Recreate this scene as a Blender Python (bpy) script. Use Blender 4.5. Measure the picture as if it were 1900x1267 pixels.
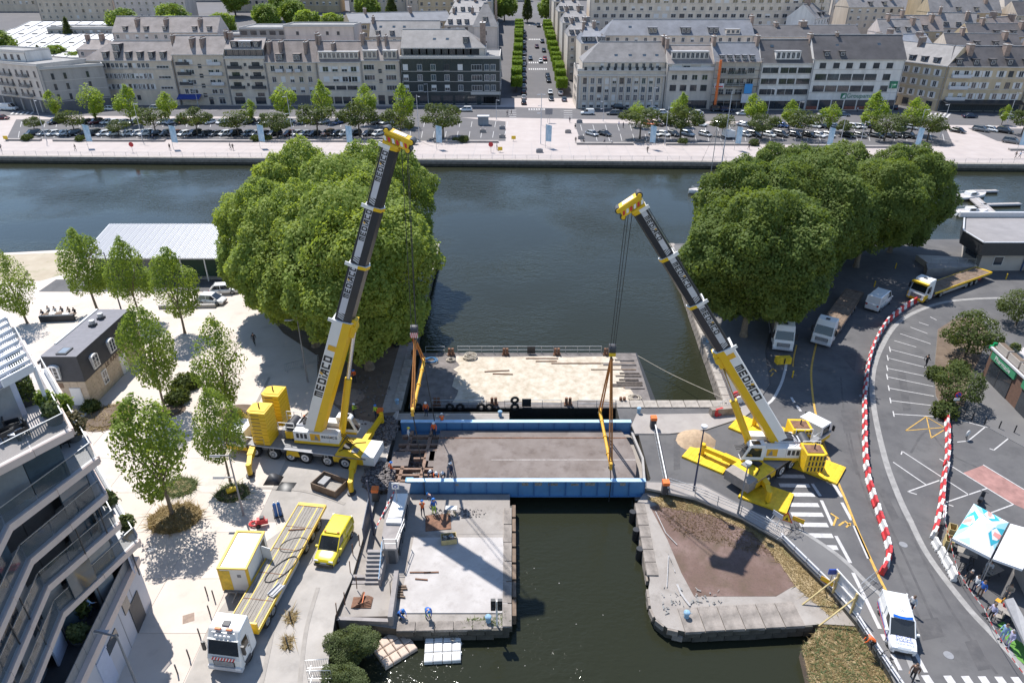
import bpy,bmesh,math,random
import numpy as np
from mathutils import Vector,Matrix
from mathutils.geometry import tessellate_polygon
random.seed(7);RNG=np.random.default_rng(7)
S=bpy.context.scene
COL=S.collection
for o in list(bpy.data.objects):bpy.data.objects.remove(o)
# ---------------------------------------------------------------- camera, sky, sun, exposure
CAM_H,PITCH=42.0,math.radians(28.7)
cam=bpy.data.cameras.new('camera');cam.lens=24.0;cam.sensor_width=36.0
cam.clip_start=0.5;cam.clip_end=4000
camo=bpy.data.objects.new('camera',cam);COL.objects.link(camo)
camo.location=(0,0,CAM_H);camo.rotation_euler=(math.pi/2-PITCH,0,0)
S.camera=camo
SUN_EL,SUN_AZ=math.radians(59),math.radians(-31)      # azimuth clockwise from +Y
W=bpy.data.worlds.new('World');S.world=W;W.use_nodes=True
wn=W.node_tree.nodes;wl=W.node_tree.links;wn.clear()
wo=wn.new('ShaderNodeOutputWorld');wb=wn.new('ShaderNodeBackground');sky=wn.new('ShaderNodeTexSky')
sky.sky_type='NISHITA';sky.sun_disc=False;sky.sun_elevation=SUN_EL;sky.sun_rotation=SUN_AZ % (2*math.pi)
sky.altitude=30;sky.air_density=1.0;sky.dust_density=0.0;sky.ozone_density=2.2
tc=wn.new('ShaderNodeTexCoord');nz=wn.new('ShaderNodeTexNoise');nz.inputs['Scale'].default_value=2.4;nz.inputs['Detail'].default_value=7;nz.inputs['Roughness'].default_value=.58
rp=wn.new('ShaderNodeValToRGB');rp.color_ramp.elements[0].position=.53;rp.color_ramp.elements[1].position=.76
rp.color_ramp.elements[1].color=(.6,.6,.6,1)
mx=wn.new('ShaderNodeMixRGB');mx.inputs[2].default_value=(4.2,4.5,5.0,1)      # scattered fair-weather clouds
wl.new(tc.outputs['Generated'],nz.inputs['Vector']);wl.new(nz.outputs['Fac'],rp.inputs[0]);wl.new(rp.outputs[0],mx.inputs[0])
wl.new(sky.outputs[0],mx.inputs[1]);wl.new(mx.outputs[0],wb.inputs[0]);wl.new(wb.outputs[0],wo.inputs[0])
wb.inputs[1].default_value=0.125
sl=bpy.data.lights.new('sun','SUN');sl.energy=4.4;sl.angle=math.radians(.5);sl.color=(1.0,.965,.915)
so=bpy.data.objects.new('sun',sl);COL.objects.link(so)
sd=Vector((math.sin(SUN_AZ)*math.cos(SUN_EL),math.cos(SUN_AZ)*math.cos(SUN_EL),math.sin(SUN_EL)))
so.rotation_euler=(-sd).to_track_quat('-Z','Y').to_euler();so.location=(0,0,120)
S.view_settings.view_transform='Standard';S.view_settings.look='None';S.view_settings.gamma=1
S.view_settings.use_curve_mapping=False;S.view_settings.exposure=0.68
# ---------------------------------------------------------------- helpers
FPX=24/36*1900;CP,SP=math.cos(PITCH),math.sin(PITCH)
def ray(px,py):
 a=(px-950)/FPX;b=(633.5-py)/FPX
 return Vector((a,CP+b*SP,-SP+b*CP))
def g(px,py,z=0.0):                       # point of the photograph on the level z
 d=ray(px,py);t=(z-CAM_H)/d.z
 return Vector((d.x*t,d.y*t,z))
def onY(px,py,Y):                         # point of the photograph on the vertical plane y = Y
 d=ray(px,py);t=Y/d.y
 return Vector((d.x*t,Y,CAM_H+d.z*t))
def hill(y):return 0.0 if y<262 else (.125*(y-262) if y<420 else 19.75+.02*(y-420))
def gh(px,py):                             # on the rising ground behind the quay
 d=ray(px,py);lo,hi=100.0,900.0
 for _ in range(60):
  m=(lo+hi)/2
  if CAM_H+d.z*m/d.y>hill(m):lo=m
  else:hi=m
 return Vector((d.x*lo/d.y,lo,hill(lo)))
ROOT={}
def _reg(o,parent):
 if parent is not None:
  o.parent=parent;ROOT[o]=ROOT.get(parent,(Vector(),0.0))
def thing(name,label,cat,loc=(0,0,0),rz=0.0,group=None):
 o=bpy.data.objects.new(name,None);COL.objects.link(o)
 o.location=loc;o.rotation_euler=(0,0,rz);o.empty_display_size=.3
 o['label']=label;o['category']=cat
 if group:o['group']=group
 ROOT[o]=(Vector(loc),rz)
 return o
def tag(o,label,cat,group=None):
 o['label']=label;o['category']=cat
 if group:o['group']=group
 return o
def inst(name,mesh,parent=None,loc=(0,0,0),rz=0.0,rot=None,scale=None):
 o=bpy.data.objects.new(name,mesh);COL.objects.link(o);_reg(o,parent)
 o.location=loc;o.rotation_euler=rot if rot is not None else (0,0,rz)
 if scale is not None:o.scale=scale if hasattr(scale,'__len__') else (scale,)*3
 return o
def dup(root,loc,rz=0.0,label=None,group=None,scale=None,cat=None):
 r=root.copy();COL.objects.link(r);r.location=loc;r.rotation_euler=(0,0,rz)
 if label:r['label']=label
 if group:r['group']=group
 if cat:r['category']=cat
 if scale:r.scale=scale if hasattr(scale,'__len__') else (scale,)*3
 ROOT[r]=(Vector(loc),rz)
 for ch in KIDS.get(root,[]) or list(root.children):
  c=ch.copy();COL.objects.link(c);c.parent=r
  for gr in list(ch.children):
   d=gr.copy();COL.objects.link(d);d.parent=c
 return r
KIDS={}
MATS={}
def mat(name,col,rough=.75,metal=0.0,var=.12,scale=3.0,bump=0.0,bscale=None,col2=None,coat=0.0,spec=None,stretch=None,detail=5,contrast=None):
 if name in MATS:return MATS[name]
 m=bpy.data.materials.new(name);m.use_nodes=True
 nt=m.node_tree;n=nt.nodes;l=nt.links
 b=n['Principled BSDF'];b.inputs['Roughness'].default_value=rough;b.inputs['Metallic'].default_value=metal
 if coat:b.inputs['Coat Weight'].default_value=coat;b.inputs['Coat Roughness'].default_value=.08
 if spec is not None:b.inputs['Specular IOR Level'].default_value=spec
 c1=tuple(max(0,min(1,x*(1-var))) for x in col)+(1,)
 c2=(tuple(col2) if col2 else tuple(max(0,min(1,x*(1+var))) for x in col))+(1,)
 if var==0 and not col2:
  b.inputs['Base Color'].default_value=tuple(col)+(1,)
 else:
  t=n.new('ShaderNodeTexCoord');z=n.new('ShaderNodeTexNoise');z.inputs['Scale'].default_value=scale;z.inputs['Detail'].default_value=detail
  z.inputs['Roughness'].default_value=.65
  v=t.outputs['Object']
  if stretch:
   mp=n.new('ShaderNodeMapping');mp.inputs['Scale'].default_value=stretch;l.new(v,mp.inputs[0]);v=mp.outputs[0]
  l.new(v,z.inputs['Vector'])
  r=n.new('ShaderNodeValToRGB');lo,hi=contrast or (.32,.68)
  r.color_ramp.elements[0].position=lo;r.color_ramp.elements[1].position=hi
  r.color_ramp.elements[0].color=c1;r.color_ramp.elements[1].color=c2
  l.new(z.outputs['Fac'],r.inputs[0]);l.new(r.outputs[0],b.inputs['Base Color'])
  if bump:
   z2=n.new('ShaderNodeTexNoise');z2.inputs['Scale'].default_value=bscale or scale*6;z2.inputs['Detail'].default_value=4
   l.new(v,z2.inputs['Vector'])
   bp=n.new('ShaderNodeBump');bp.inputs['Strength'].default_value=bump;bp.inputs['Distance'].default_value=.05
   l.new(z2.outputs['Fac'],bp.inputs['Height']);l.new(bp.outputs[0],b.inputs['Normal'])
 MATS[name]=m
 return m
def layered(name,base,patches,rough=.85,bump=.25,bscale=12):
 """ground-like material: base colour plus noise patches [(colour, scale, lo, hi, strength)]"""
 m=bpy.data.materials.new(name);m.use_nodes=True;nt=m.node_tree;n=nt.nodes;l=nt.links
 b=n['Principled BSDF'];b.inputs['Roughness'].default_value=rough
 t=n.new('ShaderNodeTexCoord');cur=None
 for i,(c,sc,lo,hi,st) in enumerate(patches):
  z=n.new('ShaderNodeTexNoise');z.inputs['Scale'].default_value=sc;z.inputs['Detail'].default_value=8;z.inputs['Roughness'].default_value=.62
  mp=n.new('ShaderNodeMapping');mp.inputs['Location'].default_value=(i*13.7,i*7.1,0)
  l.new(t.outputs['Object'],mp.inputs[0]);l.new(mp.outputs[0],z.inputs['Vector'])
  mr=n.new('ShaderNodeMapRange');mr.inputs[1].default_value=lo;mr.inputs[2].default_value=hi;mr.inputs[3].default_value=0;mr.inputs[4].default_value=st
  l.new(z.outputs['Fac'],mr.inputs[0])
  x=n.new('ShaderNodeMixRGB');l.new(mr.outputs[0],x.inputs[0]);x.inputs[2].default_value=tuple(c)+(1,)
  if cur is None:x.inputs[1].default_value=tuple(base)+(1,)
  else:l.new(cur,x.inputs[1])
  cur=x.outputs[0]
 l.new(cur,b.inputs['Base Color'])
 z=n.new('ShaderNodeTexNoise');z.inputs['Scale'].default_value=bscale;z.inputs['Detail'].default_value=5;l.new(t.outputs['Object'],z.inputs['Vector'])
 bp=n.new('ShaderNodeBump');bp.inputs['Strength'].default_value=bump;bp.inputs['Distance'].default_value=.03
 l.new(z.outputs['Fac'],bp.inputs['Height']);l.new(bp.outputs[0],b.inputs['Normal'])
 MATS[name]=m
 return m

class MB:
 def __init__(s):s.v=[];s.f=[];s.fm=[];s.mats=[];s.sm=[]
 def add(s,vs,fs,m,smooth=False):
  if m not in s.mats:s.mats.append(m)
  k=s.mats.index(m);o=len(s.v)
  s.v+=[tuple(q) for q in vs]
  for f in fs:s.f.append(tuple(i+o for i in f));s.fm.append(k);s.sm.append(smooth)
  return s
 def box(s,m,x0,x1,y0,y1,z0,z1,tx=1.0,ty=1.0):
  cx,cy=(x0+x1)/2,(y0+y1)/2
  vs=[(x0,y0,z0),(x1,y0,z0),(x1,y1,z0),(x0,y1,z0)]
  vs+=[(cx+(x-cx)*tx,cy+(y-cy)*ty,z1) for x,y,_ in vs]
  return s.add(vs,[(3,2,1,0),(4,5,6,7),(0,1,5,4),(1,2,6,5),(2,3,7,6),(3,0,4,7)],m)
 def obox(s,m,c,sx,sy,sz,rz=0.0,tx=1.0,ty=1.0):       # c: centre of the base
  ca,sa=math.cos(rz),math.sin(rz);vs=[]
  for z,kx,ky in ((0,1,1),(sz,tx,ty)):
   for x,y in ((-1,-1),(1,-1),(1,1),(-1,1)):
    X,Y=x*sx/2*kx,y*sy/2*ky
    vs.append((c[0]+X*ca-Y*sa,c[1]+X*sa+Y*ca,c[2]+z))
  return s.add(vs,[(3,2,1,0),(4,5,6,7),(0,1,5,4),(1,2,6,5),(2,3,7,6),(3,0,4,7)],m)
 def beam(s,m,p0,p1,w,h,up=(0,0,1),w1=None,h1=None):
  p0,p1,up=Vector(p0),Vector(p1),Vector(up);d=(p1-p0).normalized();a=d.cross(up)
  if a.length<1e-4:a=d.cross(Vector((0,1,0)))
  a.normalize();b=a.cross(d);vs=[]
  for p,ww,hh in ((p0,w,h),(p1,w1 or w,h1 or h)):
   for i,j in ((-1,-1),(1,-1),(1,1),(-1,1)):vs.append(p+a*(i*ww/2)+b*(j*hh/2))
  return s.add(vs,[(0,1,2,3),(7,6,5,4),(4,5,1,0),(5,6,2,1),(6,7,3,2),(7,4,0,3)],m)
 def tube(s,m,pts,r,n=6,smooth=True,caps=True):
  pts=[Vector(p) for p in pts];k=len(pts);rs=r if hasattr(r,'__len__') else [r]*k;vs=[];fs=[]
  ref=Vector((0,0,1)) if abs((pts[-1]-pts[0]).normalized().z)<.9 else Vector((0,1,0))
  for i,p in enumerate(pts):
   d=(pts[min(i+1,k-1)]-pts[max(i-1,0)]).normalized();a=d.cross(ref)
   if a.length<1e-4:a=d.cross(Vector((1,0,0)))
   a.normalize();b=a.cross(d)
   for j in range(n):
    t=2*math.pi*j/n;vs.append(p+(a*math.cos(t)+b*math.sin(t))*rs[i])
  for i in range(k-1):
   for j in range(n):
    j2=(j+1) % n;fs.append((i*n+j,i*n+j2,(i+1)*n+j2,(i+1)*n+j))
  s.add(vs,fs,m,smooth)
  if caps:s.add(vs[:n],[tuple(range(n))],m);s.add(vs[-n:],[tuple(reversed(range(n)))],m)
  return s
 def cyl(s,m,p0,p1,r,n=12,r1=None):return s.tube(m,[p0,p1],[r,r1 if r1 is not None else r],n)
 def poly(s,m,pts,flip=False):
  pts=[Vector(p) for p in pts]
  tris=tessellate_polygon([pts])
  nrm=Vector()
  for i in range(len(pts)):nrm+=pts[i].cross(pts[(i+1) % len(pts)])
  fs=[]
  for t in tris:
   a,b,c=(pts[i] for i in t);q=(b-a).cross(c-a)
   fs.append(tuple(t) if q.dot(nrm)>0 else (t[0],t[2],t[1]))
  return s.add(pts,fs,m)
 def prism(s,m,pts,z0,z1,side=None):
  pts=[(p[0],p[1]) for p in pts]
  ar=sum(pts[i][0]*pts[(i+1) % len(pts)][1]-pts[(i+1) % len(pts)][0]*pts[i][1] for i in range(len(pts)))
  if ar<0:pts=pts[::-1]
  k=len(pts)
  s.poly(m,[(x,y,z1) for x,y in pts])
  vs=[(x,y,z0) for x,y in pts]+[(x,y,z1) for x,y in pts]
  s.add(vs,[(i,(i+1) % k,k+(i+1) % k,k+i) for i in range(k)],side or m)
  return s
 def loft(s,m,rings,caps=True,smooth=False):
  n=len(rings[0]);vs=[p for r in rings for p in r];fs=[]
  for i in range(len(rings)-1):
   for j in range(n):
    j2=(j+1) % n;fs.append((i*n+j,i*n+j2,(i+1)*n+j2,(i+1)*n+j))
  s.add(vs,fs,m,smooth)
  if caps:s.add(rings[0],[tuple(reversed(range(n)))],m);s.add(rings[-1],[tuple(range(n))],m)
  return s
 def ball(s,m,c,r,nu=10,nv=6,half=False):
  rr=r if hasattr(r,'__len__') else (r,r,r);vs=[];fs=[]
  lo=0 if half else -math.pi/2
  for i in range(nv+1):
   a=lo+(math.pi/2-lo)*i/nv
   for j in range(nu):
    t=2*math.pi*j/nu
    vs.append((c[0]+rr[0]*math.cos(a)*math.cos(t),c[1]+rr[1]*math.cos(a)*math.sin(t),c[2]+rr[2]*math.sin(a)))
  for i in range(nv):
   for j in range(nu):
    j2=(j+1) % nu;fs.append((i*nu+j,i*nu+j2,(i+1)*nu+j2,(i+1)*nu+j))
  return s.add(vs,fs,m,True)
 def mesh(s,name,xf=None):
  me=bpy.data.meshes.new(name)
  vs=s.v if xf is None else [tuple(xf @ Vector(v)) for v in s.v]
  me.from_pydata(vs,[],s.f)
  for m in s.mats:me.materials.append(m)
  me.polygons.foreach_set('material_index',s.fm);me.polygons.foreach_set('use_smooth',s.sm)
  me.update()
  return me
 def build(s,name,parent=None,world=False,loc=None,rz=0.0,label=None,kind=None):
  xf=None
  if world and parent is not None:
   L,a=ROOT[parent];xf=(Matrix.Translation(L) @ Matrix.Rotation(a,4,'Z')).inverted()
  o=bpy.data.objects.new(name,s.mesh(name,xf));COL.objects.link(o);_reg(o,parent)
  if loc is not None:o.location=loc
  o.rotation_euler=(0,0,rz)
  if label:o['label']=label
  if kind:o['kind']=kind
  return o
def struct(name,mb,parent=None):
 o=mb.build(name,parent)
 if parent is None:o['kind']='structure';ROOT[o]=(Vector(),0.0)
 return o
def heading(a,b):return math.atan2(b[1]-a[1],b[0]-a[0])
def strip(pts,w,z):
 """ribbon quads of width w along a polyline"""
 pts=[Vector((p[0],p[1],0)) for p in pts];L=[];R=[]
 for i,p in enumerate(pts):
  d=(pts[min(i+1,len(pts)-1)]-pts[max(i-1,0)]).normalized();n=Vector((-d.y,d.x,0))*w/2
  L.append((p.x+n.x,p.y+n.y,z));R.append((p.x-n.x,p.y-n.y,z))
 k=len(pts)
 return L+R,[(i,k+i,k+i+1,i+1) for i in range(k-1)]
def smoothline(pts,n=6):
 """Catmull-Rom through the points"""
 P=[Vector((p[0],p[1],p[2] if len(p)>2 else 0)) for p in pts];out=[]
 for i in range(len(P)-1):
  a,b,c,d=P[max(i-1,0)],P[i],P[i+1],P[min(i+2,len(P)-1)]
  for j in range(n):
   t=j/n
   out.append(.5*((2*b)+(c-a)*t+(2*a-5*b+4*c-d)*t*t+(3*b-a-3*c+d)*t**3))
 return out+[P[-1]]
_txt={}
def text_mesh(s,size,m,ext=.006):
 k=(s,size,m.name)
 if k in _txt:return _txt[k]
 cu=bpy.data.curves.new('lettering','FONT');cu.body=s;cu.size=size;cu.extrude=ext;cu.align_x='CENTER';cu.align_y='CENTER';cu.resolution_u=3
 o=bpy.data.objects.new('lettering',cu);COL.objects.link(o)
 bpy.context.view_layer.update();dg=bpy.context.evaluated_depsgraph_get()
 me=bpy.data.meshes.new_from_object(o.evaluated_get(dg));bpy.data.objects.remove(o);me.materials.clear();me.materials.append(m)
 _txt[k]=me
 return me
def place_text(s,size,m,parent,origin,xdir,ydir,name='lettering'):
 """lettering with its reading direction and upright given in world space"""
 me=text_mesh(s,size,m);x=Vector(xdir).normalized();y=Vector(ydir);y=(y-x*y.dot(x)).normalized();z=x.cross(y)
 o=bpy.data.objects.new(name,me);COL.objects.link(o)
 M=Matrix((x,y,z)).transposed().to_4x4();M.translation=Vector(origin)
 if parent is not None:
  L,a=ROOT[parent];M=(Matrix.Translation(L) @ Matrix.Rotation(a,4,'Z')).inverted() @ M;_reg(o,parent)
 o.matrix_basis=M
 return o
ORD=['first','second','third','fourth','fifth','sixth','seventh','eighth','ninth','tenth','eleventh','twelfth','thirteenth','fourteenth','fifteenth','sixteenth','seventeenth','eighteenth','nineteenth']
TENS=['','','twenty','thirty','forty','fifty','sixty','seventy','eighty','ninety']
def ordn(i):
 if i<19:return ORD[i]
 n=i+1
 if n >= 100:return 'hundredth' if n==100 else 'hundred and '+ordn(n-101)
 return (TENS[n//10][:-1]+'ieth') if n % 10==0 else TENS[n//10]+'-'+ORD[n % 10-1]
# ---------------------------------------------------------------- materials
asphalt=layered('asphalt',(.088,.085,.087),[((.125,.12,.118),.18,.42,.66,.8),((.052,.051,.053),.5,.5,.72,.6),((.15,.142,.135),2.2,.58,.78,.35),((.045,.044,.046),7,.62,.8,.4)],.9,.25,30)
asphalt_far=layered('asphalt_far',(.10,.095,.098),[((.14,.13,.13),.15,.45,.75,.6)],.9,.1,10)
plaza_m=layered('pale_concrete',(.50,.435,.38),[((.58,.51,.45),.2,.4,.66,.8),((.33,.285,.245),.55,.54,.78,.55),((.40,.35,.31),5,.6,.9,.3)],.85,.12,20)
prom_m=layered('promenade_concrete',(.38,.325,.30),[((.44,.385,.36),.3,.4,.7,.7),((.36,.31,.28),.06,.5,.8,.5)],.85,.1,8)
dust_m=layered('dusty_asphalt',(.30,.275,.25),[((.42,.385,.35),.22,.38,.66,.9),((.20,.185,.17),.6,.55,.8,.6),((.46,.42,.38),3,.6,.85,.4)],.9,.2,18)
dirt_m=layered('brown_earth',(.12,.085,.06),[((.20,.15,.11),.5,.4,.7,.7),((.07,.05,.035),1.4,.5,.8,.7),((.27,.22,.17),4,.6,.85,.5)],.95,.5,9)
pad_m=layered('weathered_concrete',(.27,.24,.215),[((.36,.33,.30),.5,.4,.7,.7),((.16,.14,.12),1.1,.52,.8,.7),((.12,.10,.085),5,.62,.85,.5)],.9,.3,14)
padw_m=layered('bleached_concrete',(.38,.35,.33),[((.46,.43,.41),.5,.4,.65,.9),((.27,.24,.22),1.3,.52,.75,.6),((.20,.18,.16),6,.6,.85,.5)],.9,.2,14)
gravel_m=layered('reddish_gravel',(.135,.085,.068),[((.235,.16,.14),.22,.46,.66,.8),((.10,.07,.045),.7,.46,.7,.8),((.08,.055,.045),7,.5,.75,.6)],.95,.5,22)
drygrass_m=layered('dry_grass_ground',(.29,.215,.115),[((.38,.30,.18),.7,.4,.7,.8),((.11,.14,.045),.45,.52,.66,.75),((.17,.125,.085),1.1,.55,.75,.6),((.12,.085,.05),3.5,.5,.8,.6)],.95,.6,16)
deck_m=layered('worn_deck',(.155,.125,.11),[((.21,.178,.162),.35,.4,.65,.9),((.085,.06,.05),.8,.5,.75,.7),((.23,.20,.18),2.5,.6,.8,.5)],.85,.15,18)
stone_m=mat('quay_stone',(.24,.205,.175),.9,var=.35,scale=1.2,bump=.5,bscale=8)
stone_dark=mat('quay_stone_wet',(.075,.068,.055),.7,var=.4,scale=1.4,bump=.5,bscale=8)
coping_m=mat('coping_stone',(.31,.275,.24),.85,var=.25,scale=1.5,bump=.3,bscale=12)
kerb_m=mat('kerb_stone',(.33,.31,.29),.85,var=.15,scale=2)
white_paint=mat('road_paint',(.44,.425,.415),.7,var=.16,scale=3.5,contrast=(.3,.6))
yellow_paint=mat('yellow_road_paint',(.50,.30,.06),.7,var=.25,scale=3)
yel=layered('crane_yellow',(.72,.45,.014),[((.60,.36,.02),.7,.45,.75,.6),((.34,.23,.07),2.4,.62,.82,.55)],.42,.04,14)
yel_d=mat('worn_yellow',(.72,.47,.02),.5,var=.22,scale=2.2)
wht=layered('white_enamel',(.72,.71,.69),[((.62,.61,.59),.6,.45,.75,.6),((.42,.40,.37),2.2,.64,.84,.45)],.4,.03,14)
gry_l=mat('light_grey_paint',(.50,.50,.52),.5,var=.08)
gry_m=mat('mid_grey_paint',(.22,.22,.23),.55,var=.1)
blk=mat('black_paint',(.018,.019,.022),.45,var=.2)
anth=mat('anthracite',(.042,.043,.05),.55,var=.12)
boom_d=mat('boom_charcoal',(.028,.030,.038),.36,var=.15,scale=.8,coat=.2)
rub=mat('rubber',(.016,.016,.016),.85,var=.2)
steel=mat('galvanised_steel',(.42,.43,.44),.45,.6,var=.1)
chrome=mat('chrome',(.62,.62,.63),.18,.9,var=.02)
rust=mat('rusty_steel',(.17,.085,.05),.85,var=.4,scale=3)
orange=mat('orange_paint',(.72,.16,.03),.5,var=.12)
sling_m=mat('orange_sling',(.42,.17,.045),.8,var=.2,scale=5)
redp=layered('red_plastic',(.52,.03,.035),[((.42,.06,.06),1.1,.45,.7,.8),((.22,.10,.09),4,.62,.8,.5)],.55,.05,20)
whtp=layered('white_plastic',(.66,.65,.63),[((.52,.50,.47),1.1,.45,.7,.8),((.30,.27,.24),4,.62,.8,.5)],.55,.05,20)
bridge_b=layered('bridge_blue',(.075,.20,.39),[((.11,.26,.45),.5,.4,.7,.8),((.07,.18,.34),1.1,.5,.75,.6),((.16,.11,.08),2.6,.63,.78,.6)],.55,.06,8)
bridge_bl=mat('bridge_blue_light',(.38,.56,.74),.5,var=.15,scale=.8)  # on the top flange, sunlight is put into this paler blue
wood=mat('deck_timber',(.265,.24,.21),.85,var=.22,scale=1.6,stretch=(1,6,1))
wood_y=mat('yellow_timber',(.46,.36,.17),.8,var=.15,scale=2)
wood_d=mat('old_timber',(.17,.12,.085),.9,var=.3,scale=2)
sand_m=mat('sawdust',(.46,.385,.285),.95,var=.22,scale=.9,col2=(.58,.51,.42),bump=.4,bscale=10)
pile_m=mat('sand_heap',(.40,.29,.19),.95,var=.2,scale=2.5,bump=.5,bscale=20)
def glassmat(name,col,rough=.08):
 return mat(name,col,rough,var=.25,scale=.6,spec=.9)
glass=glassmat('window_glass',(.035,.042,.052))
glass_b=glassmat('blue_glass',(.05,.075,.10))
carglass=glassmat('car_glass',(.02,.024,.028),.05)
glass_w=mat('pale_glass',(.24,.27,.30),.08,var=.2,scale=.4,spec=.9)
lampw=mat('lamp_lens',(.75,.76,.78),.15,var=.02)
tail=mat('tail_lens',(.35,.01,.01),.2,var=.05)
rope_m=mat('rope',(.42,.37,.30),.9,var=.2)
cable_m=mat('steel_cable',(.03,.03,.032),.6,var=.1)
def seethru(name,col,alpha):
 m=mat(name,col,.05,var=.1,spec=.8);b=m.node_tree.nodes['Principled BSDF'];b.inputs['Alpha'].default_value=alpha
 return m
railglass=seethru('balustrade_glass',(.08,.10,.11),.32)
# foliage
def leafmat(name,dark,light,transl=.35):
 m=bpy.data.materials.new(name);m.use_nodes=True;nt=m.node_tree;n=nt.nodes;l=nt.links;n.clear()
 out=n.new('ShaderNodeOutputMaterial');at=n.new('ShaderNodeAttribute');at.attribute_name='tint'
 r=n.new('ShaderNodeValToRGB');r.color_ramp.elements[0].color=tuple(dark)+(1,);r.color_ramp.elements[1].color=tuple(light)+(1,)
 l.new(at.outputs['Fac'],r.inputs[0])
 d=n.new('ShaderNodeBsdfPrincipled');d.inputs['Roughness'].default_value=.55;d.inputs['Specular IOR Level'].default_value=.12
 t=n.new('ShaderNodeBsdfTranslucent');mx=n.new('ShaderNodeMixShader');mx.inputs[0].default_value=transl
 g2=n.new('ShaderNodeMixRGB');g2.blend_type='MULTIPLY';g2.inputs[0].default_value=1;g2.inputs[2].default_value=(1.25,1.2,.55,1)
 l.new(r.outputs[0],d.inputs['Base Color']);l.new(r.outputs[0],g2.inputs[1]);l.new(g2.outputs[0],t.inputs['Color'])
 l.new(d.outputs[0],mx.inputs[1]);l.new(t.outputs[0],mx.inputs[2]);l.new(mx.outputs[0],out.inputs[0])
 return m
leaf_plane=leafmat('plane_leaf',(.14,.215,.042),(.31,.385,.098),.5)
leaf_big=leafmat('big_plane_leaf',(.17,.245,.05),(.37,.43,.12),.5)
leaf_bigr=leafmat('shaded_plane_leaf',(.095,.145,.038),(.21,.26,.072),.45)  # darker copy of the big leaf; the shade is in the colour
leaf_lime=leafmat('lime_leaf',(.19,.28,.03),(.38,.46,.09),.5)
leaf_dark=leafmat('dark_leaf',(.06,.085,.028),(.14,.17,.055),.42)
leaf_hedge=leafmat('hedge_leaf',(.10,.17,.015),(.19,.28,.04),.4)
leaf_bush=leafmat('bush_leaf',(.075,.105,.04),(.19,.22,.10),.42)
leaf_dry=leafmat('dry_leaf',(.22,.16,.075),(.40,.31,.17),.4)
bark=mat('bark',(.20,.155,.11),.9,var=.3,scale=2.5,bump=.5,bscale=10)
bark_d=mat('dark_bark',(.10,.08,.06),.9,var=.3,scale=2.5)
# water: dark olive body, wind ripples of several sizes
def water_mat():
 m=bpy.data.materials.new('canal_water');m.use_nodes=True;nt=m.node_tree;n=nt.nodes;l=nt.links
 b=n['Principled BSDF'];b.inputs['Base Color'].default_value=(.0215,.0235,.0140,1);b.inputs['Roughness'].default_value=.07;b.inputs['IOR'].default_value=1.33;b.inputs['Specular IOR Level'].default_value=.30
 t=n.new('ShaderNodeTexCoord');prev=None
 big=n.new('ShaderNodeTexNoise');big.inputs['Scale'].default_value=.045;big.inputs['Detail'].default_value=3;l.new(t.outputs['Object'],big.inputs['Vector'])
 amp=n.new('ShaderNodeMapRange');amp.inputs[1].default_value=.38;amp.inputs[2].default_value=.66;amp.inputs[3].default_value=.12;amp.inputs[4].default_value=1.0;l.new(big.outputs['Fac'],amp.inputs[0])
 for sc,st,dist,stretch in ((.5,.22,.5,(1,1.6,1)),(1.7,.50,.22,(1,1.9,1)),(5.0,.30,.06,(1,1.5,1))):
  mp=n.new('ShaderNodeMapping');mp.inputs['Scale'].default_value=stretch;mp.inputs['Rotation'].default_value=(0,0,.35);l.new(t.outputs['Object'],mp.inputs[0])
  z=n.new('ShaderNodeTexNoise');z.inputs['Scale'].default_value=sc;z.inputs['Detail'].default_value=3;l.new(mp.outputs[0],z.inputs['Vector'])
  bp=n.new('ShaderNodeBump');bp.inputs['Distance'].default_value=dist
  mu=n.new('ShaderNodeMath');mu.operation='MULTIPLY';mu.inputs[1].default_value=st;l.new(amp.outputs[0],mu.inputs[0]);l.new(mu.outputs[0],bp.inputs['Strength'])
  l.new(z.outputs['Fac'],bp.inputs['Height'])
  if prev:l.new(prev,bp.inputs['Normal'])
  prev=bp.outputs[0]
 l.new(prev,b.inputs['Normal'])
 return m
water_m=water_mat()
# ---------------------------------------------------------------- ground, quays, water
WZ,PZ=-1.6,-.5
P2=lambda v:(v[0],v[1])
struct('canal_water',MB().poly(water_m,[(-900,-30,WZ),(900,-30,WZ),(900,173.5,WZ),(-900,200,WZ)]))
struct('canal_bed',MB().poly(dirt_m,[(-900,-30,-4.2),(900,-30,-4.2),(900,200,-4.2),(-900,200,-4.2)]))
# land west of the basin
westb=[g(700,902),g(676,990),g(652,1075),g(622,1142),g(600,1290)]
west=[(-400,112),(-86,107.5),(-70,110),(-12.7,112),(-12.2,60.6),(-.3,60.6),(-.3,59.4),(-12.2,59.4),(-12.2,48.4)]+[P2(q) for q in westb]+[(-13.5,5),(-400,5)]
struct('west_quay_ground',MB().prism(plaza_m,west,-4,0,stone_dark))
# land east of the basin
eastb=[g(1196,906),g(1240,908),g(1290,925),g(1375,960),g(1450,1003),g(1540,1092),g(1590,1152),g(1650,1245),g(1720,1350)]
east=[(400,118),(60,114),(27.2,112),(23.4,61.8),(11.4,61.8),(11.4,59.6),(13.0,57.5),(13.0,50)]+[P2(q) for q in eastb]+[(30,5),(400,5)]
struct('east_quay_ground',MB().prism(asphalt,east,-4,0,stone_dark))
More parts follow.
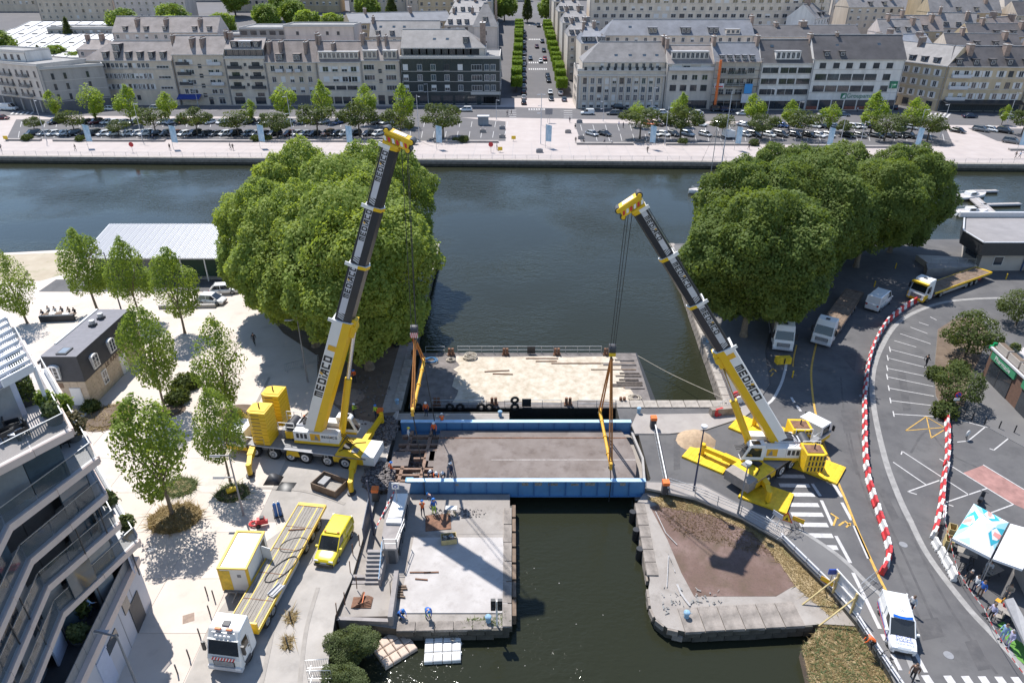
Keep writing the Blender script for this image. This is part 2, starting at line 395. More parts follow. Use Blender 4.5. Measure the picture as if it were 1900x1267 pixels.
# abutments under the bridge, lock sides
struct('bridge_abutment',MB().prism(pad_m,[(-12.2,48.4),(-.2,48.4),(-.2,59.4),(-12.2,59.4)],-4,-1.35,stone_dark).prism(pad_m,[(11.4,48.2),(13.0,48.2),(13.0,59.6),(11.4,59.6)],-4,-1.1,stone_dark))
padl=[(-12.2,48.4),(-.2,48.4),(-.2,33.9),P2(g(735,1168,PZ)),P2(g(650,1150,PZ))]+[P2(q) for q in westb[::-1][1:]]
padl=[(-12.15,48.38),(-.2,48.38),(-.2,33.9)]+[P2(g(735,1166,PZ))]+[(westb[3].x+.0,westb[3].y)]+[(q.x,q.y) for q in westb[2::-1]]
o_padl=struct('lock_side_ground',MB().prism(pad_m,padl,-4,PZ,stone_dark))
padr=[P2(g(*q,PZ)) for q in ((1181,934),(1192,1000),(1206,1075),(1203,1092),(1208,1128),(1217,1148),(1238,1164),(1270,1171),(1400,1168),(1525,1157))]
o_padr=struct('lock_side_ground',MB().prism(pad_m,padr+[P2(eastb[6])]+[P2(q) for q in eastb[5::-1]],-4,PZ,stone_dark))
bankr=[P2(g(1525,1157,PZ)),P2(g(1488,1200,PZ)),P2(g(1510,1290,PZ)),(16,5),P2(eastb[8]),P2(eastb[7]),P2(eastb[6])]
struct('grass_bank',MB().prism(drygrass_m,bankr,-4,PZ-.1,dirt_m))
# far bank with the promenade; ground rising behind the buildings
Q0,Q1=Vector((-130,174.6)),Vector((124.6,166.5))
def quayY(x):return 174.6+(x+130)*(166.5-174.6)/254.6
mb=MB().prism(prom_m,[(-500,quayY(-500)),(500,quayY(500)),(500,262),(-500,262)],-4,0,stone_dark)
struct('promenade',mb)
ys=[262,300,340,380,420,700,1600]
vs=[];fs=[]
for y in ys:vs+=[(-900,y,hill(y)),(900,y,hill(y))]
for i in range(len(ys)-1):fs.append((2*i,2*i+1,2*i+3,2*i+2))
struct('town_ground',MB().add(vs,fs,asphalt_far))
# far quay wall courses and pale coping
q=MB()
struct('far_quay_wall',MB().prism(stone_m,[(-500,quayY(-500)-.35),(500,quayY(500)-.35),(500,quayY(500)),(-500,quayY(-500))],-1.0,-.02).prism(coping_m,[(-500,quayY(-500)-.5),(500,quayY(500)-.5),(500,quayY(500)+.9),(-500,quayY(-500)+.9)],-.45,.10))
# stone blocks of the basin and lock walls
lock_cop=mat('lock_coping',(.23,.20,.175),.9,var=.35,scale=1.1,bump=.4,bscale=9)
def coursed_wall(name,a,b,top,rows,bl,bh,thick,m,cap=None):
 """visible wall face from a to b built of single blocks"""
 a,b=Vector(a),Vector(b);L=(b-a).length;d=(b-a)/L;n=Vector((-d.y,d.x));ang=math.atan2(d.y,d.x)
 root=struct(name,MB().beam(m,(a.x+n.x*.17,a.y+n.y*.17,(top-4)/2),(b.x+n.x*.17,b.y+n.y*.17,(top-4)/2),.3,top+4-.04))
 ms=[MB().box(m,-bl/2+.02,bl/2-.02,-thick/2,thick/2,.015,bh-.015,.985,.9).mesh('stone') for _ in range(1)]
 k=int(L/bl)
 for r in range(rows):
  for i in range(k):
   s=(i+.5+(.5 if r % 2 else 0))*bl
   if s>L-bl*.4:continue
   p=a+d*s+n*random.uniform(-.03,.03)
   inst('stone',ms[0],root,(p.x,p.y,top-(r+1)*bh),ang)
 if cap:
  cm=MB().box(lock_cop if name=='lock_wall' else coping_m,-cap[0]/2+.025,cap[0]/2-.025,-cap[1]/2,cap[1]/2,0,.22,.98,.97).mesh('coping_stone')
  for i in range(int(L/cap[0])):
   p=a+d*((i+.5)*cap[0])+n*(cap[1]/2-.18)
   inst('coping_stone',cm,root,(p.x,p.y,top-.12+random.uniform(0,.025)),ang+random.uniform(-.008,.008))
 return root
coursed_wall('east_basin_wall',(27.2,112),(23.4,61.8),0,3,1.25,.5,.5,stone_m,(1.6,1.1))
coursed_wall('west_basin_wall',(-12.2,61.2),(-12.7,112),0,2,1.5,.55,.5,stone_dark,(1.8,1.0))
coursed_wall('lock_wall',(-.2,33.9),(-.2,48.0),PZ,2,1.3,.5,.4,stone_dark,(2.1,.7))
coursed_wall('lock_wall',P2(g(735,1168,PZ)),(-.2,33.9),PZ,2,1.3,.5,.4,stone_dark,(1.4,.8))
coursed_wall('lock_wall',padr[0],padr[2],PZ,2,1.3,.5,.4,stone_m,(1.4,.9))
for a,b in zip(padr[3:7],padr[4:8]):coursed_wall('lock_wall',a,b,PZ,2,.8,.5,.35,stone_m)
coursed_wall('lock_wall',padr[7],padr[9],PZ,2,1.2,.5,.4,stone_dark,(1.5,2.2))
coursed_wall('basin_end_wall',(-12.2,60.6),(-.3,60.6),0,2,1.4,.5,.3,stone_dark)
coursed_wall('basin_end_wall',(11.4,61.8),(23.4,61.8),0,2,1.4,.5,.3,stone_dark,(1.5,1.4))
# ---------------------------------------------------------------- surfaces
def sheet(name,m,pts,z,world=False,parent=None):
 return struct(name,MB().poly(m,[(p[0],p[1],z) for p in pts]),parent)
G=lambda *qs:[g(*q) for q in qs]
sheet('building_site_ground',dust_m,[(-30,44),(-12.3,44.5),(-12.3,66),(-17,63),(-24,62.5),(-30,60)],.008)
sheet('access_road',dust_m,[(-21.5,6),(-13.6,6)]+[P2(q) for q in westb[::-1]][:4]+[(-12.3,46),(-12.3,47),(-17,47),(-20.5,42),(-22.0,34)],.012)
sheet('earth_under_trees',dirt_m,[(-12.9,110),(-12.5,61),(-13.2,58.5),(-17.5,60),(-22,65),(-24,73),(-30,79),(-36,88),(-30,100),(-24,108)],.016)
sheet('basin_end_strip',pad_m,[(-12.2,59.42),(-.32,59.42),(-.32,60.5),(-12.2,60.5)],.02)
sheet('quay_strip',pad_m,[(-12.6,108),(-12.2,61),(-14.1,60.6),(-14.6,108)],.028)
sheet('sandy_shore',layered('shore_sand',(.36,.30,.22),[((.45,.39,.30),.3,.4,.7,.8),((.14,.17,.05),.5,.55,.75,.7)],.95),[(-140,108),(-86,106.5),(-70,108.5),(-66,104),(-72,96),(-140,94)],.012)
sheet('hall_forecourt',asphalt,[(-70,96.5),(-36,96.5),(-36,92.0),(-70,92.0)],.014)
# plaza slabs with open joints
pl=bpy.data.objects['west_quay_ground']
sm={}
for i in range(7):
 for j in range(9):
  x0,y0=-57+i*5.0,18+j*5.0
  if x0+5>-22 and y0>43:continue
  c=(x0+2.5,y0+2.5)
  if 'slab' not in sm:sm['slab']=MB().box(plaza_m,-2.485,2.485,-2.485,2.485,-.05,.032).mesh('paving_slab')
  inst('paving_slab',sm['slab'],pl,(c[0],c[1],random.uniform(-.004,.004)))
# concrete pad of the lock side
cp_=[P2(g(*q,PZ)) for q in ((768,998),(933,998),(943,1138),(738,1138))]
o=struct('concrete_pad',MB().prism(padw_m,cp_,PZ-.2,PZ+.09))
sheet('brown_lock_ground',pad_m,[P2(g(*q,PZ)) for q in ((770,940),(940,945),(938,990),(768,992))],PZ+.014)
sheet('gravel_yard',gravel_m,[P2(g(*q,PZ)) for q in ((1206,940),(1262,926),(1330,945),(1400,985),(1450,1030),(1475,1085),(1440,1106),(1288,1106),(1264,1062),(1238,1000))],PZ+.012)
sheet('dry_grass_strip',drygrass_m,[P2(g(*q,PZ)) for q in ((1200,925),(1240,918),(1330,935),(1420,985),(1500,1060),(1560,1130),(1540,1142),(1478,1090),(1440,1035),(1398,990),(1320,955),(1230,940))],PZ+.022)
# pavements east
side_m=layered('grey_pavement',(.125,.12,.12),[((.16,.155,.15),.3,.4,.7,.7),((.12,.115,.115),.8,.55,.8,.5)],.9,.15,25)
pave_m=layered('pale_pavement',(.29,.26,.24),[((.36,.33,.30),.4,.4,.7,.8),((.21,.185,.17),.9,.52,.8,.6)],.9,.2,20)
mb=MB().prism(pave_m,G((1182,742+25),(1200,770),(1330,768),(1352,745),(1395,745),(1412,752),(1380,775),(1310,798),(1240,806),(1178,806),(1172,790)),-.1,.11,kerb_m)
struct('north_pavement',mb)
mb=MB().prism(side_m,G((1196,893),(1300,897),(1390,945),(1486,985),(1570,1045),(1642,1116),(1668,1180),(1700,1267),(1745,1345),(1700,1345),(1650,1246),(1590,1153),(1540,1093),(1450,1004),(1375,961),(1290,926),(1200,907)),-.1,.10,kerb_m)
struct('south_pavement',mb)
struct('quayside_pavement',MB().prism(side_m,[(24.2,63),(27.8,111),(33,111),(36,104),(38,95),(36,84),(31.5,74),(29.6,66.5),(27,62.5)],-.1,.12,kerb_m))
struct('planted_island',MB().prism(dirt_m,G((1740,612),(1775,590),(1815,590),(1835,620),(1815,670),(1800,700),(1788,755),(1752,768),(1736,735),(1733,690)),-.1,.10,kerb_m))
mb=MB().prism(side_m,G((1900,660),(1850,650),(1820,690),(1790,770),(1900,830),(2050,830),(2050,660)),-.1,.06,kerb_m)
struct('shop_pavement',mb)
# painted lines and zebra stripes, one object each, children of the road
road=bpy.data.objects['east_quay_ground']
def line(name,pts,w,m,z=.014,sm=1,parent=None):
 P=[g(*q) for q in pts]
 if len(P)>2 and sm:P=smoothline(P)
 v,f=strip(P,w,z);return MB().add(v,f,m).build(name,parent or road)
gutter=mat('gutter_concrete',(.26,.25,.24),.85,var=.2,scale=1.5)
line('gutter_strip',((1900,556),(1850,553),(1770,558),(1715,572),(1665,600),(1633,650),(1619,700),(1622,760),(1642,850),(1668,922),(1690,968)),.55,gutter,.010)
line('gutter_strip',((1690,968),(1722,1030),(1790,1120),(1850,1185),(1905,1250),(1960,1340)),.5,gutter,.010)
line('kerb_line',((1480,982),(1530,1014),(1570,1045),(1610,1085),(1642,1116),(1668,1180),(1700,1262)),.38,gutter,.118)
struct('pale_footway',MB().poly(pave_m,[g(*q,.116) for q in ((1200,894),(1300,898),(1390,946),(1472,980),(1450,1000),(1376,958),(1290,923),(1200,905))]))
line('yellow_line',((1517,628),(1506,680),(1507,725),(1514,770),(1528,822),(1548,878),(1570,930),(1592,985),(1625,1058),(1652,1112)),.22,yellow_paint)
line('yellow_line',((1478,640),(1473,662),(1471,680)),.18,yellow_paint)
line('white_line',((1400,760),(1430,745),(1448,715),(1456,690),(1460,670)),.3,white_paint)
for a,b in (((1468,737),(1474,747)),((1478,752),(1486,763)),((1535,880),(1562,922)),((1562,932),(1580,965)),((1585,975),(1612,1036)),((1507,897),(1522,920)),((1524,928),(1545,975)),((1551,994),(1578,1044)),((1690,1195),(1718,1247)),((1582,1064),(1632,1168)),((1636,1178),(1642,1190)),((1655,1215),(1670,1245))):
 line('white_line',(a,b),.28,white_paint,.124 if a[0] in (1582,1636,1655) else .014)
for x0,x1,y in ((1440,1493,883),(1446,1502,900),(1453,1511,917),(1461,1519,936),(1468,1527,954),(1484,1536,973),(1499,1545,993),(1529,1554,1015)):
 line('zebra_stripe',((x0,y),(x1,y+.8)),.52,white_paint,.016)
for x in (1668,1716,1757,1790,1821,1852,1882):
 line('zebra_stripe',((x,1252+(x-1716)*.02),(x+26,1292)),.55,white_paint,.016)
for a,b in (((1651,648),(1721,666)),((1647,664),(1727,684)),((1646,683),(1732,701)),((1646,699),(1732,717)),((1649,720),(1733,735)),((1652,743),(1727,752)),((1658,768),(1740,773)),((1659,632),(1700,644)),((1670,619),(1727,638)),((1689,607),(1721,619)),((1705,598),(1723,604)),((1726,588),(1738,594)),((1814,575),(1847,603)),
    ((1674,837),(1798,918)),((1743,851),(1881,936)),((1657,857),(1718,899)),((1684,912),(1743,891)),((1751,933),(1831,906)),((1839,951),(1879,936)),((1824,862),(1905,911)),((1776,778),(1881,806)),((1828,792),(1796,818)),((1880,806),(1844,835)),((1684,912),(1701,917)),((1751,933),(1769,939)),((1796,818),(1776,820)),((1844,835),(1836,832)),((1674,837),(1672,843))):
 line('parking_line',(a,b),.12,white_paint)
for a in ((1651,648),(1647,664),(1646,683),(1646,699),(1649,720),(1652,743),(1658,768)):
 line('parking_line',((a[0]-1,a[1]-5),(a[0]+1,a[1]+5)),.12,white_paint,.018)
for a,b in (((1680,799),(1718,773)),((1718,773),(1751,792)),((1680,799),(1751,793)),((1719,774),(1728,813)),((1728,812),(1751,798))):
 line('yellow_mark',(a,b),.1,yellow_paint,.020)
for a,b in (((1541,952),(1556,962)),((1546,975),(1552,960)),((1556,975),(1566,968)),((1570,978),(1578,970)),((1567,966),(1578,975)),((1428,690),(1434,684)),((1434,684),(1441,690)),((1414,680),(1420,676)),((1430,698),(1435,692))):
 line('spray_mark',(a,b),.16,yellow_paint,.022)
pink=mat('pink_surfacing',(.30,.16,.14),.9,var=.25,scale=1)
sheet('parking_bay',pink,G((1787,877),(1824,863),(1905,912),(1905,946),(1881,935)),.008,parent=road)
tar_m=layered('tar_patch',(.066,.064,.066),[((.095,.09,.09),1.2,.4,.65,.9)],.85,.2,30)
for ps in (((1560,760),(1592,758),(1596,800),(1566,804)),((1640,905),(1668,960),(1655,966),(1630,912)),((1700,1150),(1740,1145),(1752,1180),(1712,1188)),((1560,660),(1590,652),(1586,690)),((1250,812),(1262,812),(1262,870),(1250,872)),((1790,1190),(1812,1186),(1838,1240),(1815,1244)),((1665,690),(1680,690),(1690,760),(1676,762))):
 MB().poly(tar_m,[g(*q,.007) for q in ps]).build('tar_patch',road)
for ps in (((1575,800),(1600,900),(1660,1040),(1720,1180)),((1592,800),(1618,900),(1682,1040),(1745,1180)),((1645,880),(1700,1010),(1770,1140),(1850,1250)),((1560,700),(1570,800),(1590,880)),((1690,840),(1720,800),(1760,840),(1820,870))):
 line('tyre_mark',ps,.2,tar_m,.006)
for px,py in ((1676,1010),(1600,735),(1760,1215),(1320,830)):MB().cyl(gry_m,(0,0,0),(0,0,.02),.33,14).build('manhole_cover',road).location=g(px,py)
wp=bpy.data.objects['west_quay_ground']
for ps in (((560,1000),(520,1100),(500,1200),(480,1290)),((590,1090),(570,1160),(560,1230),(555,1290)),((450,905),(560,910),(640,935)),((500,700),(470,760),(440,800))):
 line('tyre_mark',ps,.3,MATS.get('faint_track') or layered('faint_track',(.27,.245,.22),[((.33,.30,.27),1.2,.4,.65,.9)],.9,.1,20),.038,1,wp)
# far bank surfaces
def fx(x,off):return (x,quayY(x)+off)
def band(name,m,x0,x1,o0,o1,z):return sheet(name,m,[fx(x0,o0),fx(x1,o0),fx(x1,o1),fx(x0,o1)],z)
lot1=[P2(g(*q)) for q in ((12,258),(850,262),(938,262),(938,226),(848,218),(30,222))]
sheet('west_car_park',asphalt_far,lot1,.012)
lot2=[P2(g(*q)) for q in ((1078,265),(1770,272),(1752,232),(1066,229))]
sheet('east_car_park',asphalt_far,lot2,.012)
sheet('east_car_park',asphalt_far,[P2(g(*q)) for q in ((1850,262),(1990,285),(1990,240),(1795,238))],.012)
sheet('quay_road',asphalt_far,[P2(g(*q)) for q in ((-150,214),(950,219),(1060,221),(1990,236),(1990,205),(1660,199),(1060,202),(950,199),(-150,194))],.010)
sheet('side_street',asphalt_far,[P2(g(*q)) for q in ((1660,205),(1700,203),(1680,165),(1664,168))],.011)
prm=bpy.data.objects['promenade']
for x in range(-10,940,22):      # bay lines of the car parks
 if x>20:line('bay_line',((x,256),(x+2,244)),.14,white_paint,.02,parent=prm);line('bay_line',((x+4,236),(x+6,226)),.14,white_paint,.02,parent=prm)
for x in range(1085,1760,23):
 line('bay_line',((x,262),(x-3,249)),.14,white_paint,.02,parent=prm);line('bay_line',((x-5,243),(x-8,232)),.14,white_paint,.02,parent=prm)
for x in range(-100,1900,60):
 line('lane_line',((x,206+(max(0,x-950))*.006),(x+22,206+(max(0,x-950))*.006)),.15,white_paint,.02,parent=prm)
for k in range(5):                 # crossings on the quay road
 line('zebra_stripe',((945,205+k*4.0),(958,205+k*4.0)),.5,white_paint,.022,parent=prm)
 line('zebra_stripe',((1046,206+k*4.0),(1062,206+k*4.0)),.5,white_paint,.022,parent=prm)
 line('zebra_stripe',((20+k*9,213),(26+k*9,208)),.6,white_paint,.022,parent=prm)
 line('zebra_stripe',((1720+k*9,219),(1728+k*9,210)),.6,white_paint,.022,parent=prm)
for y in (203.5,129,117,74,47):
 for k in range(9):
  a=gh(982+k*4.6*(1 if y>200 else .86 if y>110 else .7),y);d=.004*a.y
  MB().add([(a.x-.25,a.y-1.2,hill(a.y-1.2)+.06),(a.x+.25,a.y-1.2,hill(a.y-1.2)+.06),(a.x+.25,a.y+1.2,hill(a.y+1.2)+.06),(a.x-.25,a.y+1.2,hill(a.y+1.2)+.06)],[(0,1,2,3)],white_paint).build('zebra_stripe',bpy.data.objects['town_ground'])
jn=MB()
for i in range(70):
 x=-170+i*5.0;jn.add(*strip([fx(x,1.2),fx(x+.4,19)],.06,.006),gry_m)
for off in (4.5,9.0,13.5):jn.add(*strip([fx(-180,off),fx(190,off)],.06,.006),gry_m)
jn.build('paving_joints',prm,kind='stuff')
fd=MB();r_=random.Random(12)
for i in range(34):
 q_=g(r_.uniform(960,1190),r_.uniform(960,1260),WZ+.004) if i<9 else g(r_.uniform(700,930),r_.uniform(1190,1262),WZ+.004);s_=r_.uniform(.02,.06);fd.obox(kerb_m,q_,s_*1.8,s_,.01,r_.uniform(0,3))
fd.build('floating_debris',kind='stuff')
# promenade ledges between car park and quay walk
ledge_m=mat('ledge_concrete',(.30,.27,.25),.85,var=.15,scale=.5)
for i,(xa,xb,y) in enumerate(((13,76,261),(100,306,262),(330,470,263),(485,536,263),(556,740,263),(805,925,264),(1070,1175,268),(1235,1400,269),(1480,1580,272),(1600,1700,274),(1872,1960,279))):
 a,b=g(xa,y),g(xb,y+.6)
 o=MB().beam(ledge_m,(a.x,a.y,.25),(b.x,b.y,.25),1.1,.5).build('bench_ledge')
 tag(o,'long concrete ledge beside the quay car park, %s from the left' % ordn(i),'ledge','concrete ledges along the promenade')
# ---------------------------------------------------------------- trees and other plants
def crown_mesh(name,m,R,n_clump,n_leaf,size,seed,shape='ball',fill=.55,cr=(.20,.34),centre=(0,0,0),flat=.75):
 """leaf-sized faces on a lumpy crown: sprays of several sizes push the outline in and out"""
 r=np.random.default_rng(seed);R=np.array(R)
 if shape=='box':
  p=r.uniform(-1,1,(n_leaf,3));ax=r.integers(0,3,n_leaf);sg=r.choice([-1.0,1.0],n_leaf);sg[ax==2]=np.abs(sg[ax==2])
  p[np.arange(n_leaf),ax]=sg*(1+r.normal(size=n_leaf)*.07);p=p*R;nrm=np.zeros((n_leaf,3));nrm[np.arange(n_leaf),ax]=sg;nrm+=r.normal(size=(n_leaf,3))*.5;tint=r.uniform(0,1,n_leaf)
 else:
  u=r.normal(size=(n_leaf,3));u /= np.linalg.norm(u,axis=1)[:,None]
  airy=fill>.6;big=n_clump>150;wm=.5*(cr[0]+cr[1])*1.15;kill=np.ones(n_leaf)
  rad=np.full(n_leaf,.70);tb=np.zeros(n_leaf);dn=u*.8
  for nb,w,amp in ((24 if big else max(6,n_clump//5),.50,.24 if big else .26),(n_clump,wm*1.1,.19 if big else .20))+(((n_clump*4,wm*.55,.075),) if big else ()):
   c=r.normal(size=(nb,3));c /= np.linalg.norm(c,axis=1)[:,None];t_=r.uniform(0,1,nb);am=r.uniform(.5,1.1,nb)
   best=np.full(n_leaf,-1.0);own=np.zeros(n_leaf,dtype=int)
   for k in range(nb):
    e=am[k]*np.exp(-1.4*2*(1-u@c[k])/(w*w));g_=e>best;best[g_]=e[g_];own[g_]=k
   rad+=amp*best;dn+=(u-c[own])*(1.6*amp/w/.3)
   if nb <= n_clump:tb=.5*tb+.5*t_[own]
   kill*=np.clip(best*1.5+.12,0,1)
  if airy:                                   # open crowns: fewer leaves in the hollows between the sprays
   kp=kill>r.uniform(0,.72 if not big else .46,n_leaf);u,rad,tb,dn=u[kp],rad[kp],tb[kp],dn[kp];n_leaf=len(rad)
  depth=r.exponential(.05 if big or not airy else .10,n_leaf)+(r.random(n_leaf)<fill*.35)*r.uniform(0,.45,n_leaf)
  rr=np.clip(rad-depth,.05,1.3);p=u*rr[:,None]
  if shape=='egg':t=np.clip((p[:,2]+1)/2,0,1);k=np.clip(1.32*(1-t*.97)**.5*(.55+.95*t),.12,1.25);p[:,0]*=k;p[:,1]*=k
  if shape=='cone':t=np.clip((p[:,2]+1)/2,0,1);k=np.clip(1.3*(1-t),.05,1.2);p[:,0]*=k;p[:,1]*=k
  if shape != 'ball':p[:,2]=np.where(p[:,2]>0,p[:,2],p[:,2])
  p=p*R+r.normal(size=p.shape)*size*.35
  nrm=dn*.9+r.normal(size=(n_leaf,3))*.55+np.array([0,0,.45])
  tint=np.clip(tb*.55+r.uniform(0,1,n_leaf)*.45,0,1)
 p=p+np.array(centre)
 nrm /= np.linalg.norm(nrm,axis=1)[:,None]
 t=np.cross(nrm,r.normal(size=(n_leaf,3)));t /= np.linalg.norm(t,axis=1)[:,None];b=np.cross(nrm,t)
 s=size*r.uniform(.6,1.35,n_leaf)[:,None]
 V=np.empty((n_leaf,4,3));V[:,0]=p-t*s*.5;V[:,1]=p-b*s*.36+nrm*s*.1;V[:,2]=p+t*s*.5;V[:,3]=p+b*s*.36+nrm*s*.1
 me=bpy.data.meshes.new(name);me.vertices.add(n_leaf*4);me.vertices.foreach_set('co',V.reshape(-1))
 me.loops.add(n_leaf*4);me.loops.foreach_set('vertex_index',np.arange(n_leaf*4,dtype=np.int32))
 me.polygons.add(n_leaf);me.polygons.foreach_set('loop_start',np.arange(0,n_leaf*4,4,dtype=np.int32))
 me.update(calc_edges=True)
 a=me.attributes.new('tint','FLOAT','FACE');a.data.foreach_set('value',tint.astype(np.float32))
 me.materials.append(m)
 return me
def trunk_mesh(h,r,R,cz,m,seed,limbs=7,lean=.04):
 rn=random.Random(seed);b=MB()
 top=(rn.uniform(-lean,lean)*h,rn.uniform(-lean,lean)*h,h)
 b.tube(m,[(0,0,-.1),(top[0]*.1,top[1]*.1,h*.08),(top[0]*.5,top[1]*.5,h*.5),top],[r*1.45,r,r*.8,r*.45],8)
 for i in range(limbs):
  a=2*math.pi*i/limbs+rn.uniform(-.4,.4);z0=h*rn.uniform(.55,1.0);s=z0/h
  e=Vector((math.cos(a)*R[0]*.72,math.sin(a)*R[1]*.72,cz+rn.uniform(-.35,.45)*R[2]));p0=Vector((top[0]*s,top[1]*s,z0));mid=(p0+e)/2+Vector((0,0,R[2]*.12))
  b.tube(m,[p0,mid,e],[r*.45,r*.28,r*.08],5)
  for k in range(2):
   e2=mid+Vector((rn.uniform(-.35,.35)*R[0],rn.uniform(-.35,.35)*R[1],rn.uniform(.1,.5)*R[2]));b.tube(m,[mid,e2],[r*.2,r*.05],4)
 return b.mesh('trunk')
TREES={}
def tree_kind(key,h,R,m,n,size,seed,shape='egg',clumps=42,barkm=None,clear=.3,r=.17,fill=.5,cr=(.2,.34)):
 cz=h-R[2]
 TREES[key]=(crown_mesh('crown',m,R,clumps,n,size,seed,shape,fill,cr,(0,0,cz)),trunk_mesh(max(h*clear,cz-R[2]*.3),r,R,cz,barkm or bark,seed),h)
def tree(key,loc,label,cat='tree',group=None,h=None,rz=None,name='plane_tree',wide=1.0):
 cm,tm,hh=TREES[key];k=(h or hh)/hh
 t=thing(name,label,cat,loc,random.uniform(0,6.28) if rz is None else rz,group)
 a=inst('crown',cm,t,scale=(k*wide,k*wide,k));b=inst('trunk',tm,t,scale=(k*wide,k*wide,k))
 return t
# young planes of the plaza
for i in range(4):tree_kind('young%d' % i,12.0,(3.7+.25*(i % 2),3.5,5.2),leaf_plane,12500+1500*(i % 3),.28,20+i,'egg',46,bark,.45,.17,.95,(.20,.36))
for i in range(4):tree_kind('lime%d' % i,11.5,(2.8+.3*(i % 2),2.8,4.6+.3*(i % 3)),leaf_lime,6500,.42,30+i,'egg',26,bark_d,.45,.15,.8,(.2,.36))
for i in range(4):tree_kind('round%d' % i,8.2,(4.0+.4*(i % 3),4.2,2.8+.3*(i % 2)),leaf_dark,8000,.42,40+i,'ball',26,bark_d,.45,.17,.7,(.2,.36))
for i in range(3):tree_kind('big%d' % i,22.0,(8.7,8.7,9.6),leaf_big,88000,.37,50+i,'ball',170,bark,.5,.5,.75,(.13,.24))
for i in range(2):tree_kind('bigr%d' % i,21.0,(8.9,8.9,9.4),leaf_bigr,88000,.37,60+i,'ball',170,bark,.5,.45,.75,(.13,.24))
for i in range(2):tree_kind('small%d' % i,6.0,(3.5,3.5,2.7),leaf_dark,9000,.28,70+i,'ball',46,bark_d,.3,.14,.7,(.2,.36))
tree_kind('back0',15.0,(7,7,6.5),leaf_plane,6000,.8,80,'ball',60,bark_d,.4,.4,.5,(.14,.28))
tree_kind('conifer',13.0,(3.6,3.6,6.2),leaf_dark,3200,.6,81,'cone',40,bark_d,.2,.25)
YP=[((320,955),12.9,'plane tree on an oval grass bed beside the white cabin trailer, nearest the camera'),((427,893),10.6,'plane tree right in front of the left yellow crane counterweights'),
   ((306,761),13.0,'plane tree standing in a round earth bed beside the stone house corner'),((432,770),12.2,'slender plane tree behind the left crane with its trunk in an earth heap'),
   ((343,618),12.2,'plane tree by the low concrete bench near two parked white cars'),((262,594),12.0,'plane tree half hiding the lamp bracket in front of the white roofed hall'),
   ((181,576),12.2,'broad plane tree behind the outdoor dining tables'),((51,600),10.6,'plane tree at the left photo edge beyond the terrace pergola')]
for i,(p,h,lb) in enumerate(YP):
 tree('young%d' % (i % 4),g(*p),lb,'tree','young plane trees on the plaza',h,wide=[.92,.70,.76,.80,.88,.82,1.0,.95][i])
BL=[(-17.0,70,22.3,'forked trunk seen beside the left crane boom'),(-24.8,75.5,19.5,'left front of the western clump above the sunlit plaza'),(-31,84.5,18.8,'outermost left of the western clump by the white hall'),(-21.5,86,21.5,'middle of the western clump behind the left crane boom'),(-30,94,20.5,'tall back left of the western clump'),(-19,98,20.5,'back right of the western clump at the basin edge')]
for i,(x,y,h,lb) in enumerate(BL):tree('big%d' % (i % 3),(x,y,0),'large dense plane tree, '+lb,'tree','large plane trees west of the basin',h)
BR=[(30,78,20.5,'front left of the eastern clump beside the right crane boom'),(32.5,91,19.5,'left edge of the eastern clump over the basin wall'),(43,95.5,20,'middle of the eastern clump above the parked lorry'),(43,107,17.8,'back left of the eastern clump near the white boat'),(55,101.5,18,'right front of the eastern clump above the yellow lorry'),(63.5,108,17.5,'outermost right of the eastern clump by the flat roofed building'),(53,113,17.5,'back right of the eastern clump beside the pontoon')]
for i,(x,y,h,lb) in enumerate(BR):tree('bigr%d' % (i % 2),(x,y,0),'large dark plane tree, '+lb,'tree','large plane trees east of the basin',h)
# two bare limbs show under the western clump
for (px,py,h,k,lb) in ((1790,662,6.2,0,'bushy dark tree in the car park island, the larger one'),(1768,748,4.7,1,'low dark tree behind the no parking sign'),(1885,603,5.4,1,'dark spreading tree at the right photo edge')):
 tree('small%d' % k,g(px,py),lb,'tree',None,h,name='small_tree')
# rows on the far quay
far_l=[(108,222,9),(180,228,12),(245,233,11.5),(316,228,9.5),(533,226,12),(603,226,12),(683,231,12),(752,236,12.5),(1180,236,8),(1258,234,9.5),(1393,238,10),(1463,240,8.5),(1537,244,8.5),(1615,246,11),(1690,250,10.5),(1858,232,6),(467,228,7)]
far_d=[(140,248,7),(290,252,8),(367,252,7.6),(443,252,7.6),(515,256,7.2),(590,252,9),(668,254,9.5),(745,258,9),(822,256,9.6),(1187,258,8.6),(1262,258,9),(1340,252,6.5),(1412,258,7),(1488,258,8),(1640,262,8),(1720,262,7.5),(1566,254,4.5),(66,247,4.5),(221,253,4.5),(1895,250,7)]
for i,(x,y,h) in enumerate(sorted(far_l)):
 tree('lime%d' % (i % 4),g(x,y),'light green upright tree along the far quay road, %s from left' % ordn(i),'tree','light green trees on the far quay',h,name='street_tree',wide=random.uniform(1.25,1.55))
for i,(x,y,h) in enumerate(sorted(far_d)):
 tree('round%d' % (i*3 % 4),g(x,y),'dark round crowned tree in the far car parks, %s from the left' % ordn(i),'tree','dark round trees in the far car parks',h,name='car_park_tree',wide=random.uniform(1.2,1.45))
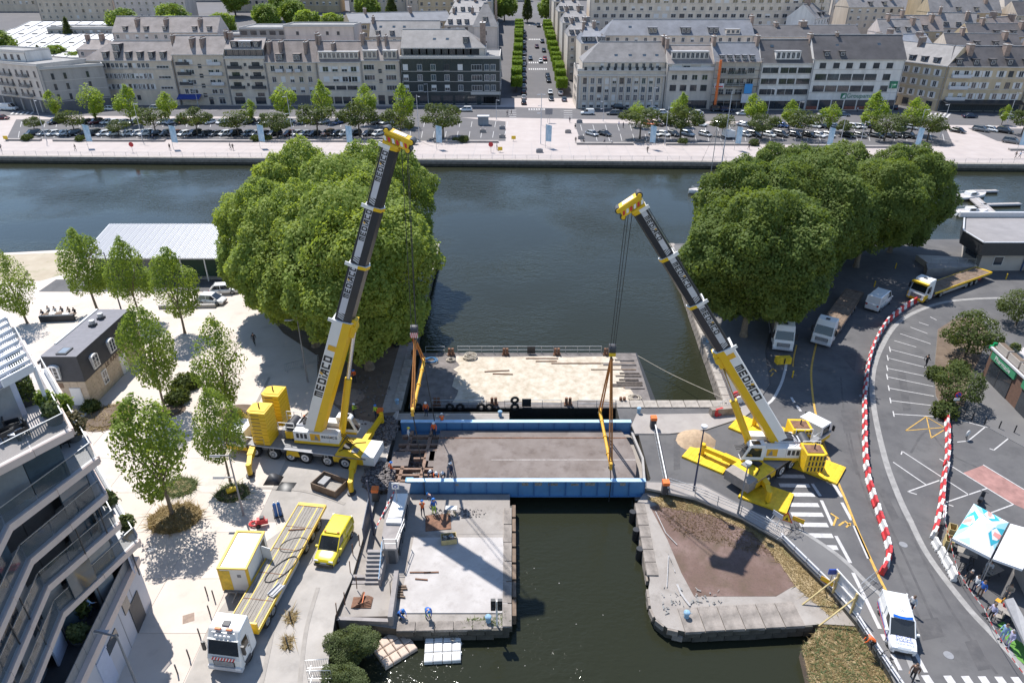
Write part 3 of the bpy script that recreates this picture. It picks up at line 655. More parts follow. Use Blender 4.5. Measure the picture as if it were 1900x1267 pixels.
# trees behind the first row of houses
bk=[(-212,305,16,'back0'),(-196,330,15,'conifer'),(-178,345,17,'back0'),(-158,352,18,'back0'),(-150,330,17,'back0'),(-132,340,16,'back0'),(-118,362,16,'back0'),(-185,300,11,'back0'),(-190,296,11,'conifer'),(-176,297,9,'back0'),(-96,352,15,'back0'),(-84,350,14,'back0'),(-70,345,12,'back0'),(-108,372,16,'back0'),(-62,390,16,'conifer'),(-75,392,15,'back0'),(-37,320,8,'back0'),(-120,400,17,'back0'),(-150,410,18,'back0'),(8,395,14,'conifer'),(20,392,15,'back0'),(-4,398,15,'back0'),(26,400,18,'conifer'),(-10,404,16,'conifer')]
for i,(x,y,h,k) in enumerate(bk):
 tree(k,(x,y,hill(y)-.2),('dark pointed conifer' if k=='conifer' else 'broad green tree')+' behind the quay houses, %s from the left' % ordn(sorted(bk).index((x,y,h,k))),'tree','trees in the town behind',h,name='town_tree')
# clipped box hedges of the avenue: tree heads cut square, on stems
hm=[crown_mesh('crown',leaf_hedge,(1.75,3.0,1.9),8,1500,.42,90+i,'box',centre=(0,0,4.1)) for i in range(2)]
hs=MB().tube(bark_d,[(0,-1.4,0),(0,-1.4,3)],.13,6).tube(bark_d,[(0,1.4,0),(0,1.4,3)],.13,6).box(leaf_hedge,-1.6,1.6,-2.8,2.8,2.4,5.7).mesh('stem')
for s,(pa,pb) in enumerate((((958,170),(965,30)),((1042,172),(1012,48)))):
 A,B=gh(*pa),gh(*pb)
 for i in range(15):
  y=A.y+i*7.4
  if y>B.y:break
  f=(y-A.y)/(B.y-A.y);x=A.x+(B.x-A.x)*f
  t=thing('clipped_tree','square clipped tree on the %s of the avenue, %s from the quay' % (('left','right')[s],ordn(i)),'clipped tree',(x+random.uniform(-.15,.15),y+random.uniform(-.4,.4),hill(y)-.1),0,'clipped trees along the avenue');t.scale=(random.uniform(.9,1.1),random.uniform(.88,1.02),random.uniform(.86,1.1))
  inst('crown',hm[i % 2],t);inst('stem',hs,t)
# willow-like bush at the lock entrance, low shrubs
bush=crown_mesh('foliage',leaf_bush,(2.4,3.2,2.3),70,30000,.16,101,'ball',.85,(.16,.34),(0,0,1.3))
bstem=MB()
for i in range(9):
 a=i*.7;bstem.tube(bark_d,[(0,0,-1),(math.cos(a)*.9,math.sin(a)*1.2,1.2),(math.cos(a)*1.6,math.sin(a)*2.2,2.3)],[.07,.04,.015],4)
bstem=bstem.mesh('stem')
for px,py,sc,lb in ((655,1208,.62,'dense grey green bush on the lock bank beside the floating rafts'),(640,1275,.55,'grey green bush at the bottom photo edge by the water')):
 p=g(px,py,-.7);t=thing('bush',lb,'bush',p,random.random()*6);inst('foliage',bush,t,scale=sc);inst('stem',bstem,t,scale=sc)
shrub=crown_mesh('foliage',leaf_dark,(1,1,.6),14,900,.22,103,'ball',.4,(.3,.5),(0,0,.45));sst=MB().tube(bark_d,[(0,0,-.1),(.1,0,.6)],.04,4).mesh('stem')
for i,(px,py,s) in enumerate(((52,261,1.7),(150,262,1.5),(475,262,1.6),(497,262,1.5),(860,264,1.7),(845,263,1.1),(1266,268,1.6),(1398,270,1.6))):
 t=thing('low_shrub','low green shrub among the promenade ledges, %s from the left' % ordn(i),'shrub',g(px,py),0,'low shrubs on the far promenade');inst('foliage',shrub,t,scale=s);inst('stem',sst,t,scale=s)
for px,py,s,lb in ((330,745,1.5,'low shrub under the plane tree by the stone house'),(345,718,1.6,'green shrub in the round earth bed right of the stone house'),(170,690+70,1.1,'low weeds against the stone house wall'),(1750,770,1.5,'dark shrub around the no parking sign post'),(1735,700,1.3,'dark low shrub at the edge of the car park island'),(1775,690,1.4,'low shrub between the two car park trees')):
 t=thing('low_shrub',lb,'shrub',g(px,py),0);inst('foliage',shrub,t,scale=s);inst('stem',sst,t,scale=s)
# rough grass: tufts scattered on the banks and beds (nobody could count them)
def tufts(name,polys,n,h,w,m,seed,z):
 r=random.Random(seed);b=[];
 for poly in polys:
  xs=[p[0] for p in poly];ys_=[p[1] for p in poly];k=0;tries=0
  while k<n and tries<n*20:
   tries+=1;x=r.uniform(min(xs),max(xs));y=r.uniform(min(ys_),max(ys_));ins=False
   for i in range(len(poly)):
    (x1,y1),(x2,y2)=poly[i][:2],poly[(i+1) % len(poly)][:2]
    if (y1>y) != (y2>y) and x<(x2-x1)*(y-y1)/(y2-y1)+x1:ins=not ins
   if ins:b.append((x,y));k+=1
 N=len(b);P=np.array([(x,y,z) for x,y in b]);rg=np.random.default_rng(seed);a=rg.uniform(0,6.28,N);hh=h*rg.uniform(.4,1.3,N);ww=w*rg.uniform(.5,1.2,N)
 V=np.empty((N,3,3));dx=np.stack([np.cos(a),np.sin(a),np.zeros(N)],1)*ww[:,None]
 V[:,0]=P-dx;V[:,1]=P+dx;V[:,2]=P+np.stack([rg.normal(size=N)*1.1*hh,rg.normal(size=N)*1.1*hh,hh*.55],1)
 me=bpy.data.meshes.new(name);me.vertices.add(N*3);me.vertices.foreach_set('co',V.reshape(-1));me.loops.add(N*3);me.loops.foreach_set('vertex_index',np.arange(N*3,dtype=np.int32));me.polygons.add(N);me.polygons.foreach_set('loop_start',np.arange(0,N*3,3,dtype=np.int32));me.update(calc_edges=True)
 t=me.attributes.new('tint','FLOAT','FACE');t.data.foreach_set('value',rg.uniform(0,1,N).astype(np.float32));me.materials.append(m)
 o=bpy.data.objects.new(name,me);COL.objects.link(o);o['kind']='stuff';return o
bp2=[P2(q) for q in [Vector(p) for p in bankr[:3]]]+[P2(g(1660,1267,PZ)),P2(eastb[7]),P2(eastb[6])]
tufts('dry_grass',[bp2],4200,.20,.045,leaf_dry,5,PZ-.1)
tufts('green_weeds',[bp2],800,.30,.07,leaf_bush,6,PZ-.1)
tufts('brown_grass',[[P2(g(*q,PZ)) for q in ((1210,940),(1262,930),(1400,988),(1440,1035),(1330,1010),(1250,985))]],1500,.22,.04,leafmat('brown_blade',(.11,.07,.04),(.22,.15,.09),.3),16,PZ+.012)
stripz=[P2(g(*q,PZ)) for q in ((1200,925),(1240,918),(1330,935),(1420,985),(1500,1060),(1560,1130),(1540,1142),(1478,1090),(1440,1035),(1398,990),(1320,955),(1230,940))]
tufts('dry_grass',[stripz],3500,.26,.05,leaf_dry,8,PZ)
tufts('green_weeds',[[P2(g(*q,PZ)) for q in ((862,1148),(935,1140),(940,1160),(862,1165))],[P2(g(*q)) for q in ((1180,772),(1290,768),(1290,788),(1185,792))]],220,.25,.05,leaf_bush,9,PZ+.02)
def bed(name,px,py,rx,ry,m,lb,grass=None,n=1800):
 c=g(px,py);pts=[(c.x+rx*math.cos(t*.2618),c.y+ry*math.sin(t*.2618)) for t in range(24)]
 b=MB().prism(m,[(x,y) for x,y in pts],-.02,.05).prism(m,[(c.x+(x-c.x)*.7,c.y+(y-c.y)*.7) for x,y in pts],.05,.16).build(name);b['kind']='structure'
 if grass:tufts('bed_grass',[pts],n,.45,.07,grass,int(px),.08)
bed('planting_bed',325,962,2.2,1.9,drygrass_m,'',leaf_dry);bed('planting_bed',333,905,1.6,1.3,drygrass_m,'',leaf_bush,900)
bed('planting_bed',318,762,1.5,1.3,dirt_m,'');bed('planting_bed',346,716,1.7,1.3,dirt_m,'',leaf_bush,500);bed('planting_bed',443,765,2.3,1.5,dirt_m,'')
bed('planting_bed',432,915,1.5,1.3,dirt_m,'',leaf_bush,500);bed('planting_bed',200,775,2.6,2.6,dirt_m,'',leaf_dry,500)
# ---------------------------------------------------------------- far buildings
wallc={k:mat('wall_'+k,c,.85,var=.15,scale=.45,stretch=(1,1,.22)) for k,c in dict(beige=(.54,.455,.365),cream=(.60,.52,.435),grey=(.52,.47,.42),white=(.66,.625,.59),dark=(.035,.045,.055),pink=(.54,.465,.42),ochre=(.42,.33,.21),dgrey=(.12,.12,.13),yellow=(.46,.37,.25),conc=(.33,.31,.29)).items()}
slate=mat('slate_roof',(.19,.178,.175),.7,var=.22,scale=.35,bump=.2,bscale=6);slate_d=mat('dark_slate_roof',(.088,.08,.08),.65,var=.25,scale=.3)
slate_b=mat('blue_slate_roof',(.16,.165,.185),.65,var=.2,scale=.3);zinc=mat('zinc_roof',(.36,.36,.37),.5,.2,var=.12,scale=.3);slate_w=mat('weathered_slate_roof',(.25,.215,.20),.8,var=.25,scale=.3)
flat_r=mat('gravel_roof',(.26,.25,.24),.9,var=.2,scale=.4);tile_r=mat('brown_tile_roof',(.20,.165,.15),.8,var=.2,scale=.5)
roofs=dict(slate=slate,dark=slate_d,blue=slate_b,zinc=zinc,worn=slate_w,flat=flat_r,tile=tile_r)
trim=mat('pale_stone_trim',(.48,.45,.42),.8,var=.08);frame_w=mat('window_frame_white',(.62,.61,.60),.5,var=.05);frame_d=mat('window_frame_dark',(.05,.05,.055),.5,var=.1)
chim=mat('chimney_brick',(.27,.20,.165),.9,var=.25,scale=1.5)
shut_w=mat('white_shutter',(.60,.59,.58),.6,var=.06)
WIN={}
def win_mesh(w,h,style):
 k=(round(w,2),round(h,2),style)
 if k in WIN:return WIN[k]
 fr=frame_d if style in ('dark','wide_d') else frame_w;b=MB();t=.09
 if style=='shut':b.box(shut_w,-w/2,w/2,-.05,.02,0,h)
 else:
  b.box(glass if style != 'blue' else glass_b,-w/2+t,w/2-t,-.015,.02,t,h-t)
  for x0,x1,z0,z1 in ((-w/2,-w/2+t,0,h),(w/2-t,w/2,0,h),(-w/2+t,w/2-t,0,t),(-w/2+t,w/2-t,h-t,h)):b.box(fr,x0,x1,-.07,.02,z0,z1)
  nm=1 if style in ('std','dark','blue','half') else max(1,int(w/1.1))
  for i in range(nm):
   x=-w/2+w*(i+1)/(nm+1);b.box(fr,x-.03,x+.03,-.05,.02,t,h-t)
  b.box(trim,-w/2-.1,w/2+.1,-.16,.02,-.1,-.01)
  if style=='half':b.box(shut_w,-w/2+t,w/2-t,-.045,-.02,h*.5,h-t)
  if style=='shs':
   for s in (-1,1):b.box(shut_w,s*(w/2+.05),s*(w/2+.05+w*.45),-.06,.0,0,h)
 WIN[k]=b.mesh('window');return WIN[k]
rail_cache={}
def balcony_mesh(w,m):
 k=(round(w,1),m.name)
 if k not in rail_cache:
  b=MB().box(trim,-w/2,w/2,-1.0,0,-.15,0).box(m,-w/2,w/2,-1.0,-.95,.05,1.0).box(m,-w/2,-w/2+.05,-.95,0,.05,1.0).box(m,w/2-.05,w/2,-.95,0,.05,1.0)
  rail_cache[k]=b.mesh('balcony')
 return rail_cache[k]
dorm_cache={}
def dormer_mesh(w,h,d,roofm,cheek):
 k=(round(w,1),round(h,1),round(d,1),roofm.name,cheek.name)
 if k not in dorm_cache:
  b=MB().box(cheek,-w/2,w/2,0,d,0,h).box(roofm,-w/2-.15,w/2+.15,-.2,d,h,h+.18)
  n=max(1,int(round(w/1.5)))
  for i in range(n):
   x=-w/2+w*(i+.5)/n;ww=min(1.1,w/n*.8)
   b.box(frame_w,x-ww/2,x+ww/2,-.06,0,.25,h-.2).box(glass,x-ww/2+.1,x-.04,-.08,0,.33,h-.28).box(glass,x+.04,x+ww/2-.1,-.08,0,.33,h-.28)
  dorm_cache[k]=b.mesh('dormer')
 return dorm_cache[k]
WR=random.Random(21)
def building(label,a,b,depth,h,wall,roof='slate',rh=5.0,hipl=0,hipr=0,rows=(),chim_=(),dorm=(),base=0.0,name='townhouse',cat='building',group=None,kind='gable',cornice=True,side_rows=(),overhang=.3,balc=(),velux=(),skirt=None):
 """a, b: front corners (x, y); rows: (z, height, width, style, [u ...])"""
 a,b=Vector(a[:2]),Vector(b[:2]);L=(b-a).length;ang=math.atan2(b.y-a.y,b.x-a.x)
 t=thing(name,label,cat,(a.x,a.y,base),ang,group)      # local: x along the front, +y to the back
 wm=wallc[wall] if isinstance(wall,str) else wall;rm=roofs[roof] if isinstance(roof,str) else roof
 w=MB().box(wm,0,L,0,depth,-3 if base else -.1,h)
 if skirt:w.box(skirt[1],.02,L-.02,-.04,0,0,skirt[0])
 if cornice:w.box(trim,-.12,L+.12,-.35,-.001,h-.3,h)
 if L>9 and kind != 'shed':
  for rz_ in sorted({round(q[0],1) for q in rows if q[0]>2}):w.box(trim,0,L,-.07,-.001,rz_-.42,rz_-.28)
  for u in (.15,L-.25):w.box(gry_m,u,u+.12,-.14,-.001,0,h-.35)
 w.build('wall',t)
 o=overhang;r=MB()
 if kind=='gable':
  vs=[(-o*.3,-o,h),(L+o*.3,-o,h),(L+o*.3,depth+o,h),(-o*.3,depth+o,h),(hipl,depth/2,h+rh),(L-hipr,depth/2,h+rh)]
  r.add(vs,[(0,1,5,4),(2,3,4,5),(3,2,1,0)],rm)
  r.add(vs,[(1,2,5),(3,0,4)],rm if (hipl or hipr) else wm)
  r.beam(zinc,(hipl,depth/2,h+rh),(L-hipr,depth/2,h+rh),.35,.2)
 elif kind=='mansard':
  ins=min(2.2,depth*.25);zz=h+rh
  r.loft(rm,[[(-.1,-o,h),(L+.1,-o,h),(L+.1,depth+o,h),(-.1,depth+o,h)],[(hipl,ins,zz),(L-hipr,ins,zz),(L-hipr,depth-ins,zz),(hipl,depth-ins,zz)]])
 elif kind=='flat':
  r.box(flat_r if roof=='flat' else rm,.25,L-.25,.25,depth-.25,h,h+.08)
  for x0,x1,y0,y1 in ((0,L,0,.25),(0,L,depth-.25,depth),(0,.25,.25,depth-.25),(L-.25,L,.25,depth-.25)):r.box(trim,x0,x1,y0,y1,h,h+.5)
 elif kind=='shed':
  r.add([(-o,-o,h),(L+o,-o,h),(L+o,depth,h+rh),(-o,depth,h+rh),(L+o,depth,h),(-o,depth,h)],[(0,1,2,3),(1,4,2),(0,3,5),(4,5,3,2)],rm)
  for q in range(int(L/6)):r.beam(gry_m,(q*6,-o,h+.08),(q*6,depth,h+rh+.08),.35,.2).beam(anth,(q*6+2,depth*.45,h+rh*.47+.1),(q*6+4,depth*.45,h+rh*.47+.1),1.0,.25)
 ro=r.build('roof',t)
 slope=rh/(depth/2) if kind=='gable' else (rh/min(2.2,depth*.25) if kind=='mansard' else 0)
 for z,wh,ww,st,us in rows:
  me=win_mesh(ww,wh,st)
  for u in us:
   m2=me
   if st in ('std','shs','blue') and WR.random()<.28:m2=win_mesh(ww,wh,WR.choice(('half','shut','half','dark')))
   inst('window',m2,t,(u,-.002,z))
 for z,wh,ww,st,us,side in side_rows:
  me=win_mesh(ww,wh,st)
  for u in us:inst('window',me,t,(L+.002,u,z) if side=='r' else (-.002,u,z),math.pi/2 if side=='r' else -math.pi/2)
 for c in chim_:
  u,wd,hh=c[0],c[1],c[2];dp=c[3] if len(c)>3 else 2.6;yy=c[4] if len(c)>4 else depth/2
  zb=h+max(0,(rh-abs(yy-depth/2)*slope) if kind=='gable' else rh)
  cb=MB().box(chim,u-wd/2,u+wd/2,yy-dp/2,yy+dp/2,h+.3,zb+hh).box(trim,u-wd/2-.1,u+wd/2+.1,yy-dp/2-.1,yy+dp/2+.1,zb+hh,zb+hh+.18)
  for k in range(max(2,int(dp/.6))):cb.cyl(chim,(u,yy-dp/2+.35+k*.6,zb+hh+.18),(u,yy-dp/2+.35+k*.6,zb+hh+.6),.14,6)
  cb.build('chimney',ro)
 for u,wd,dh,dz in dorm:
  y=dz/slope if slope else .5;d=min(depth/2-y,dh/slope+.2) if slope else 1
  inst('dormer',dormer_mesh(wd,dh,d,zinc if wd>4 else rm,anth if wd<4 else wm),ro,(u,max(y-o,.05),h+dz))
 for u,z,wd,st in balc:inst('balcony',balcony_mesh(wd,{'g':railglass,'d':anth,'s':gry_l}[st]),t,(u,-.02,z))
 for u,f in velux:
  y=depth/2*f;z=h+rh*f;an=math.atan2(rh,depth/2)
  vb=MB().box(frame_d,-.6,.6,-.5,.5,0,.12).box(glass_b,-.5,.5,-.4,.4,.12,.15).build('skylight',ro);vb.location=(u,y,z+.02);vb.rotation_euler=(an,0,0)
 return t
def spread(n,a,b):return [a+(b-a)*i/(n-1) for i in range(n)] if n>1 else [(a+b)/2]
def front(pl,pr,Y):A,B=onY(*pl,Y),onY(*pr,Y);return (A.x,Y),(B.x,Y),(A.z+B.z)/2,B.x-A.x
# --- first row, left of the avenue
Yl=248.0
A,B,h,L=front((151,113),(318,112),Yl)
building('long beige apartment house with six small dormers and a hipped slate roof',A,B,13,h,'beige','worn',5.6,9,0,
 [(z,1.7,1.15,'shs' if j else 'std',spread(13,4.2,L-8.5)) for j,z in enumerate((2.6+9.3,8.6,5.2))]+[(1.7,1.6,1.2,'std',spread(6,8,L-14)),(11.9,.9,4.2,'wide',[L-3.5]),(8.6,.9,4.2,'wide',[L-3.5]),(5.2,.9,4.2,'wide',[L-3.5]),(12.0,.12,L-8,'shut',[L/2-2])],[(L-.6,.9,1.6,3)],
 [(u,1.5,1.9,.6) for u in spread(6,8,L-3)]+[(11.5,2.4,2.6,2.2)])
A,B,h,L=front((318,102),(414,101),Yl)
building('beige apartment house with two dark chimneys and blue shop awning',A,B,13,h,'beige','worn',5.4,0,0,
 [(z,1.7,1.3,'std',[2.6,4.4,L-3.0]) for z in (13.1,9.9,6.7,3.6)]+[(z,1.5,1.9,'std',[5.6,L-5.2]) for z in (13.2,10,6.8,3.7)]+[(z,1.3,1.2,'dark',[L/2]) for z in (12,8.9,5.7,2.6)]+[(.3,2.4,2.2,'std',[L-3.2]),(.2,2.4,1.4,'dark',[L-7])],
 [(L*.37,.8,1.3,4.4,4),(L*.57,.8,1.3,4.4,4),(L-.3,.7,1.2,2.4)],balc=[(3.2,z,4.2,'d') for z in (13,9.8,6.6)]+[(L-3.4,z,4.2,'s') for z in (13,9.8,6.6)])
aw=MB();awm=mat('blue_awning',(.02,.045,.22),.7,var=.1)
p=onY(333,178,Yl);p2=onY(375,178,Yl)
t=tag(MB().add([(p.x,Yl-.05,3.6),(p2.x,Yl-.05,3.6),(p2.x,Yl-2.6,2.5),(p.x,Yl-2.6,2.5),(p2.x,Yl-2.6,2.2),(p.x,Yl-2.6,2.2)],[(3,2,1,0),(5,4,2,3)],awm).build('shop_awning'),'blue shop awning on the beige house by the far quay','awning')
A,B,h,L=front((415,108),(490,108),Yl)
building('pale apartment house with dark glazed balconies and set back dark top floor',A,B,12,h,'cream','dark',.1,0,0,
 [(z,2.0,2.6,'dark',[3.2,L-3.2]) for z in (11.9,8.7,5.5)]+[(z,1.0,.9,'dark',[L/2]) for z in (12.6,9.4,6.2)]+[(2.9,1.1,2.3,'dark',[3,L-3]),(.3,2.3,3.5,'wide_d',[3,L-3.4])],kind='flat',balc=[(3.2,z,4.6,'d') for z in (11.8,8.6,5.4)]+[(L-3.2,z,4.6,'d') for z in (11.8,8.6,5.4)],name='townhouse')
building('set back dark mansard top floor above the balcony house',(A[0]+.3,Yl+1.4),(B[0]-.3,Yl+1.4),10,2.6,'dgrey','worn',3.0,0,0,[(.4,1.9,2.2,'wide_d',spread(6,1.6,L-2.2))],[(1,.9,1.6,2.4)],[(3.2,2.2,1.8,.4),(L/2,4.2,1.8,.4),(L-3,2.2,1.8,.4)],base=h+.1,name='roof_storey',cat='roof storey')
A,B,h,L=front((491,116),(586,115),Yl)
building('beige stone house with two pointed dormers and three tall chimneys',A,B,13,h,'beige','tile',6.3,0,0,
 [(z,1.9,1.5,'std',spread(5,2.4,L-2.6)) for z in (10.9,7.4)]+[(4.0,1.9,1.5,'half',spread(5,2.4,L-2.6)),(.3,2.6,3.2,'wide_d',spread(4,3,L-3))],[(1.2,.8,1.8,4.5,4.2),(L*.3,.8,1.6,4.5,4.4),(L*.79,.8,1.6,5,4.4),(L-.2,.8,2,3)],[(L*.29,2.3,2.0,.4),(L*.63,2.3,2.0,.4)],balc=[(L*.27,10.8,2.4,'s'),(L*.46,10.8,1.8,'s'),(L*.63,10.8,1.8,'s')],skirt=(3.2,wallc['dgrey']))
A,B,h,L=front((587,116),(669,115),Yl)
building('beige house with one long dormer band under a pale roof edge',A,B,13,h,'cream','tile',6.0,0,0,
 [(z,1.7,2.0,'shs',spread(4,2.8,L-2.6)) for z in (10.8,7.6)]+[(5.0,1.3,3.4,'wide_d',spread(3,3.6,L-3.6)),(.4,2.3,2.6,'wide_d',spread(4,3,L-3))],[(.3,.8,1.6,3),(L*.36,.8,1.4,4,4.4)],[(L/2,L-1.6,2.1,.9)])
A,B,h,L=front((669,113),(741,112),Yl)
building('narrow beige house with two zinc capped dormer boxes',A,B,13,h,'beige','worn',5.6,0,0,
 [(z,1.7,3.6,'wide',[2.6,L-3.2]) for z in (11.4,8.1,4.8)]+[(z,1.3,1.1,'dark',[L*.48]) for z in (10.4,7.2)]+[(.2,3.0,2.2,'dark',[L*.46]),(.2,2.8,2.4,'wide_d',[L-3.6])],[(.2,.9,2.2,3.4),(L*.42,.6,1.4,4),(L*.62,.6,1.4,4)],[(3.2,4.6,2.4,.5),(L-3.2,4.6,2.4,.5)])
tealg=mat('dark_teal_cladding',(.016,.030,.038),.22,var=.25,scale=.15,spec=.6)
A,B,h,L=front((742,106),(928,106),Yl)
bd=building('dark glass clad office block with white framed square windows',A,B,22,h-.2,tealg,'flat',0,0,0,
 [(z,1.9,1.7,'blue',[u for u in (1.6,6.4,11.0,15.6,20.2,31.4,L-4.6)]) for z in (11.3,8.0,4.7)]+[(z,1.8,3.6,'wide',[25.8]) for z in (11.3,8.0,4.7)]+[(.4,2.7,3.2,'wide_d',spread(6,3,24)),(.4,2.4,4.6,'wide_d',spread(3,29.5,L-3))],[],[],kind='flat',name='office_block',side_rows=[(z,1.9,1.7,'blue',[4,8,12,16],'r') for z in (11.3,8,4.7)],cornice=False)
MB().box(trim,-.15,L+.15,-.3,0,h-.6,h+.15).box(trim,23.6,L+.1,-.12,0,3.4,4.4).box(tealg,0,L,-.03,0,3.3,3.34).build('white_band',bd)
building('set back grey top storey and pale slate roof on the dark office block',(A[0]+.3,Yl+1.6),(B[0]-5,Yl+1.6),14,2.7,'grey','slate',5.2,0,7,[(.4,2.0,3.2,'wide_d',spread(10,2.4,L-9))],[(L-6.3,1.8,2,5)],[(L-12,1.8,1.9,1.2)],base=h,velux=[(L*.33,.45),(L*.46,.45)],name='roof_storey',cat='roof storey')
# modern grey block at the far left
ga,gb=onY(-40,95,242),onY(103,78,245)
bt=building('modern grey white apartment block with corner balconies at the far left',(-178,246),(-151.5,233),17,14.5,'grey','flat',0,0,0,[(z,1.9,.9,'dark',[2.5,8,11,14,17.5,20.5,23.5,27]) for z in (10.8,7.7,4.8)],[],[],kind='flat',balc=[(11,z,7.5,'g') for z in (10.6,7.5,4.6)]+[(20.5,z,4.5,'g') for z in (10.6,7.5,4.6)],name='apartment_block',skirt=(3.8,wallc['dgrey']))
for k in range(6):MB().box(wallc['conc'],1+k*5-.3,1+k*5+.3,-.5,-.04,0,3.6).build('pillar',bt)
building('dark grey wing of the modern block with a cantilevered cube',(-151.3,233.5),(-136.5,244),18,13.5,'conc','flat',0,0,0,[(z,1.9,.8,'dark',[3,6.5,13]) for z in (10,6.8,3.6)],kind='flat',name='apartment_block',skirt=(3.6,wallc['dgrey']))
building('pale blue glazed roof pavilion on the modern grey block',(-180,250),(-160,242),9,3,'white','flat',0,0,0,[(.5,1.6,1.2,'dark',spread(6,2,18))],base=14.6,kind='flat',name='roof_pavilion',cat='pavilion')
# --- first row, right of the avenue
Yr=240.0
A,B,h,L=front((1072,131),(1237,131),241)
bn=building('classical stone house with tall pilasters and three storey window strips',A,B,16,h,'cream','flat',0,0,0,[(z,1.9,1.35,'blue',spread(11,2.6,L-2.4)) for z in (7.9,5.2,2.6)]+[(.3,1.8,1.35,'half',spread(11,2.6,L-2.4)),(11.9,1.3,.9,'dark',spread(11,2.6,L-2.4))],kind='flat',name='classical_house',side_rows=[(z,1.5,1.0,'dark',[3,6.5,10],'l') for z in (11.9,8,5,2)])
for u in spread(12,.9,L-.7):MB().box(trim,u-.28,u+.28,-.45,-.003,.1,10.3).build('pilaster',bn)
MB().box(trim,-.2,L+.2,-.7,-.004,10.3,10.9).build('entablature',bn)
building('attic storey and hipped slate roof of the classical stone house',(A[0]+1.6,242.2),(B[0]-.2,242.2),13,2.4,'cream','slate',5.6,6,0,[(.4,1.6,1.1,'std',spread(9,6.5,L-4.5))],[(L-2,1.4,1.6,2.6)],base=h+.1,velux=[(L*.38,.3),(L*.54,.3),(L*.7,.3),(L*.84,.3)],name='roof_storey',cat='roof storey')
A,B,h,L=front((1238,133),(1326,133),239.5)
building('plain grey house with square shop windows and a wide attic dormer',A,B,13,h+2.4,'grey','worn',5,0,0,[(9.3,1.7,1.9,'std',spread(4,2.6,L-3)),(5.9,1.9,2.1,'dark',spread(4,2.4,L-3)),(13.0,1.4,3.2,'shut',[3,12.5]),(13.0,1.5,2.4,'std',[L*.4]),(.3,2.6,3.4,'wide_d',spread(3,6,L-3))],[(.3,1,2,3)],[(L*.47,L*.78,2.2,1.2)],balc=[(L/2,12.4,L-1,'s')])
A,B,h,L=front((1326,116),(1413,116),239)
bs=building('grey house wrapped in scaffolding with an orange chute',A,B,13,h,'grey','blue',5.4,0,0,[(z,1.8,2.4,'wide',spread(4,3,L-3)) for z in (11.4,8,4.8)]+[(.3,2.6,3.6,'wide_d',spread(4,3,L-3))],[(.5,1,1.8,3),(L-.5,1,2,3)],[(u,1.3,1.6,.4) for u in spread(5,2.5,L-3)],balc=[(L*.5,z,6,'g') for z in (11.2,7.8)])
sc=thing('scaffolding','steel scaffolding in front of the grey house on the far quay','scaffolding',(A[0],237.6,0))
for i in range(8):MB().tube(steel,[(i*L/7,0,0),(i*L/7,0,15.5)],.06,4).build('pole',sc)
for z in (2.5,5,7.5,10,12.5,15):MB().box(wood_d,0,L,0,.9,z,z+.06).build('platform',sc);MB().tube(steel,[(0,0,z+1),(L,0,z+1)],.05,4).build('guard_rail',sc)
ch=MB();
for k in range(12):ch.cyl(orange,(1.4,-.5,2+k*1.15),(1.4,-.5,3.1+k*1.15),.5,8,.4)
tag(ch.build('rubble_chute',loc=(A[0],237.4,0)),'orange rubble chute hanging on the scaffolding','rubble chute')
banw=mat('banner_white',(.6,.6,.62),.7,var=.03);banb=mat('banner_blue',(.05,.28,.60),.6,var=.05)
tag(MB().box(banb,0,2.6,0,.06,0,3).build('banner',loc=(A[0]+10.5,237.3,5.4)),'bright blue banner on the scaffolded house','banner')
tag(MB().box(banw,0,4,0,.06,0,2.8).build('banner',loc=(A[0]+9.9,237.2,2.5)),'white banner below the blue one on the scaffolding','banner')
tag(MB().box(banw,0,3.2,0,.06,0,1.4).box(redp,.3,2.9,-.02,0,.15,.6).build('banner',loc=(A[0]+.4,237.2,7.2)),'white and red board on the scaffolding beside the orange chute','banner')
A,B,h,L=front((1413,118),(1511,117),238.5)
building('white office house with three bands of dark windows and dark slate roof',A,B,13,h,'white','dark',6.6,0,0,[(z,1.7,2.5,'wide_d',[2.0,4.6,7.9,10.6,13.6,16.0]) for z in (11.6,8.2,4.9)]+[(.3,2.6,3.4,'wide_d',spread(5,2.4,L-2.4))],[(L-.4,.9,1.5,3)],[(L*.5,8,2.4,1.0)],velux=[(4,.7)])
A,B,h,L=front((1511,110),(1681,111),238)
gp=building('white insurance office with green lettering and a dark slate roof',A,B,13,h,'white','dark',6.8,0,0,[(13.1,1.7,2.0,'wide_d',[3.2,7.6,11.9,16.2,20.6,25.0]),(9.5,1.9,3.7,'wide_d',[3.2,7.3,11.4,15.5,19.6]),(5.9,1.9,3.7,'wide_d',[3.2,7.3,11.4,15.5,19.6]),(9.5,1.9,2.4,'wide_d',[24.8]),(5.9,1.9,2.4,'wide_d',[24.8])],[(8.5,.9,.6,1.2)],[(4,1.6,1.5,.8),(9,1.6,1.5,.8)],velux=[(8,.55),(L-8,.6)],name='office_house',overhang=.5)
brick_m=mat('red_brick_base',(.20,.07,.05),.85,var=.25,scale=1.2)
for i,u in enumerate(spread(7,2.1,L-2.2)):MB().box(brick_m if i in (0,3,4) else glass,u-1.9,u+1.9,-.08,-.004,.2,1.3).box(glass,u-1.9,u+1.9,-.07,-.004,1.3,3.3).build('shop_window',gp)
green_s=mat('sign_green',(.01,.16,.085),.5,var=.05)
place_text('Groupama',2.0,green_s,gp,(A[0]+17.4,237.9,4.55),(1,0,0),(0,0,1))
MB().box(green_s,12.1-.9,12.1+.9,-.14,-.05,3.7,5.4).add([(12.1-.5,-.15,3.9),(12.1+.6,-.15,4.1),(12.1+.5,-.15,5.1),(12.1-.2,-.15,4.7)],[(0,1,2,3)],wht).build('emblem',gp)
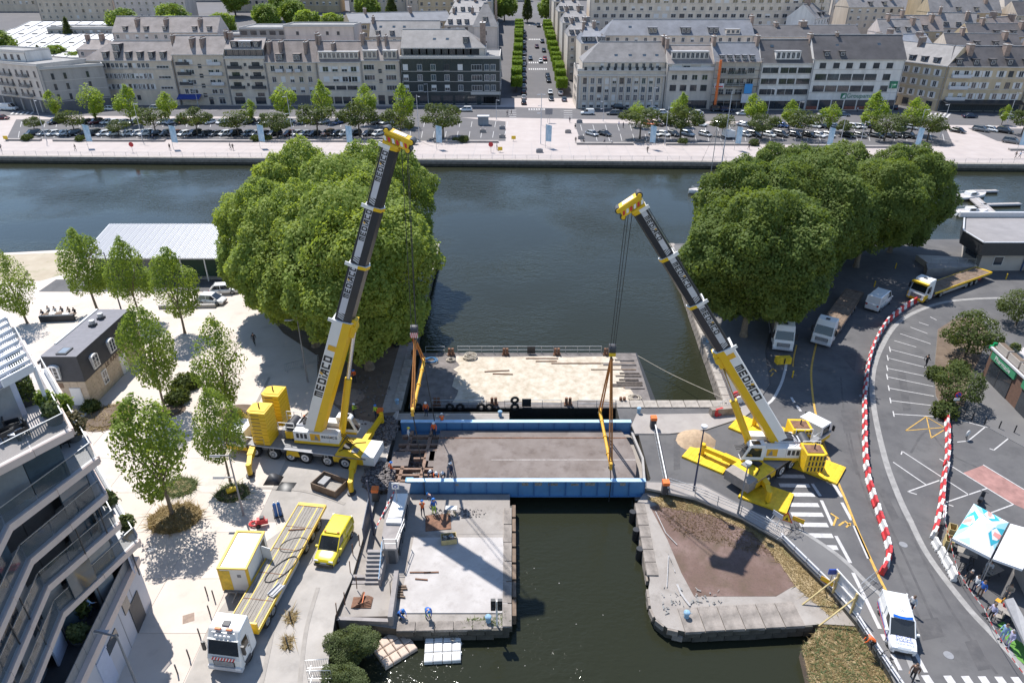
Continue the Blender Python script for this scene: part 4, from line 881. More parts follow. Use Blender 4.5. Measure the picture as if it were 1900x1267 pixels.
MB().box(green_s,L-3.3,L-.9,-.5,-.05,7.0,9.2).add([(L-2.8,-.52,7.4),(L-1.4,-.52,7.7),(L-1.6,-.52,8.7),(L-2.3,-.52,8.3)],[(0,1,2,3)],mat('sign_light_green',(.12,.42,.2),.5)).build('projecting_sign',gp)
# corner building beyond the side street
c0=onY(1662,108,262);c1=onY(1762,121,236)
bc=building('ochre corner house side with sunlit rows of white framed windows',(c1.x-17,268),(c1.x-.2,236.3),12,14.0,'yellow','slate',5.6,0,0,[(z,1.9,1.3,'shs',spread(9,3,33)) for z in (10.8,7.3,3.9)]+[(.4,2.4,2.2,'wide_d',spread(8,3,33))],[(u,.8,1.6,3.2) for u in (4,12,21)],[(u,1.5,1.5,.5) for u in spread(7,5,31)],balc=[(5,z,5,'s') for z in (10.6,7.1)],name='corner_house')
bc2=building('ochre corner house front with dark restaurant ground floor',(c1.x,236),(c1.x+26,234.5),12,14.0,'yellow','dark',5.6,3,0,[(z,1.9,1.5,'shs',[3,6,9.4,12.6,17,20,23.2]) for z in (10.8,7.3,3.9)]+[(.3,2.2,3,'wide_d',spread(7,2.2,24))],[(7,1.6,2.4,2.4,4),(18.5,1.6,2.4,2.4,4),(25.5,1,2,3)],[(u,1.7,1.7,.4) for u in spread(5,3,24)],balc=[(4.5,z,6,'s') for z in (10.6,7.1,3.7)],name='corner_house',skirt=(3.5,wallc['dark']))
tag(MB().add([(c1.x+.5,235.6,3.8),(c1.x+25.6,234.2,3.8),(c1.x+25.6,231.6,3.0),(c1.x+.5,233.0,3.0),(c1.x+25.6,231.6,2.7),(c1.x+.5,233.0,2.7)],[(3,2,1,0),(5,4,2,3)],blk).build('shop_awning'),'long black awning over the restaurant of the corner house','awning')
building('ochre house at the right photo edge with dark slate roof',(c1.x+26.2,234.4),(c1.x+46,233),12,14.4,'ochre','dark',6,0,0,[(z,1.9,1.5,'std',spread(6,2.4,17)) for z in (11,7.5,4.1)]+[(.3,2.4,3,'wide_d',spread(5,2.4,17))],[(10,1.6,2,2.4)],[(5,1.6,1.7,.4),(10,1.6,1.7,.4)])
# --- second and third rows: seen mostly as roofs
def back(label,x0,x1,y,depth,eave,wall,roof,rh,base=None,rows=None,rot=0.0,kind='gable',chim_=(),dorm=(),hip=(0,0),st='std',nst=3,velux=(),ww=1.2,name='town_building'):
 b=hill(y) if base is None else base;L=x1-x0
 if not chim_ and kind=='gable':chim_=[(L*.18,.9,1.6,2.2),(L*.62,1.1,1.8,2.4)]
 if not dorm and kind=='gable' and rh>3.5:dorm=[(L*f,1.4,1.4,.5) for f in (.12,.32,.5,.78,.92)]
 R=[]
 if rows is None:
  z=eave-2.3
  for k in range(nst):
   if z<.2:break
   R.append((z,1.5,ww,st,spread(max(2,int(L/3.4)),1.8,L-1.8)));z-=2.95
 else:R=rows
 ca,sa=math.cos(rot),math.sin(rot)
 return building(label,(x0,y),(x0+L*ca,y+L*sa),depth,eave,wall,roof,rh,hip[0],hip[1],R,chim_,dorm,base=b,kind=kind,name=name,group=None,velux=velux)
# school roofs top left: low white metal sawtooth bays
for k in range(4):
 back('white metal shed roof of the covered market, %s bay from the front' % ordn(k),-225,-156+k*3-(k % 2)*2,292+k*15,14.5,9+k*.3,'beige',mat('market_metal_roof',(.46,.45,.44),.5,var=.12,scale=.3),2.6,base=hill(292+k*15)-2,kind='shed',rows=[(6,1.2,2.2,'dark',spread(6,30,64))],name='shed_roofed_hall',velux=())
back('pink grey gabled house behind the long beige house',-152,-112,284,12,17.6,'pink','worn',5.2,chim_=[(9,.7,.8,5,4),(20,.7,.8,5,4),(33,.7,.8,5,4)],nst=3)
back('small hipped annex left of the pink grey house',-165,-152.5,280,11,12.5,'pink','worn',3,hip=(3,3))
back('low grey roofed garages behind the modern block',-205,-170,330,14,10,'conc','flat',0,kind='flat')
back('grey concrete school wing with flat roof and window band',-108,-78,296,20,16.5,'conc','flat',0,kind='flat',st='wide_d',ww=2.4,nst=2)
back('rendered pale party wall block with roof terrace',-84,-58,275,14,21.5,'pink','flat',0,kind='flat',rows=[(18.5,1.2,1.0,'dark',[5,16,20])])
back('grey pitched roof with three skylights behind the narrow house',-54,-27.5,282,12,16.5,'cream','slate',5.2,velux=[(4,.6),(9,.6),(13,.6)],chim_=[(1,.8,1.2,3)])
back('long school building with blue metal roof and ochre walls',-66,-22,306,12,16.5,'ochre','blue',3.4,rot=.42,st='wide',ww=2.4,nst=3)
back('long low grey school wing with flat roof',-128,-74,322,16,9.0,'conc','flat',0,kind='flat',st='wide_d',ww=2.6,nst=2)
for i,(x0,x1,y,d,e,w,r,rh) in enumerate(((-205,-168,392,13,14,'pink','slate',4),(-128,-96,424,13,18,'ochre','worn',3),(-92,-60,430,13,19,'beige','worn',3),(-57,-34,418,13,19,'beige','tile',3),(-46,-24,372,13,20,'yellow','worn',3),(-160,-132,430,13,18,'beige','worn',3),(-250,-210,400,14,15,'beige','slate',4),(-300,-255,430,14,18,'beige','worn',4))):
 back('beige apartment block on the hill behind, %s from the left' % ordn(sorted((-205,-128,-92,-57,-46,-160,-250,-300)).index(x0)),x0,x1,y,d,e,w,r,rh,nst=5,chim_=[(5,1,1.5),(15,1,1.5)])
back('tall pale gable house with a steep slate hip roof beside the avenue',-14.5,-5.2,276,14,23,'pink','slate',7.5,base=0,hip=(4,4),rows=[(20,1.4,1.1,'dark',[4.6]),(16.5,1.4,1.1,'dark',[4.6]),(13,1.4,1.1,'dark',[4.6])],dorm=[(4.6,1.6,1.8,1.2)],chim_=[(8.5,.9,1.4,2)])
for k in range(4):
 y=300+k*26
 back('pale avenue house on the left side, %s behind the slate hip roof' % ordn(k),-27,-9.6,y,22,17,('grey','cream','beige','grey')[k],'slate',4,hip=(2,2),nst=5)
# right of the avenue
for k in range(5):
 y=286+k*24;back('pale avenue house on the right side, %s from the corner' % ordn(k),21.5-k*.6,33-k*.6,y,20,16,('cream','grey','beige','cream','grey')[k],'slate',4,hip=(2,2),nst=5)
back('beige row house with dark roof dormers facing the classical house',33.2,88,271,13,19.4,'cream','blue',4.8,base=1,hip=(4,0),dorm=[(18,3,1.9,.5),(30,3.4,1.9,.5),(40,3.4,1.9,.5),(47,5,1.6,.3)],nst=4,chim_=[(55,1,1.2,3)],velux=[(10,.5)])
back('pale avenue house with stepped balconies on the right corner',24.5,33,262,22,18.5,'cream','blue',4.5,base=0,nst=4,hip=(2,2))
back('beige row house with roof vents to the right of the row',88.2,128,273,13,18.8,'cream','dark',3.4,base=1,nst=4,chim_=[(10,1.2,.8),(20,2.4,1.2)])
back('very long cream apartment block with many balconies at the top',34,139,332,14,23.5,'cream','worn',3.2,base=8.0,rows=[(z,1.6,1.5 if k % 2 else 2.2,'std',[u+(k % 2) for u in spread(27,3,101)]) for k,z in enumerate((20.3,17.4,14.5,11.6,8.7,5.8))],chim_=[(30,2,1.5),(60,2,1.5),(90,2,1.5)])
rr=random.Random(3)
spec=[(146,150,296,11,15,'pink','slate',.0,17),(128,22,262,12,13,'cream','zinc',.5,22),(140,24,276,12,13,'pink','zinc',.35,24),(152,20,300,12,15,'yellow','tile',-.1,20),(128,20,318,12,16,'white','slate',.9,20),(160,26,272,12,15,'beige','dark',-.1,26),(178,26,290,12,15,'ochre','dark',-.05,26),(190,24,262,12,14.5,'ochre','slate',-.1,24),(206,28,280,12,16,'yellow','dark',-.05,28),(150,26,338,12,17,'beige','slate',.1,26),(180,30,326,12,17,'ochre','slate',-.05,30),(214,30,320,12,17,'beige','dark',.05,30),(245,30,300,12,16,'ochre','slate',.0,30),(160,34,380,12,17,'cream','slate',.0,34),(200,34,372,12,17,'ochre','worn',.05,34),(240,34,360,12,19,'white','zinc',.0,34),(110,40,392,12,17,'cream','slate',.1,40),(60,44,396,12,17,'beige','slate',-.05,44),(280,40,380,12,17,'beige','slate',.0,40),(225,22,252,12,14,'ochre','dark',.02,22),(172,18,312,10,14,'white','slate',-.4,18),(196,20,304,10,14.5,'beige','tile',.5,20),(222,20,342,10,16,'cream','slate',-.2,20)]
for i,(x,_,y,d,e,w,r,rot,L) in enumerate(spec):
 back('%s house with %s roof among the upper right roofs, %s from left' % ({'pink':'pink grey','cream':'cream','yellow':'yellow stone','white':'white','beige':'beige','ochre':'ochre'}[w],{'slate':'grey slate','zinc':'pale zinc','tile':'brown','dark':'dark slate','worn':'weathered'}[r],ordn(sorted(range(len(spec)),key=lambda k:spec[k][0]).index(i))),x,x+L,y,d,e,w,r,rr.uniform(4.2,6),rot=rot,nst=3,chim_=[(L*.25,1.0,1.8,2.4),(L*.8,1.2,2.0,2.6,d*.35)],dorm=[(L*.4,1.5,1.5,.5),(L*.65,1.5,1.5,.5)])
for i,x0 in enumerate(range(-420,420,62)):      # distant town, closing the view
 back('distant pale apartment row on the hilltop, %s from the left' % ordn(i),x0,x0+56,520+(i % 3)*16,14,18+(i % 2)*3,('beige','cream','grey')[i % 3],'slate',4,nst=5,ww=1.5)
# ---------------------------------------------------------------- apartment building at the lower left
slab_m=mat('precast_slab_edge',(.60,.485,.43),.8,var=.06,scale=.8);wall_w=mat('white_render',(.47,.465,.50),.8,var=.06,scale=.6);wall_bl=mat('pale_blue_render',(.46,.49,.60),.8,var=.05)
terr_m=mat('terrace_tile',(.47,.43,.41),.7,var=.08,scale=.8);panel_g=mat('grey_facade_panel',(.20,.22,.24),.22,var=.2,scale=.5,spec=.7);shade_m=mat('recess_shade',(.05,.05,.055),.6,var=.15);soffit=mat('soffit_white',(.5,.5,.5),.8,var=.04)  # shade_m puts the shade of balcony recesses and doorways into the colour
perg=mat('pergola_white',(.60,.61,.63),.6,var=.05)
R0=thing('residence','modern apartment building with stepped glass balconies and pale slab bands at the lower left','apartment building',(-32,30,0))
lev=[(7.2,(-25.9,34.9),(-27.7,28.8)),(10.2,(-25.7,33.4),(-27.3,28.2)),(13.2,(-25.4,32.8),(-26.8,27.4)),(16.2,(-24.9,32.6),(-26.6,26.9)),(19.2,(-24.8,31.3),(-26.9,27.6))]
def outline(c,b,n=14.0):
 return [Vector(c),Vector(c)+Vector((-12.5,14))/18.77*n,Vector((-48,c[1]+8)),Vector((-48,17)),Vector((b[0]+2.9,17)),Vector(b)]
def inset_pt(poly,d):
 out=[];k=len(poly)
 for i in range(k):
  p,q,r=poly[i-1],poly[i],poly[(i+1) % k];d1=(q-p).normalized();d2=(r-q).normalized();n1=Vector((-d1.y,d1.x));n2=Vector((-d2.y,d2.x));m=(n1+n2)
  out.append(q+m/ max(.35,m.dot(n1))*d)
 return out
MB().prism(wall_w,[(-27.3,35.9),(-39,49),(-50,45),(-50,15),(-24.6,15)],-.05,4.2).build('ground_floor_wall',R0,True)
ground_edge=[Vector((-27.3,35.9)),Vector((-24.6,15))]
rnd=random.Random(11)
def along(a,b,step):
 L=(b-a).length;n=max(1,int(round(L/step)));return [(a+(b-a)*i/n,a+(b-a)*(i+1)/n) for i in range(n)]
for k,(z,c,b) in enumerate(lev):
 c,b=Vector(c),Vector(b);O=outline(c,b)
 MB().prism(terr_m if k==4 else soffit,[(p.x,p.y) for p in O],z-.30,z,slab_m).build('floor_slab',R0,True)
 edges=[(O[1],O[0]),(O[0],O[5]),(O[5],O[4])]
 e=MB()
 for p,q in edges:
  d=(q-p).normalized();n=Vector((d.y,-d.x)) if Vector((d.y,-d.x)).dot(Vector((1,0)))>0 else Vector((-d.y,d.x))
  for s0,s1 in along(p,q,2.6):
   MB().beam(slab_m,(s0.x+d.x*.012+n.x*.06,s0.y+d.y*.012+n.y*.06,z-.18),(s1.x-d.x*.012+n.x*.06,s1.y-d.y*.012+n.y*.06,z-.16),.14,.44).build('edge_panel',R0,True)
  for s0,s1 in along(p,q,2.0):      # glass balustrade panes
   MB().beam(railglass,(s0.x+d.x*.03-n.x*.12,s0.y+d.y*.03-n.y*.12,z+.62),(s1.x-d.x*.03-n.x*.12,s1.y-d.y*.03-n.y*.12,z+.62),.025,1.0).build('balustrade_pane',R0,True)
  MB().beam(steel,(p.x-n.x*.12,p.y-n.y*.12,z+1.14),(q.x-n.x*.12,q.y-n.y*.12,z+1.14),.06,.04).build('handrail',R0,True)
 # facade panels of the storey below this slab
 zb=4.2 if k==0 else lev[k-1][0]
 I=inset_pt(O,.85)
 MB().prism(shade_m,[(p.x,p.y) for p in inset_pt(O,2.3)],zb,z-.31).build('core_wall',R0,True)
 for p,q in ((I[1],I[0]),(I[0],I[5]),(I[5],I[4])):
  d=(q-p).normalized();n=Vector((d.y,-d.x)) if Vector((d.y,-d.x)).x>0 else Vector((-d.y,d.x))
  for j,(s0,s1) in enumerate(along(p,q,1.7)):
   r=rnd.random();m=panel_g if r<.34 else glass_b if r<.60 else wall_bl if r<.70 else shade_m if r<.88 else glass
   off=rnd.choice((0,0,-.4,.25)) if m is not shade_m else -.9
   a_,b_=s0+n*off,s1+n*off
   MB().beam(m,(a_.x+d.x*.02,a_.y+d.y*.02,(zb+z-.32)/2),(b_.x-d.x*.02,b_.y-d.y*.02,(zb+z-.32)/2),.12,z-.34-zb).build('facade_panel',R0,True)
   if rnd.random()<.4:MB().beam(frame_d,(s0.x+n.x*.4,s0.y+n.y*.4,(zb+z-.32)/2),(s0.x+n.x*.46,s0.y+n.y*.46,(zb+z-.32)/2),.06,z-.34-zb).build('mullion',R0,True)
# ground floor parapet, door and windows
a,b=ground_edge;d=(b-a).normalized();n=Vector((-d.y,d.x));n=n if n.x>0 else -n
MB().beam(slab_m,(a.x+n.x*.05,a.y+n.y*.05,4.3),(b.x+n.x*.05,b.y+n.y*.05,4.3),.45,.6).build('parapet',R0,True)
for s0,s1 in along(a,b,1.2):MB().beam(gry_m,(s0.x-n.x*.1,s0.y-n.y*.1,5.05),(s1.x-n.x*.1-d.x*.03,s1.y-n.y*.1-d.y*.03,5.05),.05,.85).build('balustrade_pane',R0,True)
MB().prism(shade_m,[(-27.7,35.3),(-38,46.5),(-45,42),(-45,15),(-25.1,15)],4.2,4.23).build('terrace_floor',R0,True)
for s,z0,z1,w,m,nm in ((.9,0,2.6,1.6,shade_m,'door'),(2.2,2.6,3.9,.9,glass,'window'),(4.6,2.4,3.2,1.6,glass,'window'),(6.1,.4,3.4,1.5,wall_bl,'garage_door'),(8.6,.3,3.0,1.8,shade_m,'door')):
 p=a+d*(s+.4);MB().beam(m,(p.x+n.x*.02,p.y+n.y*.02,(z0+z1)/2),(p.x+d.x*w+n.x*.02,p.y+d.y*w+n.y*.02,(z0+z1)/2),.1,z1-z0).build(nm,R0,True)
for s in (2.0,4.1,7.9):p=a+d*s;MB().beam(gry_m,(p.x+n.x*.0,p.y,2),(p.x+d.x*.06+n.x*.0,p.y+d.y*.06,2),.03,3.9).build('wall_joint',R0,True)
# roof terrace: penthouse, pergola
ph=[g(51,768,19.2),g(22,690,19.2),g(-60,640,19.2),g(-150,800,19.2),g(-20,815,19.2)]
MB().prism(wall_bl,[P2(p) for p in ph],19.2,21.9).prism(soffit,[P2(p) for p in inset_pt([Vector(P2(p)) for p in ph][::-1],-.25)],21.9,22.2,slab_m).build('penthouse',R0,True)
p,q=Vector(P2(ph[0])),Vector(P2(ph[4]));
MB().beam(panel_g,(p.x*.85+q.x*.15+.1,p.y*.85+q.y*.15-.1,20.4),(p.x*.3+q.x*.7+.1,p.y*.3+q.y*.7-.1,20.4),.1,2.3).build('shutter',R0,True)
pa,pb,pc,pd=[g(*v,22.3) for v in ((-30,612),(10,590),(62,681),(4,712))]
for i in range(9):
 f=i/8;u=pa+(pd-pa)*f;v=pb+(pc-pb)*f;MB().beam(perg,u,v,.10,.18 if i<8 else .5).build('pergola_beam',R0,True)
for i in range(13):
 f=(i+.5)/13;u=pa+(pb-pa)*f;v=pd+(pc-pd)*f;MB().beam(perg,u+Vector((0,0,-.15)),v+Vector((0,0,-.15)),.055,.08).build('pergola_slat',R0,True)
for p in (pb,pc):MB().beam(perg,(p.x,p.y,19.2),(p.x,p.y,22.3),.14,.14).build('pergola_post',R0,True)
lou=MB().box(blk,-.3,.3,-.35,.35,.36,.42).box(blk,-.3,-.24,-.35,.35,.42,.66).box(blk,.24,.3,-.35,.35,.42,.66)
for x in (-.24,.24):
 for y in (-.3,.3):lou.box(blk,x-.03,x+.03,y-.03,y+.03,0,.36)
seat=lou.mesh('seat');bk=MB()
for i in range(4):bk.box(blk,-.28+i*.17,-.2+i*.17,.30,.36,.42,.95)
bk.box(blk,-.3,.3,.29,.37,.9,.97);bk=bk.mesh('backrest')
for px,py,z,rz,lb in ((28,800,19.2,2.2,'black slatted armchair on the roof terrace beside the shutter'),(42,810,19.2,-.6,'black slatted armchair at the roof terrace edge'),(15,815,19.2,2.6,'black slatted armchair near the left edge of the roof terrace'),(105,838,16.2,.5,'black armchair on the balcony under the roof terrace'),(120,828,16.2,-1.1,'black armchair in the balcony corner under the roof terrace')):
 t=thing('armchair',lb,'armchair',g(px,py,z),rz);inst('seat',seat,t);inst('backrest',bk,t)
t=thing('side_table','small white table between the armchairs on the roof terrace','table',g(35,812,19.2));MB().box(wht,-.35,.35,-.35,.35,.40,.45).build('tabletop',t)
for x in (-.3,.3):
 for y in (-.3,.3):MB().box(blk,x-.025,x+.025,y-.025,y+.025,0,.4).build('leg',t)
pot_m=mat('grey_pot',(.10,.11,.12),.6,var=.15)
def planter(px,py,z,lb,r=.55,h=.7,s=1.0,m=None):
 t=thing('potted_plant',lb,'potted plant',g(px,py,z));MB().cyl(pot_m,(0,0,0),(0,0,h),r*.75,12,r).build('pot',t)
 inst('foliage',crown_mesh('foliage',m or leaf_bush,(.9*s,.9*s,.9*s),14,900,.2,int(px*3+py),'ball',.4,(.3,.5),(0,0,h+.6*s)),t)
planter(104,784,19.2,'round grey pot with a bushy plant at the roof terrace corner',.5,.6,.5)
planter(92,762,19.2,'light green shrub in a pot beside the roof terrace glass',.4,.5,.6,leaf_plane)
planter(140,815,16.2,'tall reddish bush on the balcony corner under the roof terrace',.5,.6,1.0,leafmat('olive_leaf',(.07,.06,.03),(.16,.14,.07)))
planter(122,775,16.2,'bamboo hedge beside the balcony end wall',.5,.6,.8,leaf_plane)
planter(208,940,10.2,'small green plant on the balcony rail end',.3,.4,.6);planter(240,985,7.2,'low plant at the lowest balcony corner',.35,.4,.7);planter(150,1150,4.2,'dark leafy plant on the ground floor terrace',.5,.6,1.1,leaf_dark);planter(150,1190,4.2,'white trough with green plants on the ground floor terrace',.5,.4,.7)
t=thing('planter_hedge','narrow dark planter with a green hedge on the roof terrace','planter',g(45,725,19.2),heading(g(30,690,19.2),g(55,755,19.2)))
MB().box(anth,-2.2,2.2,-.3,.3,0,.6).build('trough',t);inst('foliage',crown_mesh('foliage',leaf_dark,(2.1,.45,.6),20,1600,.2,5,'box',centre=(0,0,1.0)),t)
# ---------------------------------------------------------------- stone house with mansard roof
sth=mat('limestone_ashlar',(.52,.42,.31),.85,var=.14,scale=1.2,bump=.15,bscale=6);mans=mat('anthracite_slate',(.040,.042,.050),.55,var=.15,scale=2)
Hs=thing('stone_house','small limestone house with dark mansard roof and white arched dormers','house',(-45.7,62,0))      # local x: -4.3..0, y: 0..12
MB().box(sth,-4.3,0,0,12,-.05,3.2).build('wall',Hs)
for r_ in range(8):
 for j in range(12):
  for nm,x,y,wx,wy in (('east',.012,.5+j+(r_ % 2)*.25,.03,.94),):
   if y<11.6:MB().box(sth,x-.02,x+.02,y-.48,y+.46,.02+r_*.39,.02+r_*.39+.375).build('stone',Hs)
  if j<5 and -4.3+.45+j*.86<-.3:MB().box(sth,-4.3+.03+j*.86,-4.3+.86+j*.86-.02,-.03,.0,.02+r_*.39,.02+r_*.39+.375).build('stone',Hs)
rf=MB().loft(mans,[[(-4.4,-.1,3.2),(.1,-.1,3.2),(.1,12.1,3.2),(-4.4,12.1,3.2)],[(-4.1,.35,6),(-.25,.35,6),(-.25,11.7,6),(-4.1,11.7,6)]])
rf.box(mat('grey_roof_felt',(.19,.185,.20),.85,var=.1,scale=1.5),-4.1,-.25,.35,11.7,6.0,6.05).box(wht,-4.15,-3.9,3,11.6,6.05,6.16)
roofo=rf.build('roof',Hs)
MB().box(frame_d,-2.6,-1.5,.7,2.1,6.05,6.2).box(glass_w,-2.45,-1.65,.85,1.95,6.2,6.22).build('skylight',roofo)
for y in (7.4,9.2):MB().box(anth,-2.6,-1.9,y-.35,y+.35,6.05,6.3).cyl(steel,(-2.25,y,6.3),(-2.25,y,6.75),.3,10).build('roof_vent',roofo)
def arched(parent,loc,rz):
 b=MB();pts=[(-.6,0),(.6,0),(.6,1.35)]+[(.6*math.cos(math.pi*i/6),1.35+.28*math.sin(math.pi*i/6)) for i in range(1,6)]+[(-.6,1.35)]
 k=len(pts);b.add([(x,-.22,z) for x,z in pts]+[(x,.25,z) for x,z in pts],[tuple(range(k))]+[(i,k+i,k+(i+1) % k,(i+1) % k) for i in range(k)],wht)
 for sx in (-1,1):
  for zz in (.15,.60,1.05):b.box(glass,sx*.25-.17,sx*.25+.17,-.235,-.221,zz,zz+.38)
 o=b.build('dormer_window',parent);o.location=loc;o.rotation_euler=(0,0,rz)
arched(Hs,(-2.9,.02,3.5),0)
for y in (2.5,6.0,9.5):arched(Hs,(-.02,y,3.5),math.pi/2)
def flatwin(parent,loc,rz,w=.8,h=1.5,m=None,nm='window'):
 b=MB().box(wht,-w/2-.1,w/2+.1,-.08,0,-.08,h+.1)
 if m:b.box(m,-w/2,w/2,-.1,-.08,0,h)
 else:
  for sx in (-1,1):b.box(glass,sx*w/4-w*.19,sx*w/4+w*.19,-.09,-.08,.05,h*.45).box(glass,sx*w/4-w*.19,sx*w/4+w*.19,-.09,-.08,h*.52,h-.05)
 o=b.build(nm,parent);o.location=loc;o.rotation_euler=(0,0,rz)
flatwin(Hs,(.03,3.3,1.0),math.pi/2);flatwin(Hs,(.03,10.4,1.2),math.pi/2);flatwin(Hs,(.03,7.2,.05),math.pi/2,1.1,2.2,wht,'door');flatwin(Hs,(-1.3,-.04,.1),0,1.0,2.2,wht,'door')
MB().box(mat('brown_plaque',(.22,.14,.09),.8),-3.7,-2.4,-.06,-.03,2.4,3.0).build('plaque',Hs);MB().box(stone_m,-2.2,-.3,-1.5,-.05,-.02,.14).box(stone_m,-2.0,-.5,-1.2,-.05,.14,.24).build('doorstep',Hs)
place_text('LE RAPHAEL',.85,mat('bronze_letters',(.09,.045,.025),.6),Hs,(-45.62,68.2,2.84),(0,1,0),(0,0,1))
An=thing('annex','dark annex with a white slatted roof left of the stone house','annex',(-53.6,64.5,0));MB().box(anth,0,3.4,0,.15,0,3).box(anth,0,3.4,8.4,8.5,0,3).box(anth,0,.12,.15,8.4,0,3).box(anth,3.28,3.4,.15,8.4,0,3).build('wall',An);MB().box(gry_m,.12,3.28,.15,8.4,2.4,2.5).build('ceiling',An)
for i in range(14):MB().box(wht,.12,3.28,.25+i*.58,.25+i*.58+.42,2.7,2.76).build('roof_slat',An)
# ---------------------------------------------------------------- white roofed hall
Ha=thing('boat_hall','long hall with a white ribbed metal roof and green front by the water','hall',(-64.8,95.6,0));wr=mat('white_ribbed_metal',(.64,.64,.64),.5,var=.03);wrs=mat('roof_rib_grey',(.50,.50,.52),.45,var=.05);grn=mat('dark_green_cladding',(.02,.055,.032),.6,var=.2,scale=.8)
Lh=30.0
MB().box(grn,.6,Lh-.6,2.2,9,0,3.6).build('wall',Ha)
MB().add([(0,0,3.85),(Lh,0,3.85),(Lh,9.6,5.75),(0,9.6,5.75),(Lh,9.6,3.4),(0,9.6,3.4),(Lh,0,3.65),(0,0,3.65)],[(0,1,6,7),(1,2,4,6),(3,0,7,5),(2,3,5,4),(7,6,4,5)],gry_l).build('roof_frame',Ha)
sheetm=MB().add([(.02,-.15,3.88),(.98,-.15,3.88),(.98,9.7,5.83),(.02,9.7,5.83)],[(0,1,2,3)],wr)
for u in (.24,.49,.74,.97):sheetm.beam(wrs,(u,-.15,3.93),(u,9.7,5.88),.09,.10)
sheetm=sheetm.mesh('roof_sheet')
for i in range(int(Lh)):inst('roof_sheet',sheetm,Ha,(i,0,0))
for i in range(9):MB().box(wht,.2+i*3.65,.36+i*3.65,.15,.31,0,3.85).build('post',Ha)
for u in (20.3,21.7):MB().box(frame_d,u,u+1.3,2.12,2.2,.1,3.2).box(glass,u+.1,u+1.2,2.1,2.12,.3,3.0).build('glazed_door',Ha)
MB().box(gry_m,8,11,2.1,2.2,.1,3).build('sliding_door',Ha)
# ---------------------------------------------------------------- flat roofed quay building on the right
fr_m=mat('grey_roof_membrane',(.24,.225,.225),.85,var=.12,scale=.4);fas=mat('black_fascia',(.03,.032,.036),.5,var=.15);rend=mat('cream_render',(.40,.36,.32),.85,var=.08,scale=.6)
Fb=thing('quay_building','flat roofed white building with a deep black fascia beside the pontoon','building',(73,99.4,0))
foot_=[(73.5,100),(73.6,104.6),(77.2,110.5),(110,110.5),(110,100)]
MB().prism(rend,foot_,-.05,3.0).build('wall',Fb,True)
big=[(72.3,99.0),(72.4,104.6),(76.4,111.2),(111,111.2),(111,99.0)]
MB().prism(fas,big,2.9,5.0).prism(fr_m,[(72.6,99.3),(72.7,104.5),(76.6,110.9),(110.7,110.9),(110.7,99.3)],5.0,5.05).build('roof',Fb,True)
for p,q in zip(big,big[1:]+big[:1]):MB().beam(gry_l,(p[0],p[1],5.08),(q[0],q[1],5.08),.22,.14).build('roof_edge',Fb,True)
MB().box(gry_l,75.5,111,111.0,111.5,5.1,5.9).build('back_parapet',Fb,True)
for x in (75.6,82,86):MB().box(glass,x,x+1.3,99.9,99.99,1.0,2.3).box(frame_w,x-.1,x+1.4,99.95,99.995,.9,2.4).build('window',Fb,True)
MB().beam(glass,(73.45,101.2,2.0),(73.5,104,2.0),.1,1.0).build('window',Fb,True);MB().box(mat('blue_pipe',(.05,.09,.2),.5),80.2,80.35,99.8,99.95,0,2.9).build('downpipe',Fb,True)
Rp=thing('access_ramp','concrete ramp and steps with a railing in front of the quay building','ramp',(67,99,0));MB().prism(rend,[(66,100.5),(73.3,100.0),(73.4,103.5),(66,104.5)],0,.9).prism(pad_m,[(64,97.5),(72,98.6),(72,99.8),(65,99.9)],0,1.3).build('ramp_slab',Rp,True)
for x in range(6):MB().beam(steel,(66+x*1.4,100.3,.9),(66+x*1.4,100.3,1.9),.05,.05).build('post',Rp,True)
MB().beam(steel,(66,100.3,1.9),(73,100.3,1.9),.05,.05).build('rail',Rp,True)
tag(MB().prism(mat('yellow_bin',(.55,.42,.02),.6),[(80.8,98.2),(83,98.2),(83,99.2),(80.8,99.2)],.01,1.1).box(blk,80.8,83,98.2,99.2,1.1,1.16).build('salt_bin'),'yellow salt bin against the quay building wall','bin')
# ---------------------------------------------------------------- pharmacy block and cafe on the right edge
cafe_wall=mat('brown_shop_wall',(.15,.085,.06),.85,var=.2);
fa=[g(1790+35,700),g(1866,742),g(1905,785)];u=(fa[1]-fa[0]).normalized();nb=Vector((u.y,-u.x,0));nb=-nb if nb.x<0 else nb
ang=math.atan2(u.y,u.x)
Ph=thing('pharmacy_building','low shop building with a green pharmacy fascia and planted roof terrace at the right edge','shop building',fa[0],ang)   # local x along the front, y: towards the back is +
sgn=1 if Vector((-math.sin(ang),math.cos(ang),0)).dot(nb)>0 else -1
Y_=lambda a,b:(a,b) if sgn>0 else (-b,-a)
MB().box(cafe_wall,-.4,12,*Y_(0,8),0,3.9).build('wall',Ph);MB().box(terr_m,-.4,12,*Y_(.3,8),3.9,3.95).build('roof_terrace',Ph)
MB().box(glass,.3,4.6,*Y_(-.06,-.003),.1,2.6).box(frame_d,2.2,2.3,*Y_(-.08,-.06),.1,2.6).build('shop_window',Ph);MB().box(glass,6.6,9.6,*Y_(-.06,-.003),.1,2.6).build('shop_window',Ph)
for i,x in enumerate((0.1,6.3)):MB().box(mat('pharmacy_green',(.05,.26,.13),.6,var=.08),x,x+4.8,*Y_(-.18,-.003),2.7,3.6).build('fascia_sign',Ph)
o_=fa[0]+u*2.5-nb*.22
place_text('Pharmacie',.75,wht,Ph,(o_.x,o_.y,3.15),u if sgn>0 else u,(0,0,1))
for i in range(3):MB().box(rend,.2+i*2.3,2.2+i*2.3,*Y_(.05,.7),3.95,4.75).box(dirt_m,.3+i*2.3,2.1+i*2.3,*Y_(.12,.63),4.75,4.8).build('planter_box',Ph)
MB().box(gry_l,-.4,12,*Y_(-.25,.04),3.7,3.9).box(railglass,0,11,*Y_(.9,.95),3.95,4.9).build('parapet',Ph)
